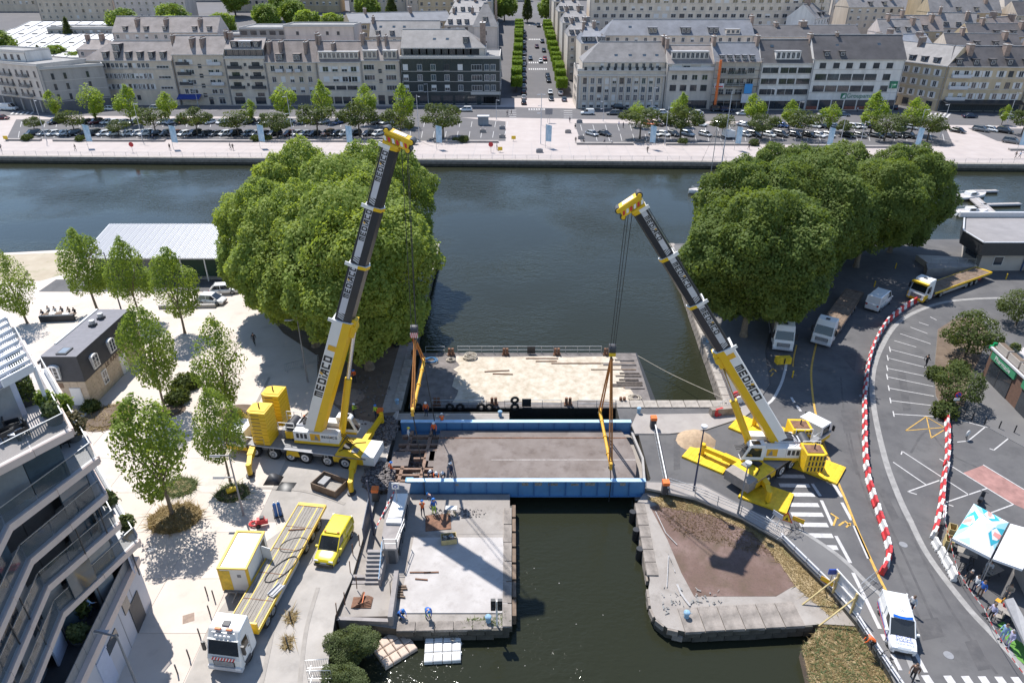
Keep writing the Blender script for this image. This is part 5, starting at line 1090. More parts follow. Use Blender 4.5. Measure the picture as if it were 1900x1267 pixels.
planter(1880,655,4.0,'leafy plant in the roof terrace planter over the pharmacy',.3,.3,.7)
cr=thing('pharmacy_cross','green pharmacy cross sign on a bracket at the shop corner','sign',g(1827,690));cg=mat('cross_green',(.02,.45,.16),.4)
MB().box(cg,-.55,.55,-.08,.08,3.2,3.6).box(cg,-.2,.2,-.085,.085,2.85,3.95).build('cross',cr);MB().box(blk,.55,1.5,-.05,.05,3.3,3.45).build('bracket',cr)
cb=thing('cafe_building','grey cafe corner with railings at the lower right edge','building',g(1905,1085));p=g(1886,1062);MB().prism(rend,[P2(q) for q in G((1880,1062),(1905,1112),(1990,1100),(1990,1030),(1900,1040))],0,3.4).build('wall',cb,True)
MB().prism(mat('cafe_roof',(.26,.25,.24),.8,var=.1),[P2(q) for q in G((1876,1062),(1905,1120),(1995,1108),(1995,1025),(1897,1036))],3.4,3.6).build('roof',cb,True)
# ---------------------------------------------------------------- swing bridge under lifting
Br=thing('swing_bridge','blue plate girder bridge with worn brown deck, its left end stripped to rusty beams','bridge',(1,53,0))
def girder(y,x0,x1,zt,zb,n,face):
 for i in range(n):
  a,b=x0+(x1-x0)*i/n,x0+(x1-x0)*(i+1)/n
  MB().box(bridge_b,a+.03,b-.03,y-.03,y+.03,zb,zt-.05).build('web_panel',Br,True)
 for i in range(n+1):
  a=x0+(x1-x0)*i/n;MB().box(mat('bridge_blue_dark',(.045,.13,.30),.6,var=.15),max(x0,a-.045),min(x1,a+.045),y-.14,y+.14,zb,zt-.05).build('stiffener',Br,True)
 MB().box(bridge_bl,x0,x1,y-.24,y+.24,zt-.05,zt).build('top_flange',Br,True);MB().box(bridge_b,x0,x1,y-.22,y+.22,zb-.05,zb).build('bottom_flange',Br,True)
girder(48.6,-9.6,12.2,1.0,-.8,15,-1);girder(57.9,-11.5,12.3,.95,-.55,15,1)
tanp=mat('tan_paint_patch',(.24,.22,.19),.8,var=.4,scale=6)
for x_,w_,h_ in ((.9,.6,.35),(2.0,.75,.4),(3.3,.9,.3),(5.4,.7,.25),(6.7,.9,.4),(8.6,.5,.3),(9.9,.5,.35),(-5.2,.3,.2)):MB().box(tanp,x_,x_+w_,48.555,48.565,.35,.35+h_).build('paint_patch',Br,True)
dk=[(-7.6,49.0)]+[(11.3+.75*math.sin(math.pi*i/8),49.0+8.5*i/8) for i in range(9)]+[(-7.4,57.5)]
MB().prism(deck_m,dk,-.35,.03,rust).build('deck',Br,True)
for i in range(8):MB().box(rust,-7.3+i*2.6,-7.0+i*2.6,49,57.5,-.8,-.36).build('cross_beam',Br,True)
MB().box(rust,-7.4,11.6,56.15,56.3,.03,.07).build('rail_slot',Br,True);MB().box(mat('deck_white_line',(.34,.31,.29),.8,var=.3,scale=2),-2,12,52.68,52.78,.03,.036).build('white_line',Br,True)
MB().prism(kerb_m,[(12.2,49.2),(12.42,49.2),(12.87,53),(12.47,57.4),(12.25,57.4),(12.65,53)],-.3,.025).build('joint_strip',Br,True)
rb=mat('rusty_beam',(.22,.14,.10),.85,var=.3,scale=2.5)
for x0,x1,y in ((-11.2,-7.4,56.6),(-11.4,-7.4,55.2),(-11.2,-7.4,54.3),(-11.6,-7.5,51.4),(-11.8,-7.6,50.5),(-11.4,-7.6,49.7),(-9.6,-8.3,53.0)):
 MB().box(rb,x0,x1,y-.12,y+.12,-.35,.02).build('stringer_beam',Br,True)
for x in (-10.6,-8.6):MB().beam(rb,(x,49.4,-.2),(x+.3,57.5,-.2),.32,.44).build('cross_beam',Br,True)
for x0,x1,y0,y1 in ((-11.7,-10.0,51.8,54.0),(-8.1,-7.5,51.7,54.1),(-8.4,-7.6,52.6,54.2)):
 MB().box(deck_m,x0,x1,y0,y1,-.05,.028).build('deck_plate',Br,True)
MB().prism(deck_m,[(-12,49.4),(-11.2,48.7),(-9.2,48.9),(-7.8,49.3),(-7.8,49.6),(-9.5,49.35),(-11,49.5)],-.1,.03).build('deck_plate',Br,True)
MB().box(mat('blue_tarp',(.14,.34,.56),.6,var=.2,scale=3),-9.9,-9.2,49.2,49.8,.03,.3).build('blue_sheet',Br,True)
# lifting gear: hook blocks, slings, spreader beams
hazr=mat('hazard_red',(.55,.03,.03),.5);
def hazard(b,m0,org,ux,uz,w,h,n,nrm):
 """red and white slanted stripes on a flat plate"""
 org,ux,uz,nrm=Vector(org),Vector(ux),Vector(uz),Vector(nrm)*.006
 b.add([org+nrm,org+ux*w+nrm,org+ux*w+uz*h+nrm,org+uz*h+nrm],[(0,1,2,3)],wht)
 for i in range(n):
  a=w*i/n;c=w*(i+.5)/n;s=min(w/n*.5,w-c)
  b.add([org+ux*a+nrm*2,org+ux*c+nrm*2,org+ux*(c+s)+uz*h+nrm*2,org+ux*(a+s)+uz*h+nrm*2],[(0,1,2,3)],m0)
def hookset(x,y,zh,zb,label,side,ztop,tipx,tipy,roots):
 hb=thing('hook_block',('hazard striped' if zb>5 else 'grey and yellow')+' hook block '+label,'hook block',(x,y,zh-.6))
 b=MB().box(anth,-.28,.28,-.38,.38,.5,1.25).cyl(anth,(-.3,0,1.1),(.3,0,1.1),.42,14);b=b if zb<5 else b
 if zb>5:hazard(b,hazr,(-.34,-.40,.45),(1,0,0),(0,0,1),.68,.5,4,(0,-1,0))
 else:b.box(yel_d,-.3,.3,-.42,-.38,.45,.8)
 b.build('block',hb)
 MB().tube(anth,[(0,0,.5),(0,0,.1),(.16,0,-.12),(.05,0,-.32),(-.14,0,-.22)],.08,6).build('hook',hb)
 MB().tube(cable_m,[(-.2,-.2,1.2),(tipx-x-.15,tipy-y-.25,ztop-zh+.6)],.03,5).build('rope',hb);MB().tube(cable_m,[(.2,-.2,1.2),(tipx-x+.35,tipy-y-.25,ztop-zh+.6)],.03,5).build('rope',hb);MB().tube(cable_m,[(.1,.2,1.2),(tipx-x+.15,tipy-y+.3,ztop-zh+.6)],.03,5).build('rope',hb)
 sp=thing('spreader_beam','yellow spreader beam hanging '+label,'spreader beam',(x,y,zb))
 spr=mat('worn_amber',(.60,.33,.03),.55,var=.25,scale=2)
 MB().cyl(spr,(0,-4.0,0),(0,4.0,0),.15,10).build('beam',sp)
 for yy in (-2.6,0,2.6):MB().cyl(spr,(0,yy-.08,0),(0,yy+.08,0),.22,10).build('flange',sp)
 for s in (-1,1):MB().box(spr,-.12,.12,s*4.2-.3,s*4.2+.3,-.35,.35).cyl(anth,(-.2,s*4.3,-.2),(.2,s*4.3,-.2),.12,8).build('end_fitting',sp)
 for s in (-1,1):
  for o in (-.12,.12):
   sg=MB().tube(sling_m,[(o*.4,s*.06,zh-.55-zb),(o,s*4.15,.25)],.075,6).build('sling',sp)
 for s,yy,zz in ((-1,48.6,1.05),(1,57.9,1.0)):
  c=MB().tube(rust if zb<5 else cable_m,[(0,s*4.25,-.3),(roots[0]-x,yy-y,zz-zb)],.05,5)
  if s<0:c.tube(cable_m,[(roots[0]-x,yy-y-.3,zz-zb),(roots[0]-x-.05,yy-y-.32,-1.3-zb)],.045,5)
  c.build('chain',sp)
hookset(8.95,53.2,11.7,2.4,'over the right end of the bridge deck',1,25.0,9.3,53.2,(9.0,))
hookset(-8.6,53.2,13.6,8.3,'over the stripped left end of the bridge',0,30.2,-8.3,53.2,(-8.0,))
# ---------------------------------------------------------------- barge
Bg=thing('work_barge','flat black work barge with a sawdust covered deck moored behind the bridge','barge',(2.2,68.4,-.45))
tar=mat('tarred_hull',(.012,.012,.013),.5,var=.3,scale=2);bd_m=mat('grey_barge_deck',(.16,.14,.13),.9,var=.3,scale=1)
x0,x1,y0,y1=-13.6,13.9,-6.1,6.2
MB().prism(tar,[(x0,y0),(x1-.6,y0),(x1,y0+.8),(x1-.4,y1),(x0,y1)],-1.5,-.02).build('hull',Bg);MB().box(bd_m,x0+.15,x1-.6,y0+.15,y1-.15,-.02,.02).build('deck',Bg)
rr=random.Random(4);pts=[]
for i in range(40):
 t=i/40*4
 if t<1:p=(-8.6+20*t,-4.9)
 elif t<2:p=(11.4-.8*(t-1),-4.9+10*(t-1))
 elif t<3:p=(10.6-19.6*(t-2),5.2)
 else:p=(-9.0+.4*(t-3),5.2-10*(t-3))
 pts.append((p[0]+rr.uniform(-.45,.45),p[1]+rr.uniform(-.25,.25)))
MB().prism(sand_m,pts,.02,.05).build('sawdust_layer',Bg)
old_t=mat('tarry_timber',(.075,.06,.05),.9,var=.5,scale=3)
for i in range(12):
 L=rr.uniform(2.2,5.6);y_=rr.uniform(-2.6,4.6);x_=x1-.8-rr.uniform(0,.5);MB().box((old_t,wood_d,old_t,bd_m)[i % 4],x_-L,x_,y_,y_+rr.uniform(.14,.36),.03,.03+rr.uniform(.05,.2)).build('timber',Bg)
for x,y,L,a in ((-4,1.6,3,.1),(-3.3,.9,2.4,-.05),(1.5,4.6,4,0),(2.0,3.9,2.6,.02),(5.6,3.4,6,.0)):MB().obox(rust,(x,y,.05),L,.12,.1,a).build('steel_bar',Bg)
for x,y in ((-9.8,5.6),(-3.0,5.6),(3.4,5.6),(9.6,5.6),(-4.2,-5.5),(4.0,-5.5),(10,-5.4),(-10.5,-5.5)):MB().box(rust,x-.45,x+.45,y-.25,y+.25,.02,.2).cyl(rust,(x-.2,y,.2),(x-.2,y,.95),.17,8).cyl(rust,(x+.2,y,.2),(x+.2,y,.95),.17,8).build('bollard',Bg)
def fence_rail(parent,a,b,h=1.0,step=1.6,m=steel,n=2):
 a,b=Vector(a),Vector(b);L=(b-a).length;k=max(1,int(L/step))
 for i in range(k+1):p=a+(b-a)*i/k;MB().beam(m,p,p+Vector((0,0,h)),.05,.05).build('post',parent)
 for j in range(n):MB().beam(m,a+Vector((0,0,h*(j+1)/n)),b+Vector((0,0,h*(j+1)/n)),.045,.045).build('rail',parent)
fence_rail(Bg,(-13,6.0,0),(-10.6,6.0,0));fence_rail(Bg,(-9,6.05,0),(9,6.05,0),1.0,1.5);fence_rail(Bg,(-11,-5.9,0),(-5,-5.9,0),.9);fence_rail(Bg,(-3,-5.9,0),(3.2,-5.9,0),.9);fence_rail(Bg,(5,-5.9,0),(9.2,-5.9,0),.9)
for x,y in ((.2,5.9),(-.6,-5.9)):MB().box(blk,x-.5,x+.5,y-.08,y,.1,1.1).build('board',Bg)
tor=MB()
for i in range(14):
 a=2*math.pi*i/14;b=2*math.pi*(i+1)/14;tor.tube(rub,[(.36*math.cos(a),0,.36*math.sin(a)),(.36*math.cos(b),0,.36*math.sin(b))],.15,6,caps=False)
tyre=tor.mesh('tyre')
for i,x in enumerate((-12.5,-9.0,-7.9,-5.6,-4.7,-1.9,-1.9,12.6)):
 o=inst('tyre_fender',tyre,None,(2.2+x,62.2+(.25 if i==6 else 0),-.25+(.75 if i==6 else 0)),rr.uniform(-.3,.3),rot=(rr.uniform(-.15,.15) if i != 7 else 1.3,0,rr.uniform(-.2,.2)))
 tag(o,'worn black tyre fender hanging on the near side of the barge, %s from the left' % ordn(i),'tyre','tyre fenders along the barge')
def coil(name,lb,loc,r,m,n=5,th=.05):
 b=MB();pts=[]
 for i in range(n*14):a=i/14*6.283;k=r*(.75+.25*math.sin(i*.37));pts.append((k*math.cos(a)*1.15,k*math.sin(a),.06+th*1.2*(i/14)*.8+.02*math.sin(i*1.7)))
 b.tube(m,pts,th,5);o=b.build(name);o.location=loc;tag(o,lb,'rope coil');return o
coil('rope_coil','pale mooring rope coil on the barge deck behind the sawdust',(-5.2,73.2,-.42),.75,rope_m,6,.07);coil('rope_coil','blue rope heap on the barge deck near the left spreader beam',(-9.9,72.5,-.42),.8,mat('blue_rope',(.06,.18,.34),.8),4,.06);coil('rope_coil','small pale rope coil at the left edge of the sawdust',(-7.5,72.6,-.42),.5,rope_m,4,.05)
coil('rope_coil','tangled rope and debris at the right front corner of the barge',(13.8,64.2,-.42),.7,rope_m,4,.05)
tag(MB().tube(rope_m,smoothline([(15.6,73.4,-.2),(19,69.5,-.5),(23.2,63.2,.35)],8),.035,5).build('mooring_rope'),'pale mooring rope from the barge corner to the quay','rope')
# ---------------------------------------------------------------- mobile cranes
LET={'m':[(0,0,.24,1),(.38,0,.62,.9),(.76,0,1,1),(0,.78,1,1)],'E':[(0,0,.26,1),(0,0,.95,.23),(0,.39,.8,.61),(0,.77,.95,1)],'D':[(0,0,.26,1),(.74,.1,1,.9),(0,0,.85,.23),(0,.77,.85,1)],'i':[(0,0,1,.66),(0,.78,1,1)],'C':[(0,0,.26,1),(0,0,.95,.23),(0,.77,.95,1)],'O':[(0,0,.26,1),(.74,0,1,1),(0,0,1,.23),(0,.77,1,1)]}
ink=mat('lettering_black',(.014,.015,.018),.5,var=.05);amber=mat('lettering_amber',(.70,.38,.02),.5,var=.05)
def wordmark(height,org,ux,uy,m=None,w=.78,name='lettering',parent=None):
 """the squared crane lettering, drawn with bars; returns a part"""
 org,ux,uy=Vector(org),Vector(ux).normalized(),Vector(uy).normalized();n=ux.cross(uy)*.004;b=MB();x=0.0;m=m or ink
 def bar(x0,y0,x1,y1,mm=m,sh=0.0,k=1):b.add([org+ux*(x0*height)+uy*(y0*height)+n*k,org+ux*(x1*height)+uy*(y0*height)+n*k,org+ux*((x1+sh)*height)+uy*(y1*height)+n*k,org+ux*((x0+sh)*height)+uy*(y1*height)+n*k],[(0,1,2,3)],mm)
 for c in 'mEDiACO':
  if c=='A':
   bar(x-.12,0,x+.14,1,m,.48);bar(x+.5,0,x+.72,1,m,0,1.5);bar(x+.12,.26,x+.6,.44,m,.0,2);bar(x-.12,.62,x+.16,1,amber,.16,2.5);x+=.92
  else:
   ww=.24*w if c=='i' else w
   for i,r in enumerate(LET[c]):bar(x+r[0]*ww,r[1],x+r[2]*ww,r[3],m,0,1+i*.3)
   x+=(.22*w if c=='i' else w)+.2
 return b.build(name,parent,True)
WORD_W=6*.78+.22*.78+.92+6*.2-.78
def wheel_mesh(r,w,rim=wht):
 b=MB();n=16
 pr=[(-w/2,r*.6),(-w/2,r*.92),(-w*.36,r),(w*.36,r),(w/2,r*.92),(w/2,r*.6)]
 rings=[[(rr_*math.cos(2*math.pi*j/n),y,rr_*math.sin(2*math.pi*j/n)) for j in range(n)] for y,rr_ in pr]
 b.loft(rub,rings,caps=False,smooth=True)
 for s in (-1,1):
  y=s*w*.46;b.cyl(rim,(0,y-.02*s,0),(0,y,0),r*.62,14);b.cyl(gry_m,(0,y,0),(0,y+s*.05,0),r*.34,10);b.cyl(rim,(0,y+s*.05,0),(0,y+s*.1,0),r*.16,8)
 return b.mesh('wheel')
W_CR=wheel_mesh(.68,.5);W_TR=wheel_mesh(.5,.34,steel);W_CAR=wheel_mesh(.32,.22,steel)
def boom_sections(root,foot,tip,zs,hs,base_len_mats,read_up,label_n):
 foot,tip=Vector(foot),Vector(tip);d=(tip-foot).normalized();s=d.cross(Vector((0,0,1))).normalized();s=s if s.y<0 else -s
 v=(Vector((0,0,1))-d*d.z).normalized()
 pts=[foot]+[foot+(tip-foot)*((z-foot.z)/(tip.z-foot.z)) for z in zs]
 for i in range(len(pts)-1):
  p,q=pts[i],pts[i+1];h=hs[i];w=h*.48;base=i==0
  m_top=wht if base else boom_d;m_bot=yel if base else boom_d
  prof=[(-w,h*.5),(w,h*.5),(w,-.02*h),(w*.78,-.42*h),(0,-.56*h),(-w*.78,-.42*h),(-w,-.02*h)]
  ring=lambda c:[c+s*a+v*b for a,b in prof]
  b=MB();r0,r1=ring(p),ring(q);k=len(prof)
  for j in range(k):
   j2=(j+1) % k;b.add([r0[j],r0[j2],r1[j2],r1[j]],[(0,1,2,3),(3,2,1,0)][0:1],m_top if j in (0,1,6) else m_bot)
  b.add(r0,[tuple(reversed(range(k)))],m_top);b.add(r1,[tuple(range(k))],m_top)
  sec=b.build('boom_section',root,True)
  L=(q-p).length
  # pale band and lettering on the flank facing the camera side
  f=s*(w+.008)
  if not base:
   bb=MB();c0,c1=p+d*(.16*L)+f,p+d*(L*.985)+f
   lo,hi=(0,.38*h)
   bb.add([c0+v*lo,c1+v*lo,c1+v*hi,c0+v*hi],[(0,1,2,3)],gry_l if not read_up else mat('band_silver',(.52,.52,.56),.4,var=.04))
   for t in range(3):
    e0=p+d*(L*(.045+.035*t))+f;bb.add([e0+v*lo,e0+d*(.02*L)+v*lo,e0+d*(.055*L)+v*hi,e0+d*(.035*L)+v*hi],[(0,1,2,3)],gry_l)
   bb.build('pale_band',sec,True)
   lh=.34*h;wl_=WORD_W*lh
   if read_up:wordmark(lh,p+d*(L*.44)+f*1.004+v*(.02*h),d,v,parent=sec)
   else:wordmark(lh,p+d*(L*.40+wl_*.9)+f*1.004+v*(.02*h),-d,v,parent=sec)
  else:
   lh=.44*h;wl_=WORD_W*lh
   if read_up:wordmark(lh,p+d*(L*.33)+f*1.004+v*(.015*h),d,v,parent=sec)
   else:wordmark(lh,p+d*(L*.45+wl_)+f*1.004+v*(.015*h),-d,v,parent=sec)
   e0=p+d*(L*(.33)+(wl_+.5))+f*1.01 if read_up else p+d*(L*.45+wl_+.9)+f*1.01
   MB().add([e0+v*(-.02*h),e0+d*.55*(1)+v*(-.02*h),e0+d*.55+v*(.38*h),e0+v*(.38*h)],[(0,1,2,3)],amber).build('emblem',sec,True)
  # collar at the upper end of each section
  if i<len(pts)-2 or True:
   cb=MB();pr2=[(a*1.1,b*1.09) for a,b in prof]
   ca,cc=[q-d*.18+s*a+v*b for a,b in pr2],[q+d*.12+s*a+v*b for a,b in pr2]
   for j in range(k):
    j2=(j+1) % k;cb.add([ca[j],ca[j2],cc[j2],cc[j]],[(0,1,2,3)],wht if j in (0,1,6) else yel)
   cb.add(ca,[tuple(reversed(range(k)))],wht);cb.add(cc,[tuple(range(k))],wht)
   cb.beam(wht,q+s*w*1.05+v*h*.5,q+s*w*1.05+v*h*.72,.1,.3);cb.build('collar',root,True)
 return d,s,v,pts
def crane(name_label,cpos,crot,L,wheels,spos,srot,foot,tip,zs,hs,read_up,feet,n_plates,stack_h,bx,stack_y,cylp):
 root=thing('mobile_crane',name_label,'crane',(cpos[0],cpos[1],0),crot)
 hl=L/2
 MB().box(gry_m,-hl+.4,hl-.4,-1.0,1.0,.75,1.35).box(gry_m,-hl+.3,hl-.3,-1.38,1.38,1.35,1.5).build('chassis',root)
 MB().box(yel if read_up else yel_d,hl-3.3,hl-.7,-1.4,1.4,1.5,1.62).box(yel,hl-3.6,hl-.6,-1.36,-1.28,.7,1.5).box(yel,hl-3.6,hl-.6,1.28,1.36,.7,1.5).box(wht if read_up else mat('dusty_grey',(.27,.235,.205),.8,var=.15),hl-.7,hl+.5,-1.3,1.3,.7,1.7).build('rear_deck',root)
 MB().box(yel,-.9,.5,-1.42,-1.36,.75,1.36,.8,1).box(yel,-.9,.5,1.36,1.42,.75,1.36,.8,1).box(gry_l,-hl+3,hl-3.4,-1.44,-1.38,1.42,1.5).build('side_guard',root)
 for x in wheels:
  for s in (-1,1):inst('wheel',W_CR,root,(x,s*1.15,.68))
 for x in wheels[1::3]:
  lb=MB()
  for s in (-.18,.18):lb.beam(steel,(x+s,-1.5,.35),(x+s,-1.5,1.5),.04,.04)
  for z in (.5,.8,1.1,1.4):lb.beam(steel,(x-.18,-1.5,z),(x+.18,-1.5,z),.03,.03)
  lb.build('ladder',root)
 # carrier cab
 c=-hl+.2;cabm=MB().loft(wht,[[(c,-1.25,.6),(c,1.25,.6),(c,1.25,1.7),(c,-1.25,1.7)],[(c+.1,-1.25,.6),(c+.1,1.25,.6),(c+.25,1.2,2.5),(c+.25,-1.2,2.5)],[(c+2.1,-1.25,.6),(c+2.1,1.25,.6),(c+2.0,1.2,2.6),(c+2.0,-1.2,2.6)]]).build('carrier_cab',root)
 MB().add([(c+.02,-1.1,1.55),(c+.02,1.1,1.55),(c+.20,1.1,2.4),(c+.20,-1.1,2.4)],[(3,2,1,0)],carglass).box(carglass,c+.5,c+1.6,-1.27,-1.2,1.5,2.3).box(carglass,c+.5,c+1.6,1.2,1.27,1.5,2.3).build('windscreen',cabm)
 MB().box(yel,c-.05,c+2.2,-1.27,1.27,.55,.95).build('bumper',cabm)
 for s in (-1,1):MB().box(blk,c+.1,c+.2,s*1.5-.12,s*1.5+.12,1.6,2.2).build('mirror',cabm)
 for i,(ax,fx_,fy_) in enumerate(feet):
  ls=Matrix.Rotation(-crot,2) @ Vector((fx_-cpos[0],fy_-cpos[1]));s=1 if ls.y>0 else -1
  mid=Vector((ax+(ls.x-ax)*.45,s*1.3+(ls.y-s*1.3)*.45,1.05));end=Vector((ls.x,ls.y,.98))
  ob=MB().beam(yel,(ax,s*.6,1.1),mid,.55,.55).build('outrigger',root)
  MB().beam(yel,mid-(end-mid)*.2,end,.42,.42).build('outrigger_beam',ob)
  MB().cyl(yel,(end.x,end.y,.3),(end.x,end.y,1.45),.24,10).cyl(chrome,(end.x,end.y,.16),(end.x,end.y,.4),.13,8).cyl(anth,(end.x,end.y,.1),(end.x,end.y,.2),.42,14).build('outrigger_foot',ob)
 # superstructure, in world coordinates through a local frame
 SX=Matrix.Translation((spos[0],spos[1],0)) @ Matrix.Rotation(srot,4,'Z')
 def up(b,nm,par=root):
  b.v=[tuple(SX @ Vector(p)) for p in b.v];return b.build(nm,par,True)
 near=-1 if abs(srot)<1.5 else 1        # flank that faces the camera
 up(MB().cyl(gry_m,(0,0,1.4),(0,0,1.75),1.15,20),'slew_ring')
 def soft(o,w=.05):
  m=o.modifiers.new('bevel','BEVEL');m.width=w;m.segments=2;m.limit_method='ANGLE';m.angle_limit=.6;return o
 body=up(MB().box(wht,-2.6,1.9,-1.35,-.5,1.75,3.0).box(wht,-2.6,1.9,.5,1.35,1.75,3.0).box(gry_l,-2.6,-.2,-.5,.5,1.75,3.2).box(yel,-2.62,1.95,-1.37,1.37,1.62,1.95),'superstructure')
 yy=near*1.358
 e=MB()
 for x0,x1,m in ((-.9 if near<0 else -.3,0.1 if near<0 else .7,amber),):e.add([(x0,yy,2.1),(x1,yy,2.1),(x1,yy,2.9),(x0,yy,2.9)],[(0,1,2,3) if near<0 else (3,2,1,0)],m);e.add([(x0+.4,yy+near*.004,2.2),(x1-.15,yy+near*.004,2.2),(x0+.55,yy+near*.004,2.8)],[(0,1,2) if near<0 else (2,1,0)],gry_m)
 up(e,'emblem',body)
 if near<0:
  o_=SX @ Vector((.25,-1.362,2.5));wordmark(.26,o_,SX.to_3x3() @ Vector((1,0,0)),(0,0,1),parent=body)
 sd2=MB()
 for q in (-1,1):
  for x0 in (-2.3,-1.9,-1.5):sd2.box(anth,x0,x0+.28,q*1.353-.004,q*1.353+.004,2.25,2.8)
  sd2.box(gry_m,-1.1,-1.085,q*1.353-.004,q*1.353+.004,2.0,2.95).box(gry_m,1.0,1.015,q*1.353-.004,q*1.353+.004,2.0,2.95)
 up(sd2,'vent',body);soft(body)
 hs_=MB()
 for q in range(5):y=-.35+q*.17;hs_.tube(rub,smoothline([(-2.4,y,3.2),(-1.4,y+.1,3.75+.1*q),(-.5,y*.8,3.5),(.4,y*.5,3.25)],5),.04,5)
 for q in range(3):hs_.tube(rub,smoothline([(1.2,-.9+q*.3,1.8),(1.8,-.7+q*.25,2.5),(2.4,-.5+q*.2,1.9),(3.0,-.8+q*.3,1.62)],5),.035,5)
 up(hs_,'hose');up(MB().box(anth,-1.9,-.9,-.42,.42,3.2,3.5).box(gry_m,.2,1.6,-.35,.35,1.75,2.5).cyl(orange,(-2.4,1.0,3.0),(-2.4,1.0,3.25),.1,8),'engine_cover')
 for q in (-1,1):
  MB().box(gry_m,-hl+2.6,-hl+3.5,q*1.1-.25,q*1.1+.25,.55,1.3).box(anth,hl-4.6,hl-3.9,q*1.15-.22,q*1.15+.22,.5,1.3).build('tool_locker',root)
  rb_=MB().tube(steel,[(-hl+2.5,q*1.3,1.5),(-hl+2.5,q*1.3,2.3),(-hl+4.4,q*1.3,2.3),(-hl+4.4,q*1.3,1.5)],.025,5);rb_.build('hand_rail',root)
 MB().box(blk,hl-2.9,hl-2.2,-.5,.3,1.62,1.8).box(gry_m,hl-1.9,hl-1.3,-.9,-.2,1.62,1.74).tube(rub,[(hl-3.1,-.9,1.66),(hl-2.0,.6,1.66),(hl-1.1,.9,1.66)],.04,5).build('deck_gear',root)
 mech=MB().box(gry_m,bx+.98 if bx>-4 else -4.0,-2.2,-.9,.9,1.8,2.7).cyl(anth,(-3.1,-.8,2.9),(-3.1,.8,2.9),.5,14).box(yel,-3.6,-2.8,-1.0,-.85,1.8,2.6)
 for y in (-.95,.95):
  for x in (-4.2,-3.4,-2.6):mech.beam(wht,(x,y,2.6),(x,y,3.6),.05,.05)
  mech.beam(wht,(-4.2,y,3.6),(-2.6,y,3.6),.05,.05);mech.beam(wht,(-4.2,y,3.1),(-2.6,y,3.1),.05,.05)
 up(mech,'winch_platform')
 # operator cab, on the left of the boom
 cx0=1.9;cab=up(MB().loft(wht,[[(cx0-.9,.75,1.7),(cx0-.9,1.65,1.7),(cx0-.9,1.65,3.5),(cx0-.9,.75,3.5)],[(cx0+.6,.75,1.7),(cx0+.6,1.65,1.7),(cx0+.35,1.6,3.5),(cx0+.35,.8,3.5)],[(cx0+1.15,.78,1.8),(cx0+1.15,1.62,1.8),(cx0+.55,1.55,3.35),(cx0+.55,.85,3.35)]]).box(yel,cx0-.92,cx0+1.0,.72,1.68,1.62,1.85),'operator_cab')
 up(MB().add([(cx0+1.16,.86,2.0),(cx0+1.16,1.54,2.0),(cx0+.64,1.5,3.2),(cx0+.64,.9,3.2)],[(0,1,2,3)],carglass).add([(cx0-.6,1.665,2.2),(cx0+.8,1.665,2.2),(cx0+.35,1.63,3.2),(cx0-.6,1.665,3.2)],[(3,2,1,0)],carglass).add([(cx0-.6,.735,2.2),(cx0+.8,.745,2.2),(cx0+.35,.775,3.2),(cx0-.6,.735,3.2)],[(0,1,2,3)],carglass).add([(cx0-.5,.9,3.51),(cx0+.3,.9,3.51),(cx0+.3,1.5,3.51),(cx0-.5,1.5,3.51)],[(0,1,2,3)],carglass),'cab_glass',cab)
 # counterweight stacks
 for sy in stack_y:
  ph_=stack_h/n_plates
  for k in range(n_plates):
   b=MB();w2,l2=1.05,.95
   pts=[(-l2,-w2*.7),(-l2*.5,-w2),(l2,-w2),(l2,w2),(-l2*.5,w2),(-l2,w2*.7)]
   b.prism(yel,[(bx+x,sy+y*.9) for x,y in pts],1.55+k*ph_+.02,1.55+(k+1)*ph_-.02)
   if n_plates>5:
    b.box(anth,bx-.55,bx+.35,sy-.952 if near<0 else sy+.945,sy-.945 if near<0 else sy+.952,1.55+k*ph_+.12,1.55+k*ph_+.20)
   else:
    for q in range(5):b.box(blk,bx-.75+q*.32,bx-.60+q*.32,sy-.955,sy-.94,1.55+k*ph_+.08,1.55+(k+1)*ph_-.1).box(blk,bx-.75+q*.32,bx-.60+q*.32,sy+.94,sy+.955,1.55+k*ph_+.08,1.55+(k+1)*ph_-.1)
   up(b,'ballast_plate')
  up(MB().box(rust if n_plates<5 else yel,bx-.7,bx+.8,sy-.6,sy+.6,1.55+stack_h,1.58+stack_h).cyl(anth,(bx,sy,1.5+stack_h),(bx,sy,2.1+stack_h),.07,6),'lifting_eye')
 d,s,v,pts=boom_sections(root,foot,tip,zs,hs,None,read_up,0)
 # luffing cylinder
 c0=SX @ Vector((1.7,0,2.0));c1=Vector(foot)+(Vector(tip)-Vector(foot))*cylp-v*hs[0]*.55;cm_=c0+(c1-c0)*.55
 MB().cyl(yel,c0,cm_,.34,12).build('luffing_cylinder',root,True);MB().cyl(chrome,cm_,c1,.2,10).build('piston_rod',root,True)
 MB().cyl(yel,c1-s*.5,c1+s*.5,.35,10).beam(yel,c1-d*.9,c1+d*.9+v*.1,.8,.5,v).build('cylinder_bracket',root,True)
 # boom head with sheaves and hazard stripes
 e=pts[-1];h=hs[-1];f=d*.2
 hd=MB().beam(yel,e+d*.05,e+d*.9,h*.95,h*1.05,v).beam(yel,e+d*.75+v*.6,e+d*.65-v*1.35,h*.95,.85,d)
 hz=MB();sd_=s*(h*.475)
 for k in range(6):a_=e+d*.4+sd_*1.02-v*(1.3-k*.33);hz.add([a_,a_+v*.2,a_+v*.36+d*.32,a_+v*.16+d*.32],[(0,1,2,3)],hazr if k % 2==0 else wht)
 hz.add([e+d*1.135-v*.9-sd_*.7,e+d*1.135-v*.9+sd_*.7,e+d*1.165+v*.1+sd_*.7,e+d*1.165+v*.1-sd_*.7],[(0,1,2,3)],wht)
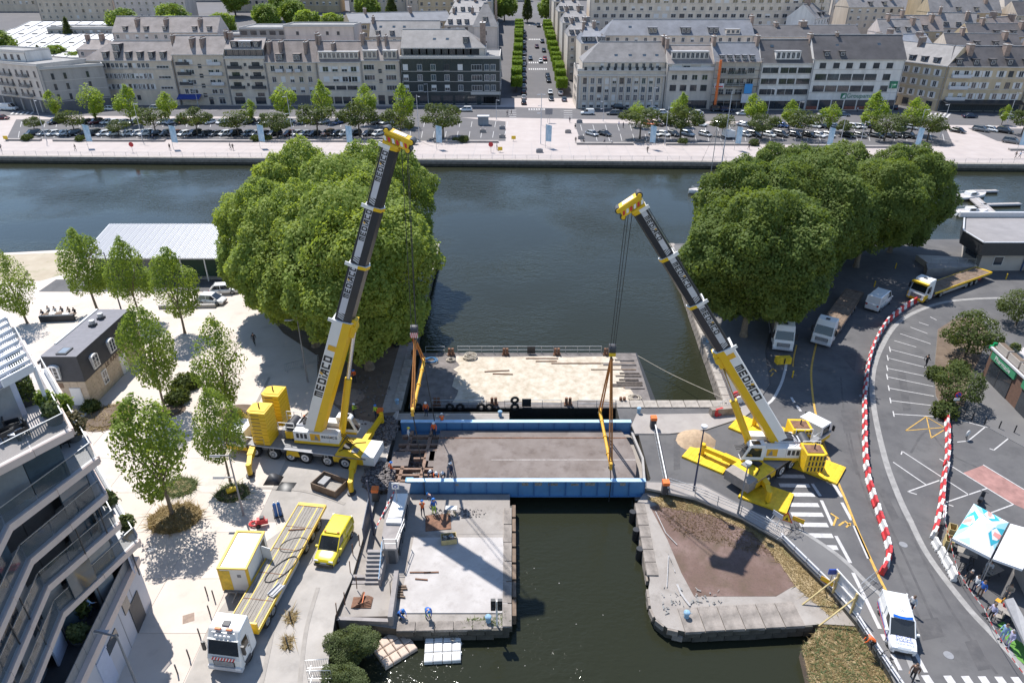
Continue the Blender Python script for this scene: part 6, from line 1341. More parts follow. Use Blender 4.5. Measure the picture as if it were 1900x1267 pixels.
 hm_=hd.build('boom_head',root,True);hz.build('hazard_stripes',hm_,True)
 for k,off in enumerate(((1.1,.6),(.25,-1.35),(.9,-1.42))):
  c=e+d*off[0]+v*off[1];MB().cyl(anth,c-s*h*.38,c+s*h*.38,.27,12).cyl(yel,c-s*h*.5,c+s*h*.5,.17,10).build('sheave',hm_,True)
 # anti twist line along the boom, small lamps
 MB().tube(cable_m,[Vector(foot)+v*h*.6+s*.3,e+v*h*.6+s*.3],.025,4).build('hoist_rope',root,True)
 return root
crane('taller white and yellow mobile crane with steep charcoal boom west of the bridge',(-20.6,53.7),math.radians(-11),15.0,[-4.3,-2.3,-.5,1.0,3.3,5.1],(-18.3,54.3),math.radians(-8),(-18.9,53.9,3.2),(-9.25,53.15,30.0),[14.9,20.2,25.2,30.0],[1.75,1.5,1.36,1.22],True,
   [(-4.6,-24.6,50.3),(5.9,-14.6,47.9),(5.9,-13.6,58.6),(-4.6,-28.5,59.2)],9,3.7,-5.7,(-1.1,1.9),.42)
crane('lower white and yellow mobile crane leaning left from the road east of the bridge',(26.0,52.6),math.radians(38+180),13.4,[-4.0,-2.3,.4,2.0,4.4],(24.4,52.0),math.radians(178),(25.0,52.2,3.2),(10.2,53.15,25.0),[12.6,16.9,21.1,25.0],[1.6,1.4,1.28,1.15],False,
   [(4.6,18.6,53.4),(4.6,22.8,46.6),(-3.2,25.2,58.2),(-3.2,29.2,50.8)],3,1.9,-3.3,(-1.9,1.9),.40)
mat_s=MB().box(yel_d,-2.1,2.1,-1.5,1.5,0,.18)
for i in range(7):mat_s.box(yel_d,-2.05+i*.59,-1.55+i*.59,-1.5,1.5,.18,.20)
mat_me=mat_s.mesh('outrigger_mat')
for (px,py,rz,lb) in ((1314,850,math.radians(-38),'yellow outrigger mat at the bridge end beside the sand heap'),(1421,921,math.radians(-32),'yellow outrigger mat nearest the camera by the road works sign'),(1398,797,math.radians(-40),'yellow outrigger mat behind the crane near the basin corner'),(1518,868,math.radians(-38),'yellow outrigger mat under the counterweight by the zebra crossing')):
 tag(inst('outrigger_mat',mat_me,None,g(px,py,.02),rz),lb,'ground mat','yellow mats under the right crane')
# ---------------------------------------------------------------- cars, vans, lorries
def soften(t,names,w):
 for c in t.children:
  if c.name.split('.')[0] in names:m=c.modifiers.new('bevel','BEVEL');m.width=w;m.segments=2;m.limit_method='ANGLE';m.angle_limit=.55
CARP={}
PAINT=dict(white=(.72,.72,.71),silver=(.40,.41,.42),grey=(.14,.145,.15),black=(.012,.013,.016),dark=(.03,.033,.04),red=(.30,.015,.015),darkred=(.10,.012,.015),blue=(.02,.06,.20),darkblue=(.012,.022,.06),bluegrey=(.10,.14,.19),brown=(.08,.05,.035),copper=(.20,.10,.06),yellow=(.70,.55,.012),orange=(.45,.12,.03))
def paint(c):return mat('car_paint_'+c,PAINT[c],.28,.0 if c in ('white','yellow') else .25,var=.03,scale=.5,coat=.6)
def car_meshes(kind,col):
 k=(kind,col)
 if k in CARP:return CARP[k]
 pm=paint(col)
 D=dict(hatch=(4.0,1.75,1.48,.30,-.30,.62,-1.55,.15,-1.90),sedan=(4.5,1.78,1.44,.45,-.45,.60,-1.35,.25,-1.75),suv=(4.45,1.86,1.66,.35,-.35,.72,-1.75,.10,-2.05),van=(4.4,1.84,1.84,.32,.05,.80,-2.0,.55,-2.12),bigvan=(5.3,2.0,2.3,1.0,.7,1.0,-2.5,1.4,-2.6))[kind]
 L,Wd,Hh,rf,_,belt,rr_,_,_=D;hw=Wd/2;hl=L/2;belt=belt+.22
 nose=belt-.12
 st=[(hl,hw*.80,.32,nose-.22),(hl-.10,hw*.92,.24,nose-.08),(hl-.5,hw*.985,.22,nose),(hl-1.0,hw,.22,belt-.04),(rf+.75,hw,.22,belt),(0,hw,.22,belt+.02),(rr_+.1,hw,.22,belt+.04),(-hl+.35,hw*.98,.22,belt+.03),(-hl+.06,hw*.93,.30,belt-.02),(-hl,hw*.84,.38,belt-.12)]
 st=sorted(st,key=lambda q:-q[0])
 rings=[[(x,-w*.93,zb),(x,-w,zb+(zt-zb)*.5),(x,-w*.93,zt),(x,-w*.5,zt+.03),(x,w*.5,zt+.03),(x,w*.93,zt),(x,w,zb+(zt-zb)*.5),(x,w*.93,zb)] for x,w,zb,zt in st]
 rings=[list(reversed(r)) for r in rings]
 body=MB().loft(pm,rings,True,True)
 # greenhouse: glass with painted roof and pillars
 xb0,xb1=rf+.95,(-hl+.12 if kind in ('van','bigvan') else rr_-.35 if kind=='sedan' else -hl+.18);xt0,xt1=rf+.12,(-hl+.22 if kind in ('van','bigvan') else rr_+.30 if kind != 'suv' else rr_-.05)
 bw,tw=hw*.90,hw*(.86 if kind in ('van','bigvan') else .72);zb=belt-.01;zt=Hh-.05
 rs=[[(xb0,-bw,zb),(xb0,bw,zb),(xb1,bw,zb),(xb1,-bw,zb)],[(xt0,-tw,zt),(xt0,tw,zt),(xt1,tw,zt),(xt1,-tw,zt)]]
 gl=MB().loft(carglass,rs)
 body.add([(xt0+.03,-tw-.02,zt),(xt0+.03,tw+.02,zt),(xt1-.03,tw+.02,zt),(xt1-.03,-tw-.02,zt),(xt0-.12,-tw*.9,zt+.06),(xt0-.12,tw*.9,zt+.06),(xt1+.12,tw*.9,zt+.06),(xt1+.12,-tw*.9,zt+.06)],[(4,5,6,7),(0,1,5,4),(1,2,6,5),(2,3,7,6),(3,0,4,7),(3,2,1,0)],pm)
 for s in (-1,1):
  body.beam(pm,(xb0+.0,s*bw,zb),(xt0+.0,s*tw,zt+.01),.07,.07);body.beam(pm,(xb1,s*bw,zb),(xt1,s*tw,zt+.01),.12,.16)
  xm=(xb0+xb1)/2-.1;body.beam(pm,(xm,s*(bw+.005),zb),(xm-.05,s*(tw+.01),zt),.09,.07)
  if kind in ('van','bigvan'):
   xq=rf-.35;body.add([(xq,s*(bw+.012),zb),(xb1,s*(bw+.012),zb),(xt1,s*(tw+.012),zt),(xq,s*(tw+.012),zt)],[(0,1,2,3) if s<0 else (3,2,1,0)],pm)
 if kind in ('van','bigvan'):body.add([(xb1-.012,-bw,zb),(xb1-.012,bw,zb),(xt1-.012,tw,zt),(xt1-.012,-tw,zt)],[(3,2,1,0)],pm)
 body=body.box(blk,hl-.06,hl+.015,-hw*.62,hw*.62,.28,.5)
 for s in (-1,1):
  for x in ((xb0+xb1)/2-.1,xb0-.12,xb1+.5):body.box(blk,x-.008,x+.008,s*hw*.996-.006,s*hw*.996+.006,.35,belt-.05)
  body.box(blk,(xb0+xb1)/2-.32,(xb0+xb1)/2-.16,s*hw*.99-.02,s*hw*.99+.02,belt-.14,belt-.10)
 body.add([(hl+.02,-.26,.5),(hl+.02,.26,.5),(hl+.0,.26,.62),(hl+.0,-.26,.62)],[(0,1,2,3)],lampw).box(blk,xb0-.25,xb0-.02,-bw*.9,bw*.9,belt-.005,belt+.028)
 lights=MB()
 for s in (-1,1):lights.box(lampw,hl-.26,hl-.01,s*hw*.66-.17,s*hw*.66+.17,nose-.26,nose-.10).box(tail,-hl-.015,-hl+.12,s*hw*.74-.13,s*hw*.74+.13,belt-.30,belt-.06)
 mir=MB()
 for s in (-1,1):mir.box(pm,rf+.62,rf+.78,s*(hw+.08)-.11,s*(hw+.08)+.11,belt,belt+.15)
 CARP[k]=(body.mesh('body'),gl.mesh('windows'),lights.mesh('lights'),mir.mesh('mirrors'),hl)
 return CARP[k]
def car(kind,col,loc,rz,label,group=None,name='parked_car',cat='car',mirrors=False,scale=1.0):
 b,gmesh,li,mi,hl=car_meshes(kind,col);t=thing(name,label,cat,loc,rz,group)
 for nm,me in (('body',b),('windows',gmesh),('lights',li)):inst(nm,me,t)
 if mirrors:inst('mirrors',mi,t)
 wb_=hl-.78;y=(.80 if kind != 'bigvan' else .9)
 for x in (wb_,-wb_+.05):
  for s in (-1,1):inst('wheel',W_CAR,t,(x,s*y,.32))
 return t
CN=dict(white='white',silver='silver',grey='grey',black='black',dark='dark grey',red='red',darkred='dark red',blue='blue',darkblue='dark blue',bluegrey='blue grey',brown='brown',copper='copper brown',yellow='yellow',orange='orange')
KN=dict(hatch='hatchback',sedan='saloon car',suv='suv',van='small van',bigvan='panel van')
def row(items,y,rz,where,group,dy=0.0,jit=.06):
 for i,(x,kind,col) in enumerate(items):
  p=g(x,y+dy*i);car(kind,col,p,rz+random.uniform(-jit,jit),'%s %s, %s from left in %s' % (CN[col],KN[kind],ordn(i),where),group)
H_,S_,U_,V_='hatch','sedan','suv','van'
q=-math.pi/2
row([(62,U_,'dark'),(83,H_,'silver'),(101,H_,'white'),(119,H_,'white'),(138,U_,'black'),(157,S_,'black'),(175,U_,'black'),(195,S_,'white'),(213,S_,'white'),(238,H_,'white'),(255,H_,'white'),(271,U_,'white'),(290,S_,'black'),(311,U_,'dark'),(327,H_,'darkred'),(344,S_,'white'),(362,U_,'black'),(385,S_,'black'),(403,S_,'grey'),(419,H_,'white'),(436,U_,'black'),(462,H_,'bluegrey'),(477,H_,'silver'),(491,S_,'dark'),(510,U_,'black'),(538,H_,'darkred'),(553,H_,'silver'),(568,S_,'silver'),(585,S_,'black'),(609,U_,'copper'),(626,H_,'black'),(640,H_,'white'),(658,U_,'black'),(684,H_,'dark'),(702,H_,'white')],251.5,-2.25,'the west car park front row','cars in the front row of the west car park')
row([(104,U_,'black'),(162,H_,'dark'),(179,U_,'darkred'),(199,H_,'white'),(212,S_,'white'),(231,S_,'silver'),(250,S_,'silver'),(304,H_,'white'),(321,S_,'silver'),(341,H_,'red'),(374,H_,'grey'),(390,H_,'white'),(413,H_,'white'),(462,U_,'black'),(486,H_,'dark'),(500,H_,'white'),(535,S_,'white'),(566,H_,'silver'),(587,U_,'black'),(601,H_,'silver'),(630,S_,'blue'),(700,U_,'brown'),(716,S_,'silver'),(735,H_,'bluegrey')],230,-2.2,'the west car park back row','cars in the back row of the west car park')
row([(1098,S_,'silver'),(1121,S_,'black'),(1215,H_,'white'),(1230,S_,'white'),(1249,H_,'black'),(1275,U_,'bluegrey'),(1308,H_,'silver'),(1381,H_,'silver'),(1398,U_,'black'),(1426,H_,'white'),(1448,U_,'dark'),(1474,H_,'dark'),(1500,S_,'black'),(1517,S_,'white'),(1536,H_,'white'),(1573,S_,'black'),(1593,S_,'grey'),(1625,S_,'black'),(1648,S_,'black'),(1668,H_,'black'),(1685,U_,'black')],251.5,-.9,'the east car park front row','cars in the front row of the east car park',.22)
row([(1204,H_,'orange'),(1219,U_,'brown'),(1238,H_,'dark'),(1298,U_,'white'),(1335,H_,'grey'),(1380,S_,'silver'),(1405,U_,'dark'),(1438,H_,'darkblue'),(1450,S_,'blue'),(1478,H_,'dark'),(1509,S_,'white'),(1524,S_,'black'),(1546,S_,'bluegrey'),(1582,H_,'white'),(1595,H_,'silver'),(1620,U_,'black'),(1670,H_,'bluegrey'),(1688,S_,'silver')],233,-.8,'the east car park back row','cars in the back row of the east car park',.4)
for i,(x,y,k,c,rz,w) in enumerate(((1776,246,S_,'black',.5-1.57,'alone on the pale pavement at the right'),(1819,244,U_,'grey',-.9,'beside the white one in the right corner car park'),(1838,244,H_,'white',-.9,'second in the right corner car park'),(1863,247,U_,'black',-.9,'near the light green shrub at the right edge'),(1876,266,U_,'grey',-.8,'closest to the quay in the right corner car park'),(734,245,H_,'bluegrey',-1.57,'between the tree shadows beside the boom head'))):
 car(k,c,g(x,y),rz,'%s %s %s' % (CN[c],KN[k],w),None)
for x,y,k,c,rz,w in ((1090,213,V_,'white',math.pi,'driving at the avenue corner'),(1138,213.5,U_,'grey',math.pi,'driving behind the small white van'),(1149,202.5,U_,'black',0,'parked in front of the classical stone house'),(1212,206,S_,'white',0,'at the kerb by the stone house corner'),(1227,212,S_,'white',math.pi,'driving behind the light green tree'),(1292,213,S_,'white',math.pi,'driving between two dark round trees'),(1330,207,V_,'dark',0,'parked below the scaffolding'),(1348,208,V_,'darkblue',0,'parked right of the scaffolding'),(1377,214,H_,'white',math.pi,'driving left of the tall mast'),(1467,213,S_,'dark',0,'near the white office house'),(1529,216,S_,'silver',0,'half hidden by a light green tree'),(1563,216,S_,'bluegrey',0,'driving in front of the insurance office'),(1660,203,S_,'black',1.1,'at the mouth of the side street'),(1676,194,H_,'bluegrey',1.1,'waiting in the side street'),(1799,219,S_,'darkblue',0,'driving in front of the restaurant awning'),(1870,220,S_,'white',0,'driving at the far right'),(864,207,U_,'white',math.pi,'driving alone in front of the dark office block'),(206,205,H_,'white',0,'at the left beside the upright tree'),(290,203,H_,'silver',0,'by the black shop awning at the left'),(18,205,'bigvan','white',0,'driving in front of the modern grey block'),(4,222,S_,'darkred',0,'cut by the left photo edge')):
 car(k,c,g(x,y),rz,'%s %s on the far quay road %s' % (CN[c],KN[k],w),'cars on the far quay road','moving_car')
# avenue: parked line on the left, traffic on the right
cols=['black','silver','black','silver','dark','silver','bluegrey','silver','white','silver','dark','silver','grey','silver']
for i in range(14):
 y0=194-i*10.2;p=gh(972-(i*.0),y0);car((H_,S_)[i % 2],cols[i],p,math.pi/2,'%s %s parked left along the avenue, %s from the quay' % (CN[cols[i]],KN[(H_,S_)[i % 2]],ordn(i)),'cars parked along the avenue')
for px,py,k,c,w in ((984,111,H_,'bluegrey','driving up alone beside the parked line'),(1003,116,H_,'white','turning across below the red one'),(1011,112,H_,'red','behind the white one in the right lane'),(1009,96,S_,'dark','in front of the red one'),(996,89,H_,'darkred','alone in the middle lane'),(1006,79,S_,'dark','near the third crossing'),(999,50,V_,'dark','farthest up the avenue'),(1016,143,S_,'black','first of the waiting pair'),(1018,152,H_,'black','second of the waiting pair'),(1021,174,S_,'white','waiting near the crossing'),(1023,187,H_,'dark','first at the quay crossing')):
 car(k,c,gh(px,py),-math.pi/2,'%s %s on the avenue, %s' % (CN[c],KN[k],w),'cars on the avenue','moving_car')
for i,(px,py,c) in enumerate(((1047,188,'bluegrey'),(1040,176,'white'),(1036,160,'dark'))):car(H_,c,gh(px,py),math.pi/2,'%s hatchback parked under the right clipped trees of the avenue' % CN[c],None)
# plaza and right side
car(H_,'white',g(418,543),.15,'white hatchback on the plaza under the tree edge, the farther of two',None,mirrors=True,scale=1)
car(H_,'bluegrey' if False else 'white',g(394,562),-.12,'white green tinted hatchback on the plaza, the nearer of two',None,mirrors=True)
def near_van(kind,col,rear,frontp,lb,nm,cat):
 a,b=g(*rear),g(*frontp);t=car(kind,col,((a.x+b.x)/2,(a.y+b.y)/2,0),heading(a,b),lb,None,nm,cat,True);return t
wv=near_van('bigvan','white',(1609,583),(1646,553),'white delivery van seen from behind on the shaded road','delivery_van','van')
van=near_van('van','yellow',(640,985),(604,1050),'yellow works van with striped bonnet edge beside the trailer','works_van','van')
hzv=MB();hazard(hzv,hazr,(2.0,-.72,.80),(0,1,0),(-.35,0,.10),1.44,.42,8,(.3,0,.95));hzv.build('hazard_stripes',van)
MB().box(paint('yellow'),.05,.25,-.62,.62,1.86,1.97).box(orange,.08,.22,-.62,-.48,1.97,2.03).box(orange,.08,.22,.48,.62,1.97,2.03).build('light_bar',van);MB().box(blk,2.18,2.3,-.8,.8,.26,.52).build('bumper',van)
pol=near_van('van','white',(1647,1122),(1674,1222),'white municipal police car with a blue roof light bar','police_car','police car')
blue_l=mat('beacon_blue',(.01,.14,.62),.2,var=.05,coat=.5);stripe_b=mat('police_blue',(.02,.06,.30),.4,var=.03);stripe_r=mat('police_red',(.5,.03,.03),.4,var=.03)
MB().loft(blue_l,[[(.35+.12*math.cos(t),-.62,1.93+.10*math.sin(t)) for t in (0,1.57,3.14,4.71)],[(.45+.12*math.cos(t),-.2,1.93+.10*math.sin(t)) for t in (0,1.57,3.14,4.71)],[(.45+.12*math.cos(t),.2,1.93+.10*math.sin(t)) for t in (0,1.57,3.14,4.71)],[(.35+.12*math.cos(t),.62,1.93+.10*math.sin(t)) for t in (0,1.57,3.14,4.71)]]).build('light_bar',pol)
L_,a_=ROOT[pol];M_=Matrix.Translation(L_) @ Matrix.Rotation(a_,4,'Z');R3=M_.to_3x3()
for s_,z_,xx in (('POLICE',.32,1.52),('MUNICIPALE',.21,1.80)):place_text(s_,z_,stripe_b,pol,M_ @ Vector((xx,0,1.10-(xx-1.62)*.12)),R3 @ Vector((0,1,0)),R3 @ Vector((-1,0,.12)))
place_text('105',.3,gry_m,pol,M_ @ Vector((-.25,.0,1.862)),R3 @ Vector((0,1,0)),R3 @ Vector((-1,0,0)))
for s in (-1,1):MB().box(stripe_b,-1.9,1.6,s*.932-.006,s*.932+.006,.62,.74).box(stripe_r,-1.9,1.2,s*.934-.006,s*.934+.006,.50,.58).build('side_stripe',pol)
def lorry(lb,tail_pt,nose_pt,cab_col,bed_m,bed_h,bed_len,bed_w,stripes,axles,head=True,planks=8,yellow_low=False,z_deck=None,lines=0):
 a,b=Vector(tail_pt),Vector(nose_pt);d=(b-a);Lt=d.length;rz=math.atan2(d.y,d.x)
 t=thing('flatbed_lorry',lb,'lorry',(b.x,b.y,0),rz)          # local: nose at x = 0, tail at -Lt
 cw=1.23
 prof=[(-.02,.45),(-.06,1.3),(-.18,1.55),(-.55,2.75),(-.9,3.3),(-2.1,3.45),(-2.2,.6),(-2.0,.45)]
 c=MB();k=len(prof)
 c.add([(x,-cw*(.98 if z<2 else .92),z) for x,z in prof]+[(x,cw*(.98 if z<2 else .92),z) for x,z in prof],[tuple(range(k)),tuple(reversed(range(k,2*k)))]+[((i+1) % k,i,k+i,k+(i+1) % k) for i in range(k)],cab_col)
 cab=c.build('cab',t)
 MB().add([(-.20,-1.08,1.62),(-.20,1.08,1.62),(-.54,1.02,2.66),(-.54,-1.02,2.66)],[(0,1,2,3)],carglass).build('windscreen',cab).location=(.025,0,.008)
 for s in (-1,1):MB().add([(-.45,s*1.222,1.65),(-1.35,s*1.222,1.65),(-1.35,s*1.165,2.5),(-.7,s*1.165,2.5)],[(0,1,2,3) if s>0 else (3,2,1,0)],carglass).build('side_window',cab)
 gr_=MB().box(blk,-.05,.01,-.75,.75,.75,1.25)
 for z in (.8,.92,1.04,1.16):gr_.box(gry_l if cab_col is wht else cab_col,-.02,.02,-.7,.7,z,z+.05)
 gr_.build('grille',cab);MB().box(yel if yellow_low else gry_l,-.3,.06,-1.2,1.2,.35,.68).build('bumper',cab)
 for s in (-1,1):MB().box(lampw,-.06,.07,s*.95-.18,s*.95+.18,.55,.75).build('headlight',cab);MB().box(blk,-.45,-.3,s*1.42-.1,s*1.42+.1,1.7,2.5).beam(blk,(-.4,s*1.2,2.4),(-.4,s*1.42,2.4),.05,.05).build('mirror',cab)
 if yellow_low:MB().box(yel,-.62,-.1,-1.15,1.15,2.72,2.98).box(yel,-.9,.03,-1.24,-1.2,.5,1.3).box(yel,-.9,.03,1.2,1.24,.5,1.3).build('yellow_trim',cab)
 sm_=MB()
 for s in (-1,1):
  for x in (-.42,-1.42):sm_.box(gry_m,x-.012,x+.012,s*1.226-.006,s*1.226+.006,.8,2.3)
  sm_.box(gry_m,-1.42,-.42,s*1.226-.006,s*1.226+.006,.79,.81).box(blk,-1.35,-1.18,s*1.235-.012,s*1.235+.012,1.42,1.48)
 sm_.build('door_seams',cab);MB().box(cab_col if not yellow_low else yel,-.66,-.46,-1.08,1.08,2.70,2.76).build('sun_visor',cab)
 for s in (-1,1):MB().box(anth,-1.2,-.5,s*1.2-.06,s*1.2+.06,.4,.75).build('step',cab)
 if stripes:h_=MB();hazard(h_,hazr,(.0,-.85,1.28),(0,1,0),(-.08,0,.22),1.7,1.0,8,(1,0,.2));h_.build('hazard_stripes',cab)
 rf_=MB().box(anth,-1.5,-1.1,-.25,.25,3.38,3.44)
 if stripes:
  rf_.box(orange,-.95,-.8,-.6,-.2,3.3,3.42).box(orange,-.95,-.8,.2,.6,3.3,3.42).beam(steel,(-.75,-.8,3.15),(-.75,.8,3.15),.05,.05)
  for y in (-.45,-.15,.15,.45):rf_.cyl(lampw,(-.62,y,2.98),(-.52,y,2.98),.12,8)
 rf_.build('roof_fittings',cab)
 x1=-2.6;x0=-Lt
 MB().box(anth,x0+.3,-.4,-.45,.45,.6,.9).build('chassis',t)
 bed=MB().box(bed_m,x0,x1,-bed_w/2,-bed_w/2+.07,bed_h-.28,bed_h+.02).box(bed_m,x0,x1,bed_w/2-.07,bed_w/2,bed_h-.28,bed_h+.02).box(bed_m,x0,x0+.35,-bed_w/2+.1,bed_w/2-.1,bed_h-.28,bed_h+.03).box(anth,x0+.35,x1,-bed_w/2+.1,bed_w/2-.1,bed_h-.2,bed_h-.06).build('bed',t)
 if head:MB().box(bed_m,x1-.05,x1+.08,-bed_w/2,bed_w/2,bed_h-.3,bed_h+.75).build('headboard',t)
 bays=5;pw=(bed_w-.2)/planks;bl=(x1-x0-.45)/bays
 for i in range(bays):
  for j in range(planks):
   y=-bed_w/2+.1+pw*j;m=wood if planks>5 else wood_d
   MB().box(m,x0+.4+bl*i+.03,x0+.4+bl*(i+1)-.03,y+.012,y+pw-.012,bed_h-.06,bed_h+random.uniform(-.008,.012)).build('plank',t)
  MB().box(rust,x0+.4+bl*i-.03,x0+.4+bl*i+.03,-bed_w/2+.1,bed_w/2-.1,bed_h-.05,bed_h+.018).build('cross_member',t)
 for x in [-1.2]+axles:
  for s in (-1,1):inst('wheel',W_TR,t,(x,s*(bed_w/2-.25),.5))
 for s in (-1,1):MB().box(gry_m if bed_m is not yel else steel,x0+Lt*.38,x1-1.5,s*(bed_w/2-.1)-.02,s*(bed_w/2-.1)+.02,.5,.85).build('side_guard',t)
 soften(t,('cab',),.10)
 if lines:
  for y in (-.62,.62):MB().box(yel_d,x0+.4,x1,y-.035,y+.035,bed_h+.010,bed_h+.016).build('painted_line',t)
 MB().box(tail,x0-.03,x0,-bed_w/2+.1,-bed_w/2+.5,bed_h-.25,bed_h-.1).box(tail,x0-.03,x0,bed_w/2-.5,bed_w/2-.1,bed_h-.25,bed_h-.1).build('tail_lights',t)
 return t
for v_ in (van,pol,wv):soften(v_,('body','windows'),.07)
lor=lorry('long white flatbed lorry with yellow edged timber deck in the foreground',(-17.3,45.2),(-19.35,29.85),wht,yel,1.25,13,2.5,True,[-4.0,-4.9,-11.2,-12.5,-13.8],True,9,False,lines=1)
lorry('white cab lorry with an empty brown flatbed under the eastern trees',(49.3,89.6),(38.9,75.4),wht,wood_d,1.3,10,2.5,False,[-5.5,-12,-13.5],False,4,False)
lorry('yellow and white lorry with a yellow steel flatbed behind the barrier blocks',(72.6,97.4),(57.6,88.6),wht,yel,1.3,12,2.5,False,[-4.5,-11,-12.3,-13.6],False,3,True)
lorry('white lorry half hidden by leaves beside the quay pavement',(37,88),(33.6,73.9),wht,anth,1.3,10,2.4,False,[-4.5,-10],False,4,False)
def loop(lb,c,rx,ry,rz,th=.025):
 pts=[(c.x+rx*math.cos(t*.35)*math.cos(rz)-ry*math.sin(t*.35)*math.sin(rz),c.y+rx*math.cos(t*.35)*math.sin(rz)+ry*math.sin(t*.35)*math.cos(rz),1.29+.01*math.sin(t)) for t in range(19)]
 tag(MB().tube(cable_m,pts,th,5).build('cable_loop'),lb,'cable')
loop('thin black cable loop on the trailer deck, the farther one',g(545,1010,1.3),1.1,.75,.4);loop('thick black cable loop on the trailer deck, the nearer one',g(522,1055,1.3),1.5,.6,1.0,.05)
t=thing('tool_box','grey steel tray with bars on the trailer deck edge','tray',g(513,1096,1.27),heading(g(500,1100),g(520,1080)));MB().box(gry_m,-.6,.6,-.3,.3,0,.08).box(gry_l,-.6,.6,-.3,-.26,.08,.2).box(gry_l,-.6,.6,.26,.3,.08,.2).box(gry_l,-.5,.5,-.05,.05,.08,.14).build('tray',t)
tag(MB().beam(rust,g(535,983,1.3),g(566,981,1.3),.08,.08).build('steel_bar'),'thin steel bar across the trailer deck','bar')
# ---------------------------------------------------------------- people
skin_m=mat('skin',(.42,.25,.17),.6,var=.06);
CL={k:mat('cloth_'+k,c,.85,var=.12,scale=6) for k,c in dict(orange=(.75,.13,.02),navy=(.02,.03,.07),black=(.02,.02,.024),white=(.62,.62,.62),blue=(.03,.12,.42),lime=(.42,.62,.03),grey=(.16,.16,.17),lightblue=(.25,.38,.55),red=(.40,.03,.03),beige=(.38,.30,.22),lilac=(.42,.40,.55),brown=(.12,.07,.05),green=(.05,.22,.06)).items()}
HAT={k:mat('helmet_'+k,c,.35,var=.03) for k,c in dict(white=(.72,.72,.72),blue=(.02,.16,.50),yellow=(.65,.55,.03)).items()}
HAIR={k:mat('hair_'+k,c,.7,var=.2,scale=10) for k,c in dict(dark=(.03,.022,.018),brown=(.09,.055,.035),grey=(.28,.27,.26),straw=(.40,.33,.20)).items()}
POSE={}
def pose_points(kind,r):
 """joints in metres, facing +y"""
 J=dict(pel=(0,0,.95),sp=(0,.0,1.15),ch=(0,0,1.36),nk=(0,.0,1.50),hd=(0,.03,1.64),ht=(0,.02,1.74))
 for s,n in ((-1,'l'),(1,'r')):
  J.update({n+'sh':(s*.19,0,1.42),n+'el':(s*.26,-.03,1.15),n+'wr':(s*.27,.09,.92),n+'hp':(s*.09,0,.90),n+'kn':(s*.11,.03,.50),n+'an':(s*.12,0,.09),n+'to':(s*.14,.17,.04)})
 if kind=='walk':
  J.update(lkn=(-.10,.16,.52),lan=(-.10,.30,.12),lto=(-.10,.46,.08),rkn=(.10,-.02,.50),ran=(.10,-.26,.16),rto=(.10,-.12,.04),lel=(-.25,-.16,1.17),lwr=(-.25,-.14,.95),rel=(.25,.10,1.16),rwr=(.24,.28,1.02))
 if kind=='reach':
  J.update(lel=(-.24,.18,1.2),lwr=(-.14,.40,1.22),rel=(.24,.18,1.2),rwr=(.12,.42,1.18),hd=(0,.08,1.62),ht=(0,.08,1.72))
 if kind=='bend':
  J.update(pel=(0,-.16,.88),sp=(0,.02,1.02),ch=(0,.22,1.12),nk=(0,.35,1.16),hd=(0,.46,1.16),ht=(0,.56,1.18),lsh=(-.19,.27,1.12),rsh=(.19,.27,1.12),lel=(-.22,.36,.85),lwr=(-.14,.46,.62),rel=(.22,.38,.86),rwr=(.12,.50,.64),lhp=(-.09,-.16,.84),rhp=(.09,-.16,.84),lkn=(-.13,.02,.48),rkn=(.13,.02,.48),lan=(-.14,-.06,.09),ran=(.14,-.06,.09),lto=(-.16,.11,.04),rto=(.16,.11,.04))
 if kind=='crouch':
  J.update(pel=(0,-.22,.36),sp=(0,-.14,.56),ch=(0,.02,.74),nk=(0,.12,.84),hd=(0,.22,.92),ht=(0,.27,1.0),lsh=(-.19,.05,.77),rsh=(.19,.05,.77),lel=(-.26,.24,.56),lwr=(-.12,.42,.40),rel=(.26,.24,.56),rwr=(.12,.44,.38),lhp=(-.10,-.20,.34),rhp=(.10,-.20,.34),lkn=(-.18,.22,.48),rkn=(.18,.22,.46),lan=(-.15,.0,.09),ran=(.15,.0,.09),lto=(-.17,.17,.04),rto=(.17,.17,.04))
 if kind=='sit':
  J.update(pel=(0,0,.52),sp=(0,0,.72),ch=(0,.02,.93),nk=(0,.04,1.07),hd=(0,.08,1.20),ht=(0,.08,1.30),lsh=(-.19,.02,.99),rsh=(.19,.02,.99),lel=(-.24,.10,.74),lwr=(-.14,.34,.72),rel=(.24,.10,.74),rwr=(.14,.34,.74),lhp=(-.09,.02,.50),rhp=(.09,.02,.50),lkn=(-.12,.44,.50),rkn=(.12,.44,.50),lan=(-.12,.46,.09),ran=(.12,.46,.09),lto=(-.12,.62,.04),rto=(.12,.62,.04))
 return J
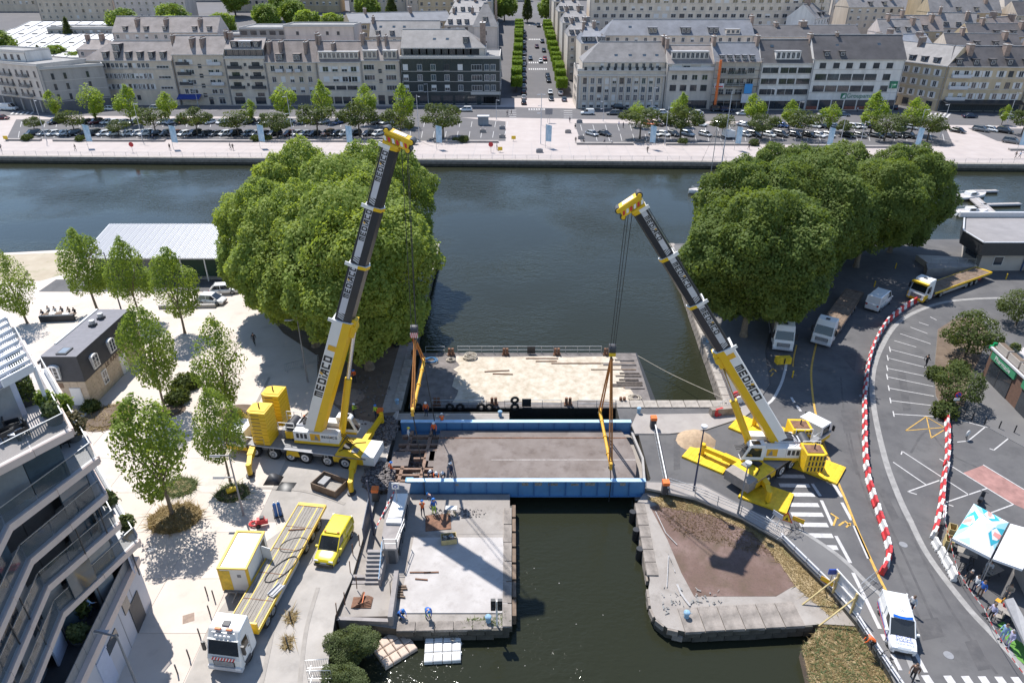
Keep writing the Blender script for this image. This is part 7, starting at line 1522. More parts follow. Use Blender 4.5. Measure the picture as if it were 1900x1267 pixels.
def person_mesh(kind):
 if kind in POSE:return POSE[kind]
 J=pose_points(kind,None);names=['pel'];V=[J['pel']];R=[(.135,.105)];E_=[];M=['trousers']
 def add(n,p,r,par,m):
  names.append(n);V.append(p);R.append(r if hasattr(r,'__len__') else (r,r));E_.append((names.index(par),len(V)-1));M.append(m)
 add('sp',J['sp'],(.135,.10),'pel','top');add('ch',J['ch'],(.165,.115),'sp','top');add('nk',J['nk'],.055,'ch','skin');add('hd',J['hd'],(.082,.098),'nk','skin');add('ht',J['ht'],(.066,.075),'hd','skin')
 hd=Vector(J['hd']);ax=(Vector(J['ht'])-Vector(J['nk'])).normalized();fw=Vector((0,1,0));fw=(fw-ax*fw.dot(ax)).normalized() if abs(ax.y)<.9 else Vector((0,0,-1))
 add('no',tuple(hd+fw*.125-ax*.01),.016,'hd','skin')
 for n,s in (('l',-1),('r',1)):
  add(n+'sh',J[n+'sh'],.070,'ch','top');add(n+'el',J[n+'el'],.048,n+'sh','top');add(n+'wr',J[n+'wr'],.034,n+'el','skin')
  d=(Vector(J[n+'wr'])-Vector(J[n+'el'])).normalized();sd_=d.cross(Vector((0,1,.2))).normalized();w=Vector(J[n+'wr'])
  add(n+'pm',tuple(w+d*.07),(.036,.022),n+'wr','skin')
  for k,(o,ln) in enumerate(((-.03,.065),(-.010,.08),(.010,.075),(.03,.06))):add(n+'f%d' % k,tuple(w+d*(.085+ln)+sd_*o+Vector((0,.02,0))),.009,n+'pm','skin')
  add(n+'th',tuple(w+d*.06+sd_*.055+Vector((0,.02,0))),.011,n+'wr','skin')
  add(n+'hp',J[n+'hp'],.088,'pel','trousers');add(n+'kn',J[n+'kn'],.060,n+'hp','trousers');add(n+'an',J[n+'an'],.044,n+'kn','trousers');add(n+'to',J[n+'to'],.038,n+'an','shoe')
 me=bpy.data.meshes.new('body');me.from_pydata([tuple(v) for v in V],E_,[]);o=bpy.data.objects.new('body',me);COL.objects.link(o)
 sk=o.modifiers.new('skin','SKIN');sk.use_smooth_shade=True
 if not me.skin_vertices:me.attributes.new
 for i,r in enumerate(R):me.skin_vertices[0].data[i].radius=r;me.skin_vertices[0].data[i].use_root=(i==0)
 ss=o.modifiers.new('sub','SUBSURF');ss.levels=1;ss.render_levels=1
 bpy.context.view_layer.update();dg=bpy.context.evaluated_depsgraph_get();out=bpy.data.meshes.new_from_object(o.evaluated_get(dg));bpy.data.objects.remove(o)
 slots=['top','trousers','skin','shoe'];out.materials.clear()
 for _ in slots:out.materials.append(skin_m)
 A=np.array([V[a] for a,b in E_]);B=np.array([V[b] for a,b in E_]);mid=[slots.index(M[b]) if M[b] != 'skin' or M[a]=='skin' or names[b]=='nk' else slots.index('top') for a,b in E_]
 for p in out.polygons:
  c=np.array(p.center);ab=B-A;t=np.clip(((c-A)*ab).sum(1)/np.maximum((ab*ab).sum(1),1e-9),0,1);dd=((A+ab*t[:,None]-c)**2).sum(1);p.material_index=mid[int(dd.argmin())];p.use_smooth=True
 POSE[kind]=(out,hd,ax);return POSE[kind]
helm=MB().ball(HAT['white'],(0,0,0),(.125,.145,.115),10,4,True).cyl(HAT['white'],(0,.03,-.012),(0,.03,.006),.155,12).mesh('helmet')
hairm=MB().ball(HAIR['dark'],(0,-.012,-.02),(.098,.115,.105),10,5,True).ball(HAIR['dark'],(0,-.05,-.03),(.085,.075,.085),8,5).mesh('hair')
vestm=None
def person(px,py,kind,top,trous,head,lb,rz=None,z=0.0,group=None,sc=1.0,loc=None):
 me,hd,ax=person_mesh(kind);p=loc if loc is not None else g(px,py,z);rz=random.uniform(0,6.28) if rz is None else rz
 t=thing('person',lb,'person',p,rz,group);t.scale=(sc,sc,sc)
 b=inst('body',me,t)
 for i,m in enumerate((CL[top],CL[trous],skin_m,CL['black'])):b.material_slots[i].link='OBJECT';b.material_slots[i].material=m
 hat=head in HAT;o=inst('helmet' if hat else 'hair',helm if hat else hairm,t)
 m=HAT[head] if hat else HAIR[head]
 for s in o.material_slots:s.link='OBJECT';s.material=m
 o.location=hd+ax*.045;o.rotation_mode='QUATERNION';o.rotation_quaternion=Vector((0,0,1)).rotation_difference(ax)
 return t
VEST=[(657,774,'reach','lime','black','white','worker in a yellow vest and white helmet standing right of the crane cab',-1.2,0),(699,776,'stand','lime','navy','blue','worker in green vest and blue helmet beside an orange box',2.6,0),(659,709,'reach','orange','black','blue','worker in an orange vest in the tree shade behind the crane',3.0,0),(473,640,'walk','black','black','dark','person in dark clothes walking on the sunlit plaza',3.3,0),
 (791,771,'stand','orange','navy','white','worker in orange standing behind the far blue girder by the sling',3.1,0),(821,793,'reach','orange','black','white','worker in orange leaning at the far blue girder',.3,0),(806,809,'stand','orange','black','white','worker in orange at the end of the bridge deck',3.0,0),(759,819,'stand','white','grey','yellow','worker in a white shirt and yellow helmet on the rusty beams',-1.6,0),(727,884,'walk','orange','navy','blue','worker in orange and blue helmet stepping on the near end of the stripped beams',-1.2,0),
 (800,885,'crouch','navy','black','white','crouching worker in dark blue, leftmost of three at the near girder',3.1,0),(808,889,'crouch','orange','navy','white','crouching worker in orange between two dark clothed colleagues',-2.6,0),(823,888,'crouch','grey','black','white','crouching worker in grey at the near girder top',3.0,0),(838,885,'stand','navy','navy','white','worker in dark overalls standing on the deck beside the crouching three',2.2,0),
 (803,938,'bend','navy','navy','blue','worker in dark blue bending under the near girder',1.0,PZ),(785,957,'reach','orange','navy','blue','worker in orange and blue helmet below the near girder',.2,PZ),(806,953,'stand','blue','lime','blue','worker in blue jacket and lime trousers on the rusty plate',.3,PZ),(744,1146,'crouch','blue','navy','blue','crouching worker in blue at the lock edge',-2.0,PZ),(794,1145,'bend','blue','lime','blue','worker in blue with lime trousers pulling a line at the lock edge',-2.7,PZ)]
for px,py,k,tp,tr,hd_,lb,rz,z in VEST:person(px,py,k,tp,tr,hd_,lb,rz,z)
for px,py,k,tp,tr,hd_,lb,rz in ((1687,1135,'stand','white','navy','brown','person in a white shirt beside the police car',2.0),(1614,1203,'bend','orange','black','dark','person in an orange vest bending over the road side rail',1.2),(1690,1262,'walk','brown','black','brown','person in brown at the bottom edge crossing',2.4),(1716,681,'walk','black','black','dark','person in black walking across the empty parking bays',-1.2),
 (1793,1087,'stand','black','black','grey','man in dark clothes behind the tape next to the last white block',1.8),(1805,1097,'stand','white','navy','dark','person in a white shirt behind the tape, second of three',1.6),(1816,1107,'stand','blue','brown','brown','person in a bright blue shirt behind the tape, third of three',1.9),(1835,1150,'stand','lilac','black','brown','person in grey lilac standing alone by the tape',1.7),(1856,1188,'stand','lightblue','lightblue','brown','person in a pale blue shirt at the tape, left of two',1.8),(1868,1199,'stand','lilac','lilac','grey','person in lilac at the tape, right of two',1.5)):
 person(px,py,k,tp,tr,hd_,lb,rz)
person(172,1140,'walk','lightblue','navy','dark','person in a pale blue shirt on the ground floor terrace',-.5,4.23)
for i,(px,py,k,tp) in enumerate(((3,279,'walk','navy'),(141,280,'walk','black'),(285,262,'stand','navy'),(316,279,'walk','black'),(428,278,'walk','grey'),(433,279,'walk','black'),(922,279,'stand','black'),(941,216,'walk','navy'),(949,214,'walk','black'),(1067,239,'sit','black'),(1057,228,'walk','navy'),(1068,266,'stand','black'),(1083,267,'sit','black'),(1122,267,'sit','navy'),(1134,268,'sit','white'),(1201,284,'walk','black'),(1389,278,'walk','navy'),(1408,272,'walk','grey'),(1883,294,'walk','black'),(1891,294,'walk','lightblue'),(1590,209,'walk','white'),(1148,236,'stand','blue'),(1156,238,'stand','navy'))):
 person(px,py,k,tp,'black',('dark','brown','grey')[i % 3],'small far figure in %s on the far quay, %s from the left' % ({'navy':'dark blue','lightblue':'pale blue'}.get(tp,tp),ordn(sorted((3,141,285,316,428,433,922,941,949,1067,1057,1068,1083,1122,1134,1201,1389,1408,1883,1891,1590,1148,1156)).index(px))),None,0,'passers-by on the far quay')
# ---------------------------------------------------------------- barrier blocks
def block_mesh(m):
 b=MB();pr=[(-.22,0),(-.22,.22),(-.12,.34),(-.10,.82),(.10,.82),(.12,.34),(.22,.22),(.22,0)];k=len(pr)
 for x0,x1,s in ((-.47,.47,1),):
  xs=[(-.47,.86),(-.43,1),(.43,1),(.47,.86)]
  b.loft(m,[[(x,y*c,.02+z*(.98 if c<1 else 1)) for y,z in pr] for x,c in xs])
 b.box(m,-.36,-.2,-.115,.115,.80,.86).box(m,.2,.36,-.115,.115,.80,.86).cyl(m,(-.5,0,.1),(-.5,0,.7),.07,8)
 for x in (-.2,.2):b.box(blk,x-.06,x+.06,-.225,-.215,.04,.14).box(blk,x-.06,x+.06,.215,.225,.04,.14)
 return b.mesh('barrier_block')
BM_R,BM_W=block_mesh(redp),block_mesh(whtp)
def chain(px,lbl,group,cols=None,step=1.03,z=.005):
 P=smoothline([g(*q) for q in px],12);out=[];carry=0.0
 for a,b in zip(P,P[1:]):
  L=(b-a).length;s=carry
  while s<L:
   out.append((a+(b-a)*(s/L),math.atan2(b.y-a.y,b.x-a.x)));s+=step
  carry=s-L
 for i,(p,rz) in enumerate(out):
  red=(i % 2==0) if cols is None else cols(i)
  o=inst('barrier_block',BM_R if red else BM_W,None,(p.x+random.uniform(-.05,.05),p.y+random.uniform(-.05,.05),z),rz+random.uniform(-.09,.09));tag(o,'%s plastic barrier block, %s' % ('red' if red else 'white',lbl % ordn(i)),'barrier',group)
 return out
chain(((1815,519),(1780,529),(1740,545),(1690,566),(1651,595),(1627,628),(1613,668),(1605,720),(1603,790),(1606,860),(1613,908),(1627,948),(1641,995),(1648,1025),(1642,1052),(1633,1074)),'%s from the far end of the roadside chain','blocks of the long red and white chain')
chain(((1753,772),(1758,812),(1756,855),(1749,905),(1742,955),(1735,985),(1728,1006)),'%s from the far end of the car park chain','blocks of the car park chain',lambda i:i % 2==1)
chain(((1736,1016),(1748,1036),(1762,1062),(1775,1086)),'%s from the top in the white row by the cafe tent','white blocks by the cafe tent',lambda i:False,1.06)
chain(((1749,956),(1745,976)),'%s of the short row behind the car park chain','short row of blocks behind the car park chain',lambda i:i==2,.9)
for px,py,red,lb in ((1333+0,866-96,True,'red plastic barrier block lying on the pavement beside the basin'),(1372,747,False,'white plastic barrier block with a red foot beside the piston of the right crane'),(1366,738,True,'red plastic barrier block half behind the right crane boom')):
 tag(inst('barrier_block',BM_R if red else BM_W,None,g(px,py,.12),.4),lb,'barrier')
# barrier tape on posts
def tape(pts,lb):
 b=MB();P=[Vector(p) for p in pts]
 for a,c in zip(P,P[1:]):
  L=(c-a).length;n=max(2,int(L/.35))
  for i in range(n):
   p,q_=a+(c-a)*(i/n),a+(c-a)*((i+1)/n);sg=-.12*math.sin(math.pi*i/n);sh=-.12*math.sin(math.pi*(i+1)/n)
   b.beam(redp if i % 2 else whtp,p+Vector((0,0,sg)),q_+Vector((0,0,sh)),.01,.08)
 tag(b.build('barrier_tape'),lb,'barrier tape')
tp_=[g(*q_,1.0) for q_ in ((1754,966),(1763,998),(1775,1050),(1782,1066),(1826,1128),(1860,1190),(1905,1256))]
tape(tp_,'red and white barrier tape strung past the cafe tent to the bottom corner');tape([g(*q_,1.0) for q_ in ((1760,668),(1762,770),(1757,880),(1752,960))],'thin red and white tape along the car park chain')
for px,py,lb in ((1826,1140,'thin dark tape post by the kerb beside the standing people'),(1776,1062,'thin tape post between the white blocks and the tent')):tag(MB().cyl(blk,(0,0,0),(0,0,1.1),.03,6).cyl(blk,(0,0,0),(0,0,.05),.18,10).build('tape_post',loc=g(px,py)),lb,'post')
# ---------------------------------------------------------------- cafe tent, furniture
tw=mat('tent_white',(.68,.68,.69),.7,var=.03);tt=mat('tent_teal',(.03,.36,.45),.7,var=.05);ts=mat('tent_sky',(.32,.60,.70),.7,var=.05);tpk=mat('tent_coral',(.72,.30,.26),.7,var=.05)
tc_=[g(1807,934,2.6),g(1872,969,2.6),g(1838,1034,2.6),g(1767,998,2.6)]
ctr=(tc_[0]+tc_[1]+tc_[2]+tc_[3])/4+Vector((0,0,.75))
T=thing('cafe_tent','square cafe canopy printed in white teal and coral','canopy',(ctr.x,ctr.y,0))
for i in range(4):
 a,b=tc_[i],tc_[(i+1) % 4];m=(a+b)/2;n=(b-a).cross(ctr-a).normalized();n=n if n.z>0 else -n
 MB().add([a,b,ctr],[(0,1,2),],tw).add([a-Vector((0,0,.25)),b-Vector((0,0,.25)),b,a],[(0,1,2,3)],tw).build('canopy_panel',T,True)
 def tri(*c):return [a+(b-a)*u+(ctr-a-(b-a)*.5)*v for u,v in c]
 pr=MB();base_=n*.012
 def pt(u,v):return a*(1-v)*(1-u)+b*(1-v)*u+ctr*v+base_
 if i != 2:
  pr.add([pt(.0,.01),pt(.80,.01),pt(.72,.50),pt(.10,.42)],[(0,1,2,3)],ts);base_=n*.02
  pr.add([pt(.22,.03),pt(.58,.02),pt(.90,.25),pt(.82,.62),pt(.30,.50)],[(0,1,2,3,4)],tt);base_=n*.028
  pr.add([pt(.40,.06),pt(.60,.10),pt(.74,.32),pt(.52,.56),pt(.28,.40)],[(0,1,2,3,4)],tw);base_=n*.034
  pr.add([pt(.40,.03),pt(.54,.05),pt(.62,.40),pt(.46,.40)],[(0,1,2,3)],tpk)
 else:
  pr.add([pt(.55,.05),pt(.9,.05),pt(.7,.3)],[(0,1,2)],ts)
 pr.build('print',T,True)
for p in tc_:MB().cyl(steel,(p.x,p.y,0),(p.x,p.y,2.6),.04,6).build('post',T,True)
o_=ctr+Vector((0,0,.0));dx_=(tc_[2]-tc_[3]).normalized();dy_=(tc_[0]-tc_[3]).normalized()
w2=[g(1875,971,2.75),g(1925,985,2.9),g(1898,1056,2.9),g(1842,1036,2.75)]
T2=thing('cafe_tent','plain pale canopy adjoining the printed tent','canopy',(w2[0].x,w2[0].y,0));MB().add(w2,[(3,2,1,0)],tw).add([w2[3]-Vector((0,0,.2)),w2[2]-Vector((0,0,.2)),w2[2],w2[3]],[(0,1,2,3)],tw).build('canopy_panel',T2,True)
for p in (w2[0],w2[3]):MB().cyl(steel,(p.x,p.y,0),(p.x,p.y,2.7),.04,6).build('post',T2,True)
aw_=thing('cafe_awning','long grey awning over the cafe tables at the right edge','awning',g(1880,1120));ap=[g(1864,1112,2.5),g(1880,1108,2.9),g(1925,1190,2.9),g(1905,1200,2.5)];MB().add(ap,[(3,2,1,0)],gry_m).add([ap[0]-Vector((0,0,.2)),ap[3]-Vector((0,0,.2)),ap[3],ap[0]],[(0,1,2,3),],gry_m).build('canopy',aw_,True)
tag(MB().poly(mat('green_carpet',(.10,.24,.045),.95,var=.2,scale=4),[g(*q_,.012) for q_ in ((1850,1158),(1862,1152),(1905,1195),(1905,1235),(1888,1222))]).build('green_carpet'),'bright green artificial turf strip under the cafe tables','carpet')
tabm=MB().box(wood,-.7,.7,-.38,.38,.70,.75).mesh('tabletop');tlg=MB().beam(blk,(-.6,-.3,0),(-.5,0,.7),.05,.05).beam(blk,(-.6,.3,0),(-.5,0,.7),.05,.05).beam(blk,(.6,-.3,0),(.5,0,.7),.05,.05).beam(blk,(.6,.3,0),(.5,0,.7),.05,.05).mesh('legs')
chs=MB().box(wood,-.2,.2,-.2,.2,.43,.47).mesh('seat');chb=MB().box(wood,-.2,.2,-.22,-.19,.5,.88).mesh('backrest');chl=MB().beam(blk,(-.18,-.18,0),(-.18,-.18,.88),.03,.03).beam(blk,(.18,-.18,0),(.18,-.18,.88),.03,.03).beam(blk,(-.18,.18,0),(-.18,.18,.43),.03,.03).beam(blk,(.18,.18,0),(.18,.18,.43),.03,.03).mesh('legs')
def cafetable(px,py,rz,lb):
 t=thing('cafe_table',lb,'table',g(px,py,.02),rz);inst('tabletop',tabm,t);inst('legs',tlg,t);return t
def chair(px,py,rz,lb,m=None):
 t=thing('cafe_chair',lb,'chair',g(px,py,.02),rz);a=inst('seat',chs,t);b=inst('backrest',chb,t);inst('legs',chl,t)
 if m:
  for o in (a,b):o.material_slots[0].link='OBJECT';o.material_slots[0].material=m
cafetable(1863,1146,2.2,'wooden cafe table under the grey awning on the green carpet');cafetable(1895,1200,2.2,'cafe table at the lower right photo edge');cafetable(1790,1036,-.6,'slatted dark table under the printed tent');cafetable(1838,1068,.4,'low wooden table in front of the pale canopy')
chair(1850,1122,.6,'yellow topped cafe chair beside the awning end',mat('chair_yellow',(.65,.32,.03),.6));chair(1849,1150,1.2,'dark cafe chair left of the table on the green carpet');chair(1880,1160,-1.5,'folding cafe chair in front of the table on the green carpet');chair(1772,1005,.8,'wooden chair at the tent corner');chair(1828,1072,1.5,'wooden chair beside the low table under the pale canopy')
person(1858,1135,'sit','red','black','dark','seated cafe guest in red under the grey awning',3.4);person(1872,1148,'sit','navy','navy','brown','seated cafe guest in dark blue at the carpet table',1.6);person(1869,1105,'sit','beige','beige','brown','seated cafe guest in beige by the cafe corner',2.2);person(1889,1185,'sit','green','black','grey','seated cafe guest in green at the photo edge',-1.6);person(1832,1062,'sit','white','beige','brown','guest in white sitting under the pale canopy',2.0)
cr_=MB().box(wood_y,-.45,.45,-.3,.3,0,.06)
for x0,x1,y0,y1 in ((-.45,.45,-.3,-.26),(-.45,.45,.26,.3),(-.45,-.41,-.26,.26),(.41,.45,-.26,.26)):cr_.box(wood_y,x0,x1,y0,y1,.06,.9)
cr_.box(blk,-.15,.15,-.305,-.30,.5,.65)
for px,py,lb in ((1757,1013,'tall pale wooden crate bin between barrier blocks and tent'),(1764,992,'wooden crate at the tent corner nearest the blocks')):tag(cr_.build('wooden_crate',loc=g(px,py),rz=1.1),lb,'crate')
def bike_mesh(m):
 b=MB()
 for x in (-.5,.5):
  for i in range(12):a,c=i*.5236,(i+1)*.5236;b.tube(rub,[(x+.33*math.cos(a),0,.34+.33*math.sin(a)),(x+.33*math.cos(c),0,.34+.33*math.sin(c))],.02,4,caps=False)
 for p,q_ in (((-.5,0,.34),(-.1,0,.32)),((-.1,0,.32),(-.22,0,.85)),((-.1,0,.32),(.36,0,.78)),((-.2,0,.76),(.36,0,.80)),((.5,0,.34),(.35,0,.95)),((-.5,0,.34),(-.2,0,.76))):b.tube(m,[p,q_],.02,5)
 b.box(blk,-.34,-.1,-.06,.06,.86,.92).tube(blk,[(.30,-.25,.98),(.36,0,.96),(.30,.25,.98)],.018,5)
 return b.mesh('frame')
bkm=bike_mesh(anth)
for px,py,rz,lb in ((1788,1060,.3,'dark bicycle parked beside the white barrier blocks'),(1796,1052,.9,'dark bicycle leaning under the printed tent edge'),(1643,1232,2.0,'bicycle leaning on the bank railing'),(1470,992,.2,'dark bicycle lying by the road works sign')):
 t=thing('bicycle',lb,'bicycle',g(px,py,.1),rz);inst('frame',bkm,t)
sct=thing('scooter','black motor scooter parked behind the printed tent','scooter',g(1817,933),.8);MB().loft(blk,[[(-.7,-.15,.5),(-.7,.15,.5),(-.7,.12,.85),(-.7,-.12,.85)],[(-.1,-.2,.3),(-.1,.2,.3),(-.1,.16,.8),(-.1,-.16,.8)],[(.25,-.18,.25),(.25,.18,.25),(.25,.15,.35),(.25,-.15,.35)],[(.6,-.16,.4),(.6,.16,.4),(.5,.14,1.0),(.5,-.14,1.0)]]).build('body',sct)
for x in (-.6,.65):MB().cyl(rub,(x,-.06,.24),(x,.06,.24),.24,12).build('wheel',sct)
MB().tube(blk,[(.4,-.32,1.08),(.5,0,1.05),(.4,.32,1.08)],.025,5).build('handlebar',sct)
# bollards of the shop forecourt, folding sign
for i,(px,py) in enumerate(((1803,779),(1826,788),(1853,795),(1881,803))):tag(MB().cyl(blk,(0,0,0),(0,0,.9),.06,8).ball(blk,(0,0,.9),.07,8,4,True).build('bollard',loc=g(px,py)),'thin black bollard at the bay ends before the pharmacy, %s from the left' % ordn(i),'bollard','bollards before the pharmacy')
t=thing('folding_sign','white oval pavement sign standing in the empty bay','sign',g(1792,815),.5);MB().cyl(whtp,(0,-.03,.75),(0,.03,.75),.35,14).beam(blk,(-.3,-.2,0),(0,0,.6),.05,.05).beam(blk,(.3,.2,0),(0,0,.6),.05,.05).build('panel',t)
# signs, lamps, masts
def lamp(px,py,h,lb,arm=None,m=None,head='globe',lean=0,group=None,name='street_lamp'):
 m=m or gry_m;t=thing(name,lb,'street lamp',g(px,py,.08),0,group);MB().tube(m,[(0,0,0),(0,0,h*.25),(lean,0,h)],[.11,.085,.055],8).build('pole',t)
 if head=='globe':MB().cyl(gry_l,(lean,0,h),(lean,0,h+.12),.28,12).cyl(lampw,(lean,0,h-.14),(lean,0,h),.2,12).build('lantern',t)
 if arm:
  for (ax,ay,hh) in arm:a=MB().beam(m,(lean*hh/h,0,hh),(ax,ay,hh),.09,.09).build('arm',t);MB().box(gry_l,min(ax*.45,ax),max(ax*.45,ax),ay-.12,ay+.12,hh-.10,hh-.04).build('lamp_head',t)
 return t
navyp=mat('navy_pole',(.035,.045,.09),.5,var=.1)
lamp(1287,911,7.2,'slim dark lamp post with a round white lantern at the bridge end on the right',m=navyp);lamp(1369,953,5.6,'shorter grey lamp post beside the near outrigger mat',m=gry_m)
lamp(225,575,8.5,'dark plaza lamp with a bracket arm in front of the white roofed hall',[(-3.4,0,8.4)],anth,None);lamp(452,955,6.6,'grey plaza lamp with two bracket arms beside the left crane',[(-1.6,0,6.5),(-1.8,0,4.2)],gry_m,None);lamp(571,708,8.6,'thin plaza lamp in front of the western tree clump',[(-1.4,0,8.0)],gry_m,None)
lamp(262,1290,6.0,'grey lamp with a white bar head at the bottom left',[(-1.6,.4,5.8)],gry_m,None)
t=thing('dark_post','tall dark blue post beside the control cabin','post',g(693,985,0));MB().tube(navyp,[(0,0,-.4),(0,0,5.5)],[.10,.06],8).build('pole',t)
for i,(px,py,h) in enumerate(((87,262,11),(265,262,10),(545,263,12),(778,261,12),(1003,267,13),(1004,232,9),(1233,269,10),(1473,249,9),(1555,282,9),(1592,284,8),(1744,255,9),(1700,262,8.5),(1869,228,9),(155,200,10),(368,198,8),(578,195,7),(795,195,7),(1208,225,10),(1424,212,8),(1642,210,9),(1119,225,6),(921,222,6))):
 lamp(px,py,h,'slim grey lamp mast on the far quay, %s from the left' % ordn(sorted((87,265,545,778,1003,1004,1233,1473,1555,1592,1744,1700,1869,155,368,578,795,1208,1424,1642,1119,921)).index(px)),[(1.2 if i % 2 else -1.2,-.3,h*.98),(-1.1,-.4,h*.62)] if i % 3 else [(1.0,-.5,h*.97)],gry_l,None,0,'lamp masts on the far quay')
flagm=mat('flag_blue',(.30,.55,.72),.8,var=.25,scale=.8,col2=(.58,.68,.76))
for i,(px,py) in enumerate(((164,281),(322,283),(483,281),(645,283),(810,283),(1012,281),(1204,283),(1362,285),(1531,287),(1694,287),(1886,288))):
 t=thing('banner_flag','pale blue feather banner on the far promenade, %s from the left' % ordn(i),'flag',g(px,py-6),0,'blue banners on the far promenade');MB().tube(steel,[(0,0,0),(0,0,6.2)],.05,5).build('pole',t);MB().add([(.06,0,1.8),(1.5,.1,1.6),(1.6,.1,5.7),(.06,0,6.1),(.06,.05,1.8),(1.5,.15,1.6),(1.6,.15,5.7),(.06,.05,6.1)],[(0,1,2,3),(7,6,5,4),(0,4,5,1),(2,6,7,3)],flagm).build('cloth',t)
rl=thing('quay_railing','thin grey railing along the whole far quay edge','railing',(0,quayY(0)+.8,.1))
for i in range(110):
 x=-150+i*2.9;MB().beam(steel,(x,quayY(x)+.8,.1),(x,quayY(x)+.8,1.1),.05,.05).build('post',rl,True)
for z in (.45,.8,1.1):MB().beam(steel,(-150,quayY(-150)+.8,z),(169,quayY(169)+.8,z),.035,.035).build('rail',rl,True)
for px,py,m,lb in ((247,283,redp,'red round quay sign at the left of the far promenade'),(911,283,redp,'red round quay sign right of the boom head')):t=thing('round_sign',lb,'sign',g(px,py));MB().cyl(steel,(0,0,0),(0,0,1.6),.05,6).build('pole',t);MB().cyl(m,(0,-.06,2.0),(0,0,2.0),.62,16).build('disc',t)
for px,py,lb in ((928,283,'small yellow work site board at the far quay edge'),(953,262,'yellow board on the far promenade at the avenue end'),(12,262,'yellow round sign at the left end of the far promenade')):t=thing('yellow_board',lb,'sign',g(px,py));MB().cyl(steel,(0,0,0),(0,0,.6),.05,6).build('pole',t);MB().box(yel_d,-.6,.6,-.05,.05,.5,1.4).build('panel',t)
kq=thing('kiosk','small grey glazed kiosk in the empty end of the west car park','kiosk',g(897,232));MB().box(glass_w,-1.6,1.6,-1,1,0,2.5).build('wall',kq);MB().box(gry_l,-1.8,1.8,-1.2,1.2,2.5,2.7).build('roof',kq)
for i,(px,py) in enumerate(((1054,247),(1001,283),(896,246),(1075,228),(1078,258),(932,240),(932,256))):tag(MB().box(gry_m if i % 2 else ledge_m,-.9,.9,-.5,.5,0,.9,.92,.92).box(anth,-.5,.5,-.3,.3,.83,.95).build('street_box',loc=g(px,py)),'small grey street box on the far promenade, %s from the left' % ordn(sorted((1054,1001,896,1075,1078,932.1,932)).index(px) if px != 932 else (1 if py==240 else 2)),'street box','street boxes on the far promenade')
t=thing('direction_sign','dark grey direction board at the avenue mouth','sign',g(1018,228));MB().cyl(steel,(-.3,0,0),(-.3,0,2.6),.06,6).cyl(steel,(.3,0,0),(.3,0,2.6),.06,6).build('pole',t);MB().box(gry_m,-1.1,1.1,-.08,.08,2.4,4.2).build('panel',t)
np_=thing('no_parking_sign','round blue and red no parking sign with a white plate below','sign',g(1765,768),.0);MB().cyl(steel,(0,0,0),(0,0,2.3),.04,6).build('pole',np_)
M_=Matrix.Translation((0,0,0));MB().cyl(redp,(0,-.03,2.45),(0,.0,2.45),.36,18).cyl(mat('sign_blue',(.02,.06,.42),.4),(0,-.05,2.45),(0,-.03,2.45),.28,18).beam(redp,(-.2,-.06,2.65),(.2,-.06,2.25),.02,.08).build('disc',np_);MB().box(wht,-.3,.3,-.03,.0,1.75,2.05).build('plate',np_)
# ---------------------------------------------------------------- site cabin, gas bottles, skips, heaps
tr=thing('site_cabin','white and yellow site cabin trailer with its side door open','cabin',(-20.8,38.35,0),math.radians(88));tr.scale=(.87,.95,.95)        # local x: towards the far end
MB().box(wht,-2.2,2.2,-1.15,1.15,.55,2.9).build('body',tr)
for x0,x1,y0,y1,z0,z1 in ((-2.25,2.25,-1.2,-1.02,2.88,3.0),(-2.25,2.25,1.02,1.2,2.88,3.0),(-2.25,-2.07,-1.02,1.02,2.88,3.0),(2.07,2.25,-1.02,1.02,2.88,3.0)):MB().box(yel,x0,x1,y0,y1,z0,z1).build('edge_trim',tr)
for y in (-1.17,1.05):MB().box(yel,-2.23,-2.0,y-.03,y+.13,.5,2.88).build('corner_post',tr)
for x in (-.7,.7):MB().box(gry_l,x-.015,x+.015,-1.0,1.0,2.9,2.915).build('roof_seam',tr)
MB().box(yel_d,-2.225,-2.2,.25,1.02,.6,2.7).build('end_door',tr);MB().box(gry_m,-2.22,-2.2,-.6,-.3,2.0,2.3).build('vent',tr);MB().box(shade_m,.9,1.8,-1.17,-1.15,.6,2.6).build('doorway',tr)  # doorway: dark panel on the closed wall, inner shade in its colour
MB().beam(wht,(.9,-1.2,1.6),(.55,-2.1,1.6),.05,2.0).build('open_door',tr);MB().box(gry_m,-2.4,2.3,-1.05,1.05,.4,.54).build('chassis',tr)
for s in (-1,1):
 for x in (-.4,.5):inst('wheel',W_CAR,tr,(x,s*1.02,.32))
MB().beam(steel,(-2.3,0,.45),(-3.4,0,.4),.12,.12).build('tow_bar',tr)
gb=thing('gas_bottle_cart','two blue gas bottles on a small cart','gas bottles',g(517,957),.4);bt_=mat('bottle_blue',(.03,.13,.38),.4,var=.1)
for x in (-.17,.17):MB().cyl(bt_,(x,0,.1),(x,0,1.35),.15,10).ball(bt_,(x,0,1.35),.15,10,3,True).cyl(steel,(x,0,1.48),(x,0,1.62),.04,6).build('bottle',gb)
MB().box(anth,-.4,.4,-.22,.22,.04,.1).beam(anth,(-.35,-.2,.1),(-.35,-.35,1.2),.04,.04).beam(anth,(.35,-.2,.1),(.35,-.35,1.2),.04,.04).build('cart',gb)
cm=thing('compressor','small red compressor with a hose beside the white cabin','compressor',g(487,975),.3);MB().cyl(redp,(-.5,0,.4),(.5,0,.4),.22,12).build('tank',cm);MB().box(redp,-.35,.3,-.2,.2,.6,.85).box(anth,-.1,.25,-.15,.15,.85,1.0).build('motor',cm)
for s in (-1,1):MB().cyl(rub,(-.3,s*.26-.03,.2),(-.3,s*.26+.03,.2),.2,10).build('wheel',cm)
coil('hose_coil','red hose coil left of the small compressor',g(473,973),.42,redp,4,.05)
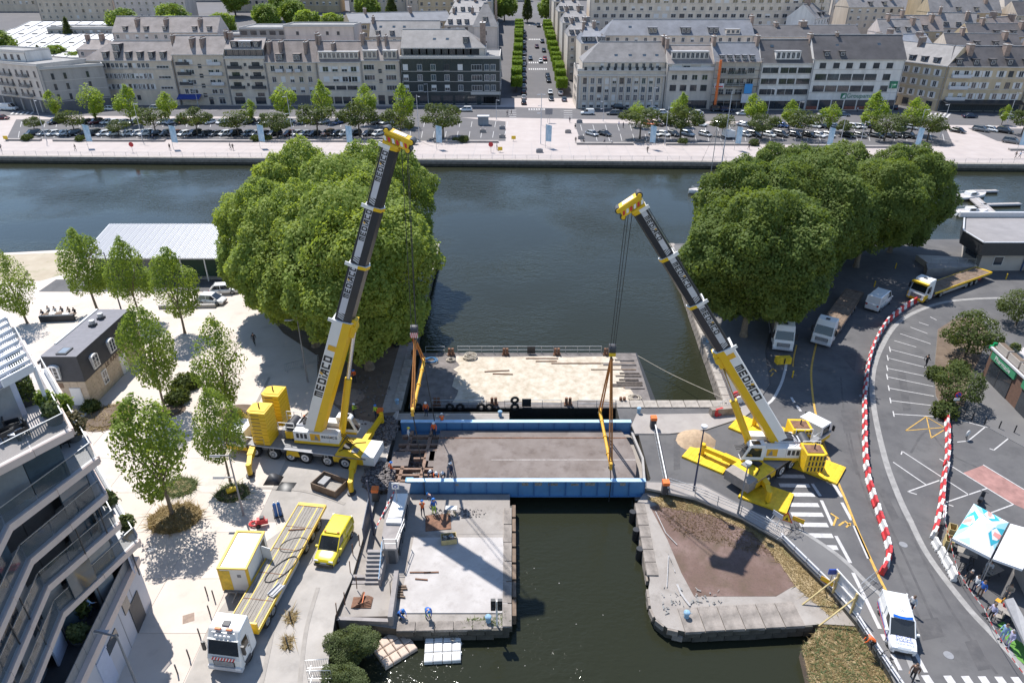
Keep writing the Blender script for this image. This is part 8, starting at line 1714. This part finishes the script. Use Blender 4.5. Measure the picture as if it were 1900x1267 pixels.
sk=thing('skip','open wooden sided skip with plates and scrap in front of the left crane','skip',g(613,905),-.45)
for x0,x1,y0,y1 in ((-1.4,1.4,-.95,-.88),(-1.4,1.4,.88,.95),(-1.4,-1.33,-.88,.88),(1.33,1.4,-.88,.88)):MB().box(wood_d,x0,x1,y0,y1,.05,.8).build('side_board',sk)
MB().box(wood,-1.33,1.33,-.88,.88,.05,.14).build('floor',sk);MB().obox(wood,(.35,.05,.15),1.2,1.1,.1,.2).build('plate',sk);MB().obox(gry_m,(-.8,.2,.15),.7,1.1,.35,.05).build('metal_box',sk);MB().tube(rust,[(-.2,-.5,.2),(.9,-.7,.35)],.06,6).build('pipe',sk)
tag(MB().add([(-.7,-.6,0),(.8,-.6,0),(.9,.7,0),(-.5,.8,0),(-.1,.0,.9),(.25,.25,.8)],[(0,1,4),(1,2,5,4),(2,3,5),(3,0,4,5),(3,2,1,0)],anth,True).build('rubbish_bag',loc=g(505,893)),'dark tarpaulin heap under the left crane rear','tarpaulin')
tag(MB().add([(-.8,-.5,0),(.7,-.7,0),(.9,.6,0),(-.6,.7,0),(0,0,.5)],[(0,1,4),(1,2,4),(2,3,4),(3,0,4)],blk,True).build('tarpaulin',loc=g(530,903)),'flat black sheet on the ground behind the skip','tarpaulin')
t=thing('yellow_drum','yellow plastic drum in the bed below the plane tree','drum',g(431,912,.2),.6);MB().cyl(yel_d,(-.45,0,.25),(.45,0,.25),.25,12).build('body',t)
def heap(lb,px,py,rx,ry,h,m,z=0,name='heap',seed=1):
 r=random.Random(seed);n=22;b=MB();rings=[]
 for k in range(7):
  f=1-(k/6)**1.1;rings.append([((rx*f)*math.cos(6.283*j/n)*(1+r.uniform(-.06,.06)),ry*f*math.sin(6.283*j/n)*(1+r.uniform(-.06,.06)),h*(1-f**1.6)+r.uniform(-.02,.02)-.03) for j in range(n)])
 b.loft(m,rings,True,True);o=b.build(name);o.location=g(px,py,z);tag(o,lb,'heap');return o
heap('beige sand heap on the road at the right bridge end',1291,817,2.0,1.9,1.0,pile_m,.0,'sand_heap',2);heap('low brown earth heap beside the slender plane tree',443,770,2.0,1.3,.6,dirt_m,.05,'earth_heap',3);heap('flat round earth patch under the trees beside the left crane',646,737,2.0,1.8,.25,mat('pale_earth',(.24,.18,.14),.95,var=.2),.02,'earth_heap',4)
grv=mat('dark_rubble',(.14,.125,.12),.95,var=.4,scale=6)
def rubble(nm,polyc,n,smin,smax,seed,z,m=grv):
 r=random.Random(seed);b=MB()
 for i in range(n):
  cx,cy,rx,ry=polyc;a=r.uniform(0,6.28);k=math.sqrt(r.random());s=r.uniform(smin,smax)
  b.obox(m,(cx+rx*k*math.cos(a),cy+ry*k*math.sin(a),z+r.uniform(-.03,.15)*(1-k)),s,s*r.uniform(.5,1),s*r.uniform(.4,.8),r.uniform(0,3),r.uniform(.6,.95),r.uniform(.6,.95))
 b.build(nm,kind='stuff')
c=g(703,885);rubble('stone_rubble',(c.x,c.y,1.5,2.2),420,.10,.34,5,.02);c=g(715,800);rubble('stone_rubble',(c.x,c.y,1.3,2.6),420,.10,.36,6,.02);rubble('pit_rubble',(-10,53.5,2.0,3.6),420,.12,.5,7,-1.36);c=g(860,960,PZ);rubble('lock_rubble',(c.x-.6,c.y+.5,2.6,.7),150,.05,.16,8,PZ);c=g(640,755);rubble('scattered_stones',(c.x+1,c.y+2,4.0,6.0),160,.06,.24,9,.02)
for i,(px,py,z,s) in enumerate(((712,775,0,1),(757+0,918,0,1))):pass
def obox_thing(px,py,z,lb,body,top,sx=.55,sy=.55,h=1.05,nm='control_box'):
 t=thing(nm,lb,'control box',g(px,py,z));MB().box(body,-sx/2,sx/2,-sy/2,sy/2,0,h).build('body',t);MB().box(top,-sx/2-.03,sx/2+.03,-sy/2-.03,sy/2+.03,h,h+.32).build('cap',t);return t
obox_thing(707,779,0,'dark barrier box with an orange cap beside the left rear of the bridge',anth,orange);obox_thing(698,927,0,'barrier box with an orange cap left of the control cabin',anth,orange);obox_thing(1211,793,.11,'barrier box with an orange cap at the far end of the white boom gate',anth,orange);obox_thing(1233,914,.1,'barrier box with an orange cap at the near end of the white boom gate',anth,orange)
bgt=thing('boom_gate','long white boom gate lying across the road at the right bridge end','boom gate',g(1225,850,0));a,b=g(1216,788,1.05),g(1240,905,1.05);MB().beam(wht,a,b,.10,.10).build('arm',bgt,True)
for i in range(15):p=a+(b-a)*((i+.5)/15);MB().beam(steel,p+Vector((-.03,0,-.08)),p+Vector((-.05,0,-.75)),.025,.025).build('skirt_bar',bgt,True)
MB().beam(steel,a+Vector((-.05,0,-.75)),b+Vector((-.05,0,-.75)),.03,.03).build('skirt_rail',bgt,True)
# ---------------------------------------------------------------- control cabin, stairs, landing
conc=mat('cabin_concrete',(.27,.245,.235),.85,var=.15,scale=1.5);cd=mat('cabin_grey',(.10,.10,.105),.6,var=.15)
cxs=[g(706,1018,1.25),g(738,1018,1.25),g(762,897,1.25),g(722,893,1.25)]
Cc=thing('control_cabin','concrete bridge control cabin with a white roof box on its terrace','control cabin',((cxs[0].x+cxs[1].x)/2,cxs[0].y,PZ))
Pc=[P2(q_) for q_ in cxs]
MB().prism(conc,[(p[0],p[1]) for p in inset_pt([Vector(p) for p in Pc],.15)],PZ,1.05).build('wall',Cc,True);MB().prism(conc,Pc,1.05,1.25).build('roof_slab',Cc,True)
MB().box(cd,cxs[0].x+.55,cxs[0].x+1.1,cxs[0].y+.1,cxs[0].y+.14,PZ+.02,PZ+1.45).build('door',Cc,True)
e0,e1=Vector(Pc[1]),Vector(Pc[2]);d_=(e1-e0).normalized()
for i in range(4):p=e0+d_*(.6+i*1.35);q_=p+d_*1.0;MB().beam(glass,(p.x-.02,p.y,.35),(q_.x-.02,q_.y,.35),.12,.9).build('window',Cc,True)
wb2=[g(720,965,1.25),g(746,963,1.25),g(757,920,1.25),g(733,920,1.25)]
MB().prism(wht,[P2(q_) for q_ in wb2],1.25,1.55).build('roof_box',Cc,True);MB().prism(gry_l,[P2(q_) for q_ in (g(716,973,1.25),g(745,974,1.25),g(746,965,1.25),g(719,965,1.25))],1.25,1.5).build('roof_box',Cc,True)
fence_rail(Cc,(0,0,0),(0,0,.01)) if False else None
L0,A0=ROOT[Cc]
fence_rail(Cc,Vector((Pc[0][0]+.3,Pc[0][1]+.1,1.25))-L0,Vector((Pc[1][0]-.05,Pc[1][1]+.1,1.25))-L0,.95,.8);fence_rail(Cc,Vector((Pc[1][0]-.1,Pc[1][1]+.1,1.25))-L0,Vector((Pc[1][0]+.25,Pc[1][1]+2.4,1.25))-L0,.95,.8)
st_=thing('stairs','concrete stairs with a blue handrail from the cabin terrace to the landing','stairs',(Pc[0][0]-.55,Pc[0][1]-1.4,PZ))
for i in range(9):
 y=cxs[0].y-.05-i*.27;z=1.25-(i+.0)*.19;MB().box(conc,Pc[0][0]-1.0,Pc[0][0]+.15,y-.29,y,PZ-.1,z).box(kerb_m,Pc[0][0]-.98,Pc[0][0]+.13,y-.30,y-.27,z-.03,z+.008).build('step',st_,True)
MB().box(conc,Pc[0][0]+.16,Pc[0][0]+.34,cxs[0].y-2.5,cxs[0].y-.06,PZ-.1,.55).build('side_wall',st_,True)
for i in range(5):MB().beam(bridge_bl,(Pc[0][0]+.2,cxs[0].y-.1-i*.58,1.2-i*.40),(Pc[0][0]+.2,cxs[0].y-.1-i*.58,2.15-i*.40),.04,.04).build('rail_post',st_,True)
MB().beam(bridge_bl,(Pc[0][0]+.2,cxs[0].y-.1,2.15),(Pc[0][0]+.2,cxs[0].y-2.42,.55),.05,.05).build('handrail',st_,True)
for i in range(3):p=g(676,1068+i*9,-.05);MB().box(conc,p.x-1.0,p.x+.9,p.y-.15,p.y+.15,PZ,-.05-i*.14).build('low_step',st_,True)
lnd=thing('landing','concrete landing with a parapet wall above the water','landing',g(690,1110,PZ));MB().prism(pad_m,[P2(q_) for q_ in G((652,1080),(722,1072),(726,1138),(630,1140))],PZ,PZ+.25).build('slab',lnd,True)
a,b=g(736,1062,.3),g(724,1148,.3);MB().beam(conc,(a.x,a.y,.0),(b.x,b.y,.0),.35,1.1).build('parapet',lnd,True);p,q_=g(628,1146,-.1),g(722,1150,-.1);MB().beam(conc,(p.x,p.y,-.75),(q_.x,q_.y,-.75),.3,1.3).build('front_wall',lnd,True)
t=thing('scrap_plates','rusty steel plates stacked in a triangle on the landing','scrap metal',g(672,1118,PZ+.26))
for i in range(5):MB().obox(rust,(0,0,.02+i*.06),1.5-i*.12,1.0-i*.1,.045,.1*i).build('plate',t)
MB().beam(rust,(-.2,-.3,.35),(.1,.5,.6),.12,.12).beam(orange,(.1,-.3,.35),(.15,.5,.6),.06,.06).build('bar',t)
t=thing('wood_offcuts','small heap of brown timber blocks beside the parapet','timber',g(745,1098,PZ+.1))
for i in range(5):MB().obox(wood_d,(random.uniform(-.2,.2),-.5+i*.25,0),.6,.12,.14,random.uniform(-.2,.2)).build('block',t)
ob_=thing('barrier_pole','long red and white striped pole lying on the cabin terrace','pole',g(712,945,1.3));a,b=g(697,980,1.32),g(731,912,1.6)
for i in range(14):MB().cyl(redp if i % 2 else whtp,a+(b-a)*(i/14),a+(b-a)*((i+1)/14),.06,6).build('stripe',ob_,True)
sg_=thing('cabin_sign','small white sign with a blue ring on a pole over the cabin','sign',g(737,935,1.25));MB().cyl(steel,(0,0,0),(0,0,1.9),.04,6).build('pole',sg_);MB().box(wht,-.3,.3,-.04,0,1.7,2.35).cyl(stripe_b,(0,-.06,2.02),(0,-.04,2.02),.2,14).cyl(wht,(0,-.07,2.02),(0,-.06,2.02),.11,12).build('panel',sg_)
hb2=thing('panel_fence','dark blue grey sheet fence left of the control cabin','fence',g(681,980))
a,b=g(676,1010),g(688,950)
for i in range(3):p,q_=a+(b-a)*(i/3),a+(b-a)*((i+.95)/3);MB().beam(mat('blue_grey_sheet',(.07,.09,.13),.5,var=.1),(p.x,p.y,.9),(q_.x,q_.y,.9),.05,1.8).build('panel',hb2,True)
for i,(px,py) in enumerate(((650,1062),(662,1090+0),(640,1120),(625,1140),(667,1012),(655,1030))):tag(MB().tube(rust,[(0,0,-.1),(.05,.05,1.2)],.04,5).build('fence_post',loc=g(px,py)),'thin rusty fence post above the landing, %s from the far end' % ordn(sorted((1062,1090,1120,1140,1012,1030)).index(py)),'post','rusty posts above the landing')
for i,(px,py) in enumerate(((540,1150),(534,1198),(385,1105),(398,1112-0),(390,1140),(372,1183),(352,1222),(330,1250))):tag(MB().cyl(anth,(0,0,0),(0,0,1.0),.05,8).build('bollard',loc=g(px,py)),'thin dark bollard along the pale access road, %s from the far end' % ordn(sorted((1150,1198,1105,1112,1140,1183,1222,1250)).index(py)),'bollard','bollards along the access road')
for px,py in ((540,1147),(534,1193)):
 pp=g(px,py);tufts('weed_tuft',[[(pp.x-.35,pp.y-.5),(pp.x+.35,pp.y-.5),(pp.x+.35,pp.y+.6),(pp.x-.35,pp.y+.6)]],160,.35,.05,leaf_dry,px,.02)
# lock side furniture
t=thing('traffic_signal','black canal traffic signal on a white pole at the lock corner','signal',g(922,1160,PZ));MB().cyl(wht,(0,0,0),(0,0,2.6),.07,8).build('pole',t)
for s in (-1,1):MB().box(blk,s*.25-.17,s*.25+.17,-.15,.1,1.75,2.75).cyl(anth,(s*.25,-.17,2.5),(s*.25,-.15,2.5),.1,10).cyl(anth,(s*.25,-.17,2.05),(s*.25,-.15,2.05),.1,10).build('signal_head',t)
bol_b=mat('bollard_blue',(.22,.36,.48),.7,var=.4,scale=4)
for px,py,z,lb in ((906,1154,PZ,'pale blue mooring bollard by the canal signal'),(1273,1146,PZ,'blue mooring bollard on the rounded lock head'),(928,772,0,'blue mooring bollard behind the far girder'),(1185,766,.11,'blue mooring bollard at the basin corner'),(737,750,0,'blue mooring bollard at the west basin corner'),(1313,634,.12,'blue mooring bollard beside the right boom')):
 t=thing('mooring_bollard',lb,'bollard',g(px,py,z));MB().cyl(bol_b,(0,0,0),(0,0,.55),.20,12,.17).build('post',t);MB().ball(bol_b,(0,0,.58),(.26,.26,.15),12,6).build('cap',t)
t=thing('debris_crate','wooden crate full of scrap on the bleached pad','crate',g(833,1003,PZ+.1),.15)
for x0,x1,y0,y1 in ((-.65,.65,-.45,-.4),(-.65,.65,.4,.45),(-.65,-.6,-.4,.4),(.6,.65,-.4,.4)):MB().box(wood_y,x0,x1,y0,y1,0,.5).build('side_board',t)
for i in range(9):MB().obox((gry_m,whtp,blk,wood)[i % 4],(random.uniform(-.4,.4),random.uniform(-.25,.25),.25+.03*i),.4,.15,.1,random.uniform(0,3)).build('scrap',t)
tag(MB().obox(rust,(0,0,0),2.2,1.9,.06,.12).build('steel_plate',loc=g(813,969,PZ+.02)),'brown steel plate on the ground below the worker in lime trousers','plate')
t=thing('trestle','small work trestle with a white board under the near girder','trestle',g(838,955,PZ));MB().box(whtp,-.5,.5,-.25,.25,.8,.86).build('board',t);MB().beam(wood_y,(-.4,0,0),(-.1,0,.8),.06,.06).beam(wood_y,(.4,-.2,0),(.1,0,.8),.06,.06).build('leg',t)
for px,py,L,a_,lb in ((780,1062,1.7,.0,'rusty bar lying on the pad left side'),(782,1075,1.0,-.1,'short rusty bar in front of the longer one'),(800,1062,1.2,.05,'rusty angle bar on the pad near scattered chips')):tag(MB().obox(rust,(0,0,0),L,.1,.08,a_).build('steel_bar',loc=g(px,py,PZ+.1)),lb,'bar')
gd=thing('lock_gate_recess','dark timber fender beams along the lock side','fender',(-.1,41,PZ))
for i in range(7):MB().box(wood_d,.02,.32,35+i*1.75,36.5+i*1.75,-1.5,PZ-.05).build('fender_beam',gd,True)
for i in range(3):tag(MB().cyl(blk,(0,0,-1.6),(0,0,.1),.3,10).build('fender_roll',loc=(10.75-(i*.05),46-i*2.2,PZ)),'black rubber roll fender at the right lock head, %s from the bridge' % ordn(i),'fender','roll fenders at the right lock head')
# floating rafts of plastic cubes
cube_b={}
def raft(px,py,rz,m,lb,nx=4,ny=3):
 p=g(px,py,WZ);t=thing('floating_raft',lb,'raft',p,rz);me=MB();e=.5
 me.loft(m,[[(-.22,-.22,-.15),(.22,-.22,-.15),(.22,.22,-.15),(-.22,.22,-.15)],[(-.24,-.24,-.1),(.24,-.24,-.1),(.24,.24,-.1),(-.24,.24,-.1)],[(-.24,-.24,.22),(.24,-.24,.22),(.24,.24,.22),(-.24,.24,.22)],[(-.20,-.20,.26),(.20,-.20,.26),(.20,.20,.26),(-.20,.20,.26)]]).cyl(m,(.24,.24,.0),(.24,.24,.16),.06,6);me=me.mesh('float_cube')
 for i in range(nx):
  for j in range(ny):inst('float_cube',me,t,((i-(nx-1)/2)*.52,(j-(ny-1)/2)*.52,random.uniform(-.015,.015)))
 t.scale=(1.28,1.5,1.3);return t
raft(731,1204,math.radians(38),mat('dirty_float',(.50,.39,.31),.7,var=.2,scale=3),'beige floating raft of plastic cubes, the tilted one');rf2=raft(822,1205,.06,whtp,'white floating raft of plastic cubes with a rope coil');coil('rope_coil','brown rope coil on the corner of the white raft',g(841,1187,WZ+.36),.16,rope_m,3,.03)
# painted figure on the lock head: plain chalk strokes
ck=mat('chalk_white',(.36,.345,.335),.9,var=.2,scale=6);ck2=mat('chalk_pale_blue',(.31,.325,.325),.9,var=.3,scale=2.5,contrast=(.45,.55),col2=(.27,.245,.22))
c=g(1252,1074,PZ);ring_=[(c.x+.36*math.cos(t*.4),c.y+.5*math.sin(t*.4)) for t in range(17)]
mb=MB();v,f=strip([g(*q_,PZ) for q_ in ((1256,1085),(1262,1100),(1270,1112),(1280,1125))],.16,PZ+.125);mb.add(v,f,ck)
for ln in (((1237,1090),(1240,1030),(1252,1062)),((1216,950),(1235,990),(1256,1012))):v,f=strip([g(*q_,PZ) for q_ in ln],.07,PZ+.125);mb.add(v,f,ck)
mb.build('chalk_mark',o_padr)
mb=MB();r_=random.Random(2)
for i in range(60):q_=g(1228+r_.random()*110,1085+r_.random()*30+i*.45,PZ+.118);mb.obox(ck2,q_,r_.uniform(.08,.4),r_.uniform(.03,.12),.002,r_.uniform(0,3))
mb.build('chalk_mark',o_padr)
# south railing, road works signs, hoarding
Rr=thing('road_railing','galvanised railing along the pavement above the gravel yard','railing',eastb[1]);
for p,q_ in zip(eastb[1:4],eastb[2:5]):
 P_,Q_=Vector((p.x,p.y+.25,.1)),Vector((q_.x,q_.y+.25,.1));n_=max(1,int((Q_-P_).length/1.9))
 for i in range(n_):c_=P_+(Q_-P_)*(i/n_);MB().beam(steel,c_,c_+Vector((0,0,1.05)),.055,.055).build('post',Rr,True)
 for z in (.45,.75,1.05):MB().beam(steel,P_+Vector((0,0,z)),Q_+Vector((0,0,z)),.04,.04).build('rail',Rr,True)
Rl=thing('low_pipe_rail','low white double pipe rail along the pavement and bank','railing',eastb[4])
for p,q_ in zip((eastb[4],eastb[6],eastb[7]),(eastb[5],eastb[7],eastb[8])):
 P_,Q_=Vector((p.x-.1,p.y+.1,.1)),Vector((q_.x-.1,q_.y+.1,.1));
 for z in (.35,.62):MB().tube(gry_l,[P_+Vector((0,0,z)),Q_+Vector((0,0,z))],.08,6).build('pipe',Rl,True)
 for i in range(4):c_=P_+(Q_-P_)*((i+.2)/4);MB().beam(gry_m,c_,c_+Vector((0,0,.7)),.1,.1).build('post',Rl,True)
Hd=thing('hoarding','white site hoarding board propped up with yellow timber struts','hoarding',g(1568,1110));a,b=g(1542,1092,0),g(1592,1150,0);up_=Vector((0,0,1));dd=(b-a).normalized();nn=Vector((-dd.y,dd.x,0));nn=nn if nn.x<0 else -nn
for i in range(2):
 for j in range(2):p,q_=a+(b-a)*(i/2+.01),a+(b-a)*((i+1)/2-.01);MB().beam(banw,(p.x,p.y,.75+j*.92),(q_.x,q_.y,.75+j*.92),.03,.88).build('board',Hd,True)
for z in (.3,1.21,2.13):MB().beam(wht,a+nn*.06+up_*z,b+nn*.06+up_*z,.08,.1).build('batten',Hd,True)
for f_ in (.12,.78):p=a+(b-a)*f_+nn*.12;MB().beam(wood_y,p,p+up_*2.1,.14,.14).build('post',Hd,True);MB().beam(wood_y,p+up_*1.7,p+nn*2.6-up_*.5,.09,.09).build('strut',Hd,True)
def roadsign(px,py,rz,lb,shape):
 t=thing('road_works_sign',lb,'sign',g(px,py,.1),rz)
 if shape=='tri':MB().add([(-.55,0,.5),(.55,0,.5),(0,.1,1.45),(-.55,.04,.5),(.55,.04,.5),(0,.14,1.45)],[(0,1,2),(5,4,3)],redp).add([(-.42,-.01,.58),(.42,-.01,.58),(0,.08,1.3)],[(0,1,2)],yel).add([(-.12,-.015,.65),(.16,-.015,.65),(.04,.035,1.0)],[(0,1,2)],blk).build('panel',t)
 else:k_=gry_l if 'grey' in lb else yel;MB().box(k_,-.48,.48,-.02,.02,.6,1.05).box(gry_l if 'grey' in lb else redp,-.48,.48,-.024,-.02,.6,.64).box(gry_l if 'grey' in lb else redp,-.48,.48,-.024,-.02,1.01,1.05).build('panel',t)
 MB().beam(steel,(-.3,.05,.6),(-.35,.5,0),.05,.05).beam(steel,(.3,.05,.6),(.35,.5,0),.05,.05).build('stand',t)
roadsign(1456,975,-.5,'yellow and red triangular road works sign at the outrigger mat','tri');roadsign(1478,978,-.6,'orange yellow rectangular road works board beside the triangle','rec');roadsign(1440,968,2.2,'road sign seen from its grey back at the pavement edge','rec');roadsign(1530,1092,-.8,'yellow board hanging on the end of the hoarding','rec')
t=thing('blue_sign','small blue sign turned away next to the hoarding','sign',g(1536,1092,0));MB().cyl(steel,(0,0,0),(0,0,2.0),.04,6).build('pole',t);MB().box(stripe_b,-.35,.35,-.05,.05,1.6,2.1).build('panel',t)
def crowdfence(px0,px1,lb,z=.1):
 a,b=g(*px0,z),g(*px1,z);t=thing('crowd_barrier',lb,'crowd barrier',((a.x+b.x)/2,(a.y+b.y)/2,z),heading(a,b));L=(b-a).length;fr=MB().tube(steel,[(-L/2,0,.1),(-L/2,0,1.05),(L/2,0,1.05),(L/2,0,.1)],.025,5).beam(steel,(-L/2,0,.22),(L/2,0,.22),.03,.03);fr.build('frame',t)
 for i in range(9):MB().beam(steel,(-L/2+L*(i+1)/10,0,.22),(-L/2+L*(i+1)/10,0,1.05),.018,.018).build('bar',t)
 for x in (-L/2+.2,L/2-.2):MB().beam(steel,(x,-.35,.03),(x,.35,.03),.04,.04).build('foot',t)
crowdfence((1592,1100),(1624,1074),'steel crowd barrier closing the pavement at the end of the chain');crowdfence((1418,975),(1450,1000),'steel crowd barrier beside the road works signs');crowdfence((570,1243),(612,1240),'steel crowd barrier at the bottom of the access road',0);crowdfence((572,1262),(616,1262),'steel crowd barrier nearest the photo bottom',0);crowdfence((1330,764),(1372,742),'crowd barrier on the pavement along the basin corner',.12);crowdfence((530,690),(563,681),'steel crowd barrier in the tree shade on the plaza',0);crowdfence((564,680),(592,672),'second crowd barrier in the tree shade nearer the lamp',0)
tag(MB().beam(stone_m,(0,0,0),(3.2,.5,0),.7,.9).build('stone_block',loc=g(1318,764,.5)),'long grey stone block at the corner of the basin','stone block')
# excavator behind the trees
ex=thing('excavator','orange tracked excavator half hidden by the western trees','excavator',(-14.6,77,0),-.9)
for s in (-1,1):MB().box(rub,-1.6,1.6,s*1.0-.25,s*1.0+.25,0,.75,.85,1).build('track',ex)
MB().box(orange,-1.7,1.0,-1.2,1.2,.85,1.9).box(anth,-1.75,-1.2,-1.15,1.15,.9,1.7).build('body',ex);MB().box(carglass,-.2,1.1,.15,1.15,1.9,2.9,.9,.95).box(orange,-.25,1.0,.1,1.2,2.9,3.0).build('cab',ex)
MB().tube(orange,[(1.0,-.3,1.6),(2.6,-.3,3.4),(4.3,-.3,2.6)],[.28,.26,.18],6).build('boom',ex);MB().beam(orange,(4.3,-.3,2.7),(4.9,-.3,.9),.25,.3).build('stick',ex);MB().loft(anth,[[(4.6,-.7,.9),(4.6,.1,.9),(5.2,.1,.8),(5.2,-.7,.8)],[(4.3,-.7,.2),(4.3,.1,.2),(5.0,.1,.1),(5.0,-.7,.1)]]).build('bucket',ex)
t=thing('concrete_bench','low pale concrete bench wall behind two plaza trees','bench',g(350,572));a,b=g(296,572),g(401,570);MB().beam(kerb_m,(a.x,a.y,.25),(b.x,b.y,.25),.5,.5).build('seat',t,True)
# outdoor dining by the plaza
for i,(px,py) in enumerate(((88,592),(100,590),(112,590),(124,592),(138,592))):
 t=thing('dining_table','small outdoor dining table behind the annex, %s from the left' % ordn(i),'table',g(px,py),.2,'outdoor dining tables');inst('tabletop',MB().box(wht if i % 2 else wood_d,-.4,.4,-.4,.4,.72,.76).mesh('tabletop'),t);MB().cyl(blk,(0,0,0),(0,0,.72),.05,6).build('leg',t)
for i,(px,py,c) in enumerate(((82,590,'navy'),(93,583,'white'),(105,584,'white'),(118,584,'grey'),(131,585,'beige'),(141,586,'black'))):person(px,py,'sit',c,'black',('dark','brown')[i % 2],'seated diner in %s behind the annex, %s from the left' % ({'navy':'dark blue'}.get(c,c),ordn(i)),3.1,0,'diners at the outdoor tables')
tag(MB().box(blk,-2.2,2.2,-.2,.2,0,.9).build('planter_screen',loc=g(108,596),rz=.1),'black planter screen in front of the outdoor tables','screen')
# ---------------------------------------------------------------- boats and pontoon
def boat(px,py,rz,L,Wd,lb,mast=None,cabin=True):
 t=thing('boat',lb,'boat',g(px,py,WZ),rz);rings=[]
 for f,w,z in ((-.5,.78,.75),(-.3,1,.75),(.0,1,.8),(.25,.8,.88),(.4,.45,.95),(.5,.04,1.05)):
  x=f*L;hw=w*Wd/2;rings.append([(x,-hw,z),(x,-hw*.85,.2),(x,-hw*.3,-.25),(x,hw*.3,-.25),(x,hw*.85,.2),(x,hw,z)])
 MB().loft(wht,rings,True,True).build('hull',t);MB().poly(terr_m,[r[0] for r in rings]+[r[5] for r in rings[::-1]]).build('deck',t).location=(0,0,.01)
 if cabin:MB().loft(wht,[[(-.15*L,-Wd*.32,.8),(.22*L,-Wd*.24,.85),(.22*L,Wd*.24,.85),(-.15*L,Wd*.32,.8)],[(-.13*L,-Wd*.28,1.5),(.08*L,-Wd*.22,1.5),(.08*L,Wd*.22,1.5),(-.13*L,Wd*.28,1.5)]]).build('cabin',t);MB().box(carglass,-.10*L,.05*L,-Wd*.31,Wd*.31,1.05,1.35).build('window',t)
 if mast:MB().tube(steel,[(.05*L,0,.8),(.05*L,0,mast)],.08,6).build('mast',t);MB().beam(steel,(.05*L,0,1.9),(-.4*L,0,1.9),.12,.12).build('boom',t);MB().tube(cable_m,[(.5*L,0,1.0),(.05*L,0,mast)],.025,4).build('forestay',t);MB().tube(cable_m,[(-.5*L,0,.8),(.05*L,0,mast)],.025,4).build('backstay',t)
 for s in (-1,1):MB().tube(steel,[(-.45*L,s*Wd*.42,.75),(-.45*L,s*Wd*.42,1.4),(.35*L,s*Wd*.3,1.5),(.45*L,0,1.55)],.03,4).build('guard_rail',t)
 return t
boat(1318,358,math.pi+.1,10,3.2,'white sailing boat peeking out left of the eastern trees',14);boat(1800,368,.3,8,2.8,'white motor boat with a steel frame at the pontoon',None);boat(1800,398,.1,7,2.6,'white boat behind the flat roofed quay building',None)
pt_=thing('pontoon','grey floating pontoon with two finger jetties','pontoon',g(1830,388,WZ));pw_=mat('pontoon_deck',(.34,.31,.29),.85,var=.15)
def jetty(a,b,w):
 a,b=g(*a,WZ+.45),g(*b,WZ+.45);L=(b-a).length;n=int(L/1.2)
 for i in range(n):p,q_=a+(b-a)*(i/n),a+(b-a)*((i+.95)/n);MB().beam(pw_,p,q_,w,.25).build('deck_board',pt_,True)
 MB().beam(gry_l,a+Vector((0,-w/2-.05,0)),b+Vector((0,-w/2-.05,0)),.1,.35).build('edge',pt_,True);MB().beam(anth,a-Vector((0,0,.3)),b-Vector((0,0,.3)),w*.7,.4).build('float',pt_,True)
jetty((1800,362),(1850,405),2.2);jetty((1800,355),(1850,354),1.0);jetty((1822,380),(1893,378),1.0)
t=thing('mast_pole','tall grey mast rising behind the eastern trees','mast',g(1337,318,WZ));MB().tube(gry_l,[(0,0,0),(0,0,18.5)],[.16,.07],8).build('pole',t)
t=thing('white_trailer','white covered trailer in the front row of the east car park','trailer',g(1351,256),.2);MB().box(wht,-1.2,1.2,-1.8,1.8,.5,2.2,.9,.92).build('body',t)
for s in (-1,1):MB().cyl(rub,(s*1.1-.08,0,.3),(s*1.1+.08,0,.3),.3,10).build('wheel',t)
tl=thing('platform_trailer','grey lifting trailer parked on the promenade behind the boom head','trailer',g(760,268),-.25);MB().box(gry_l,-2.2,2.2,-.8,.8,.5,.75).build('bed',tl);MB().beam(gry_l,(-2,0,2.2),(2.6,0,.9),.3,.35).build('arm',tl)
for x in (-.6,.6):MB().cyl(rub,(x,-.9,.35),(x,.9,.35),.35,10).build('wheel',tl)
# lorry-mounted works light at the pavement, small yellow bin, street plates
for px,py,lb in ((1452,673,'yellow grit bin under the eastern trees'),):t=thing('grit_bin',lb,'bin',g(px,py),.1);MB().box(yel_d,-.9,.9,-.4,.4,0,.8,1,.9).build('body',t);MB().box(blk,-.08,.08,-.42,-.38,.1,.8).build('handle',t)
for i,(px,py) in enumerate(((1450,672-40),(1622,532+0),(1661,498),(1470,700),(1866,518))):tag(MB().cyl(yel_d,(0,0,0),(0,0,.9),.08,8).build('marker_post',loc=g(px,py)),'yellow marker post beside the shaded eastern road, %s from the left' % ordn(sorted((1450,1622,1661,1470,1866)).index(px)),'post','yellow marker posts by the eastern road')
for px,py,rz,lb in ((281,1018,0,'round metal manhole cover in the plaza near the tree shadow'),(350,1147,.4,'square metal cover in the plaza')):tag((MB().cyl(gry_m,(0,0,.03),(0,0,.042),.35,16) if 'round' in lb else MB().box(mat('rusty_cover',(.26,.19,.15),.8,var=.2),-.4,.4,-.4,.4,.03,.042)).build('manhole_cover',loc=g(px,py),rz=rz),lb,'manhole cover')
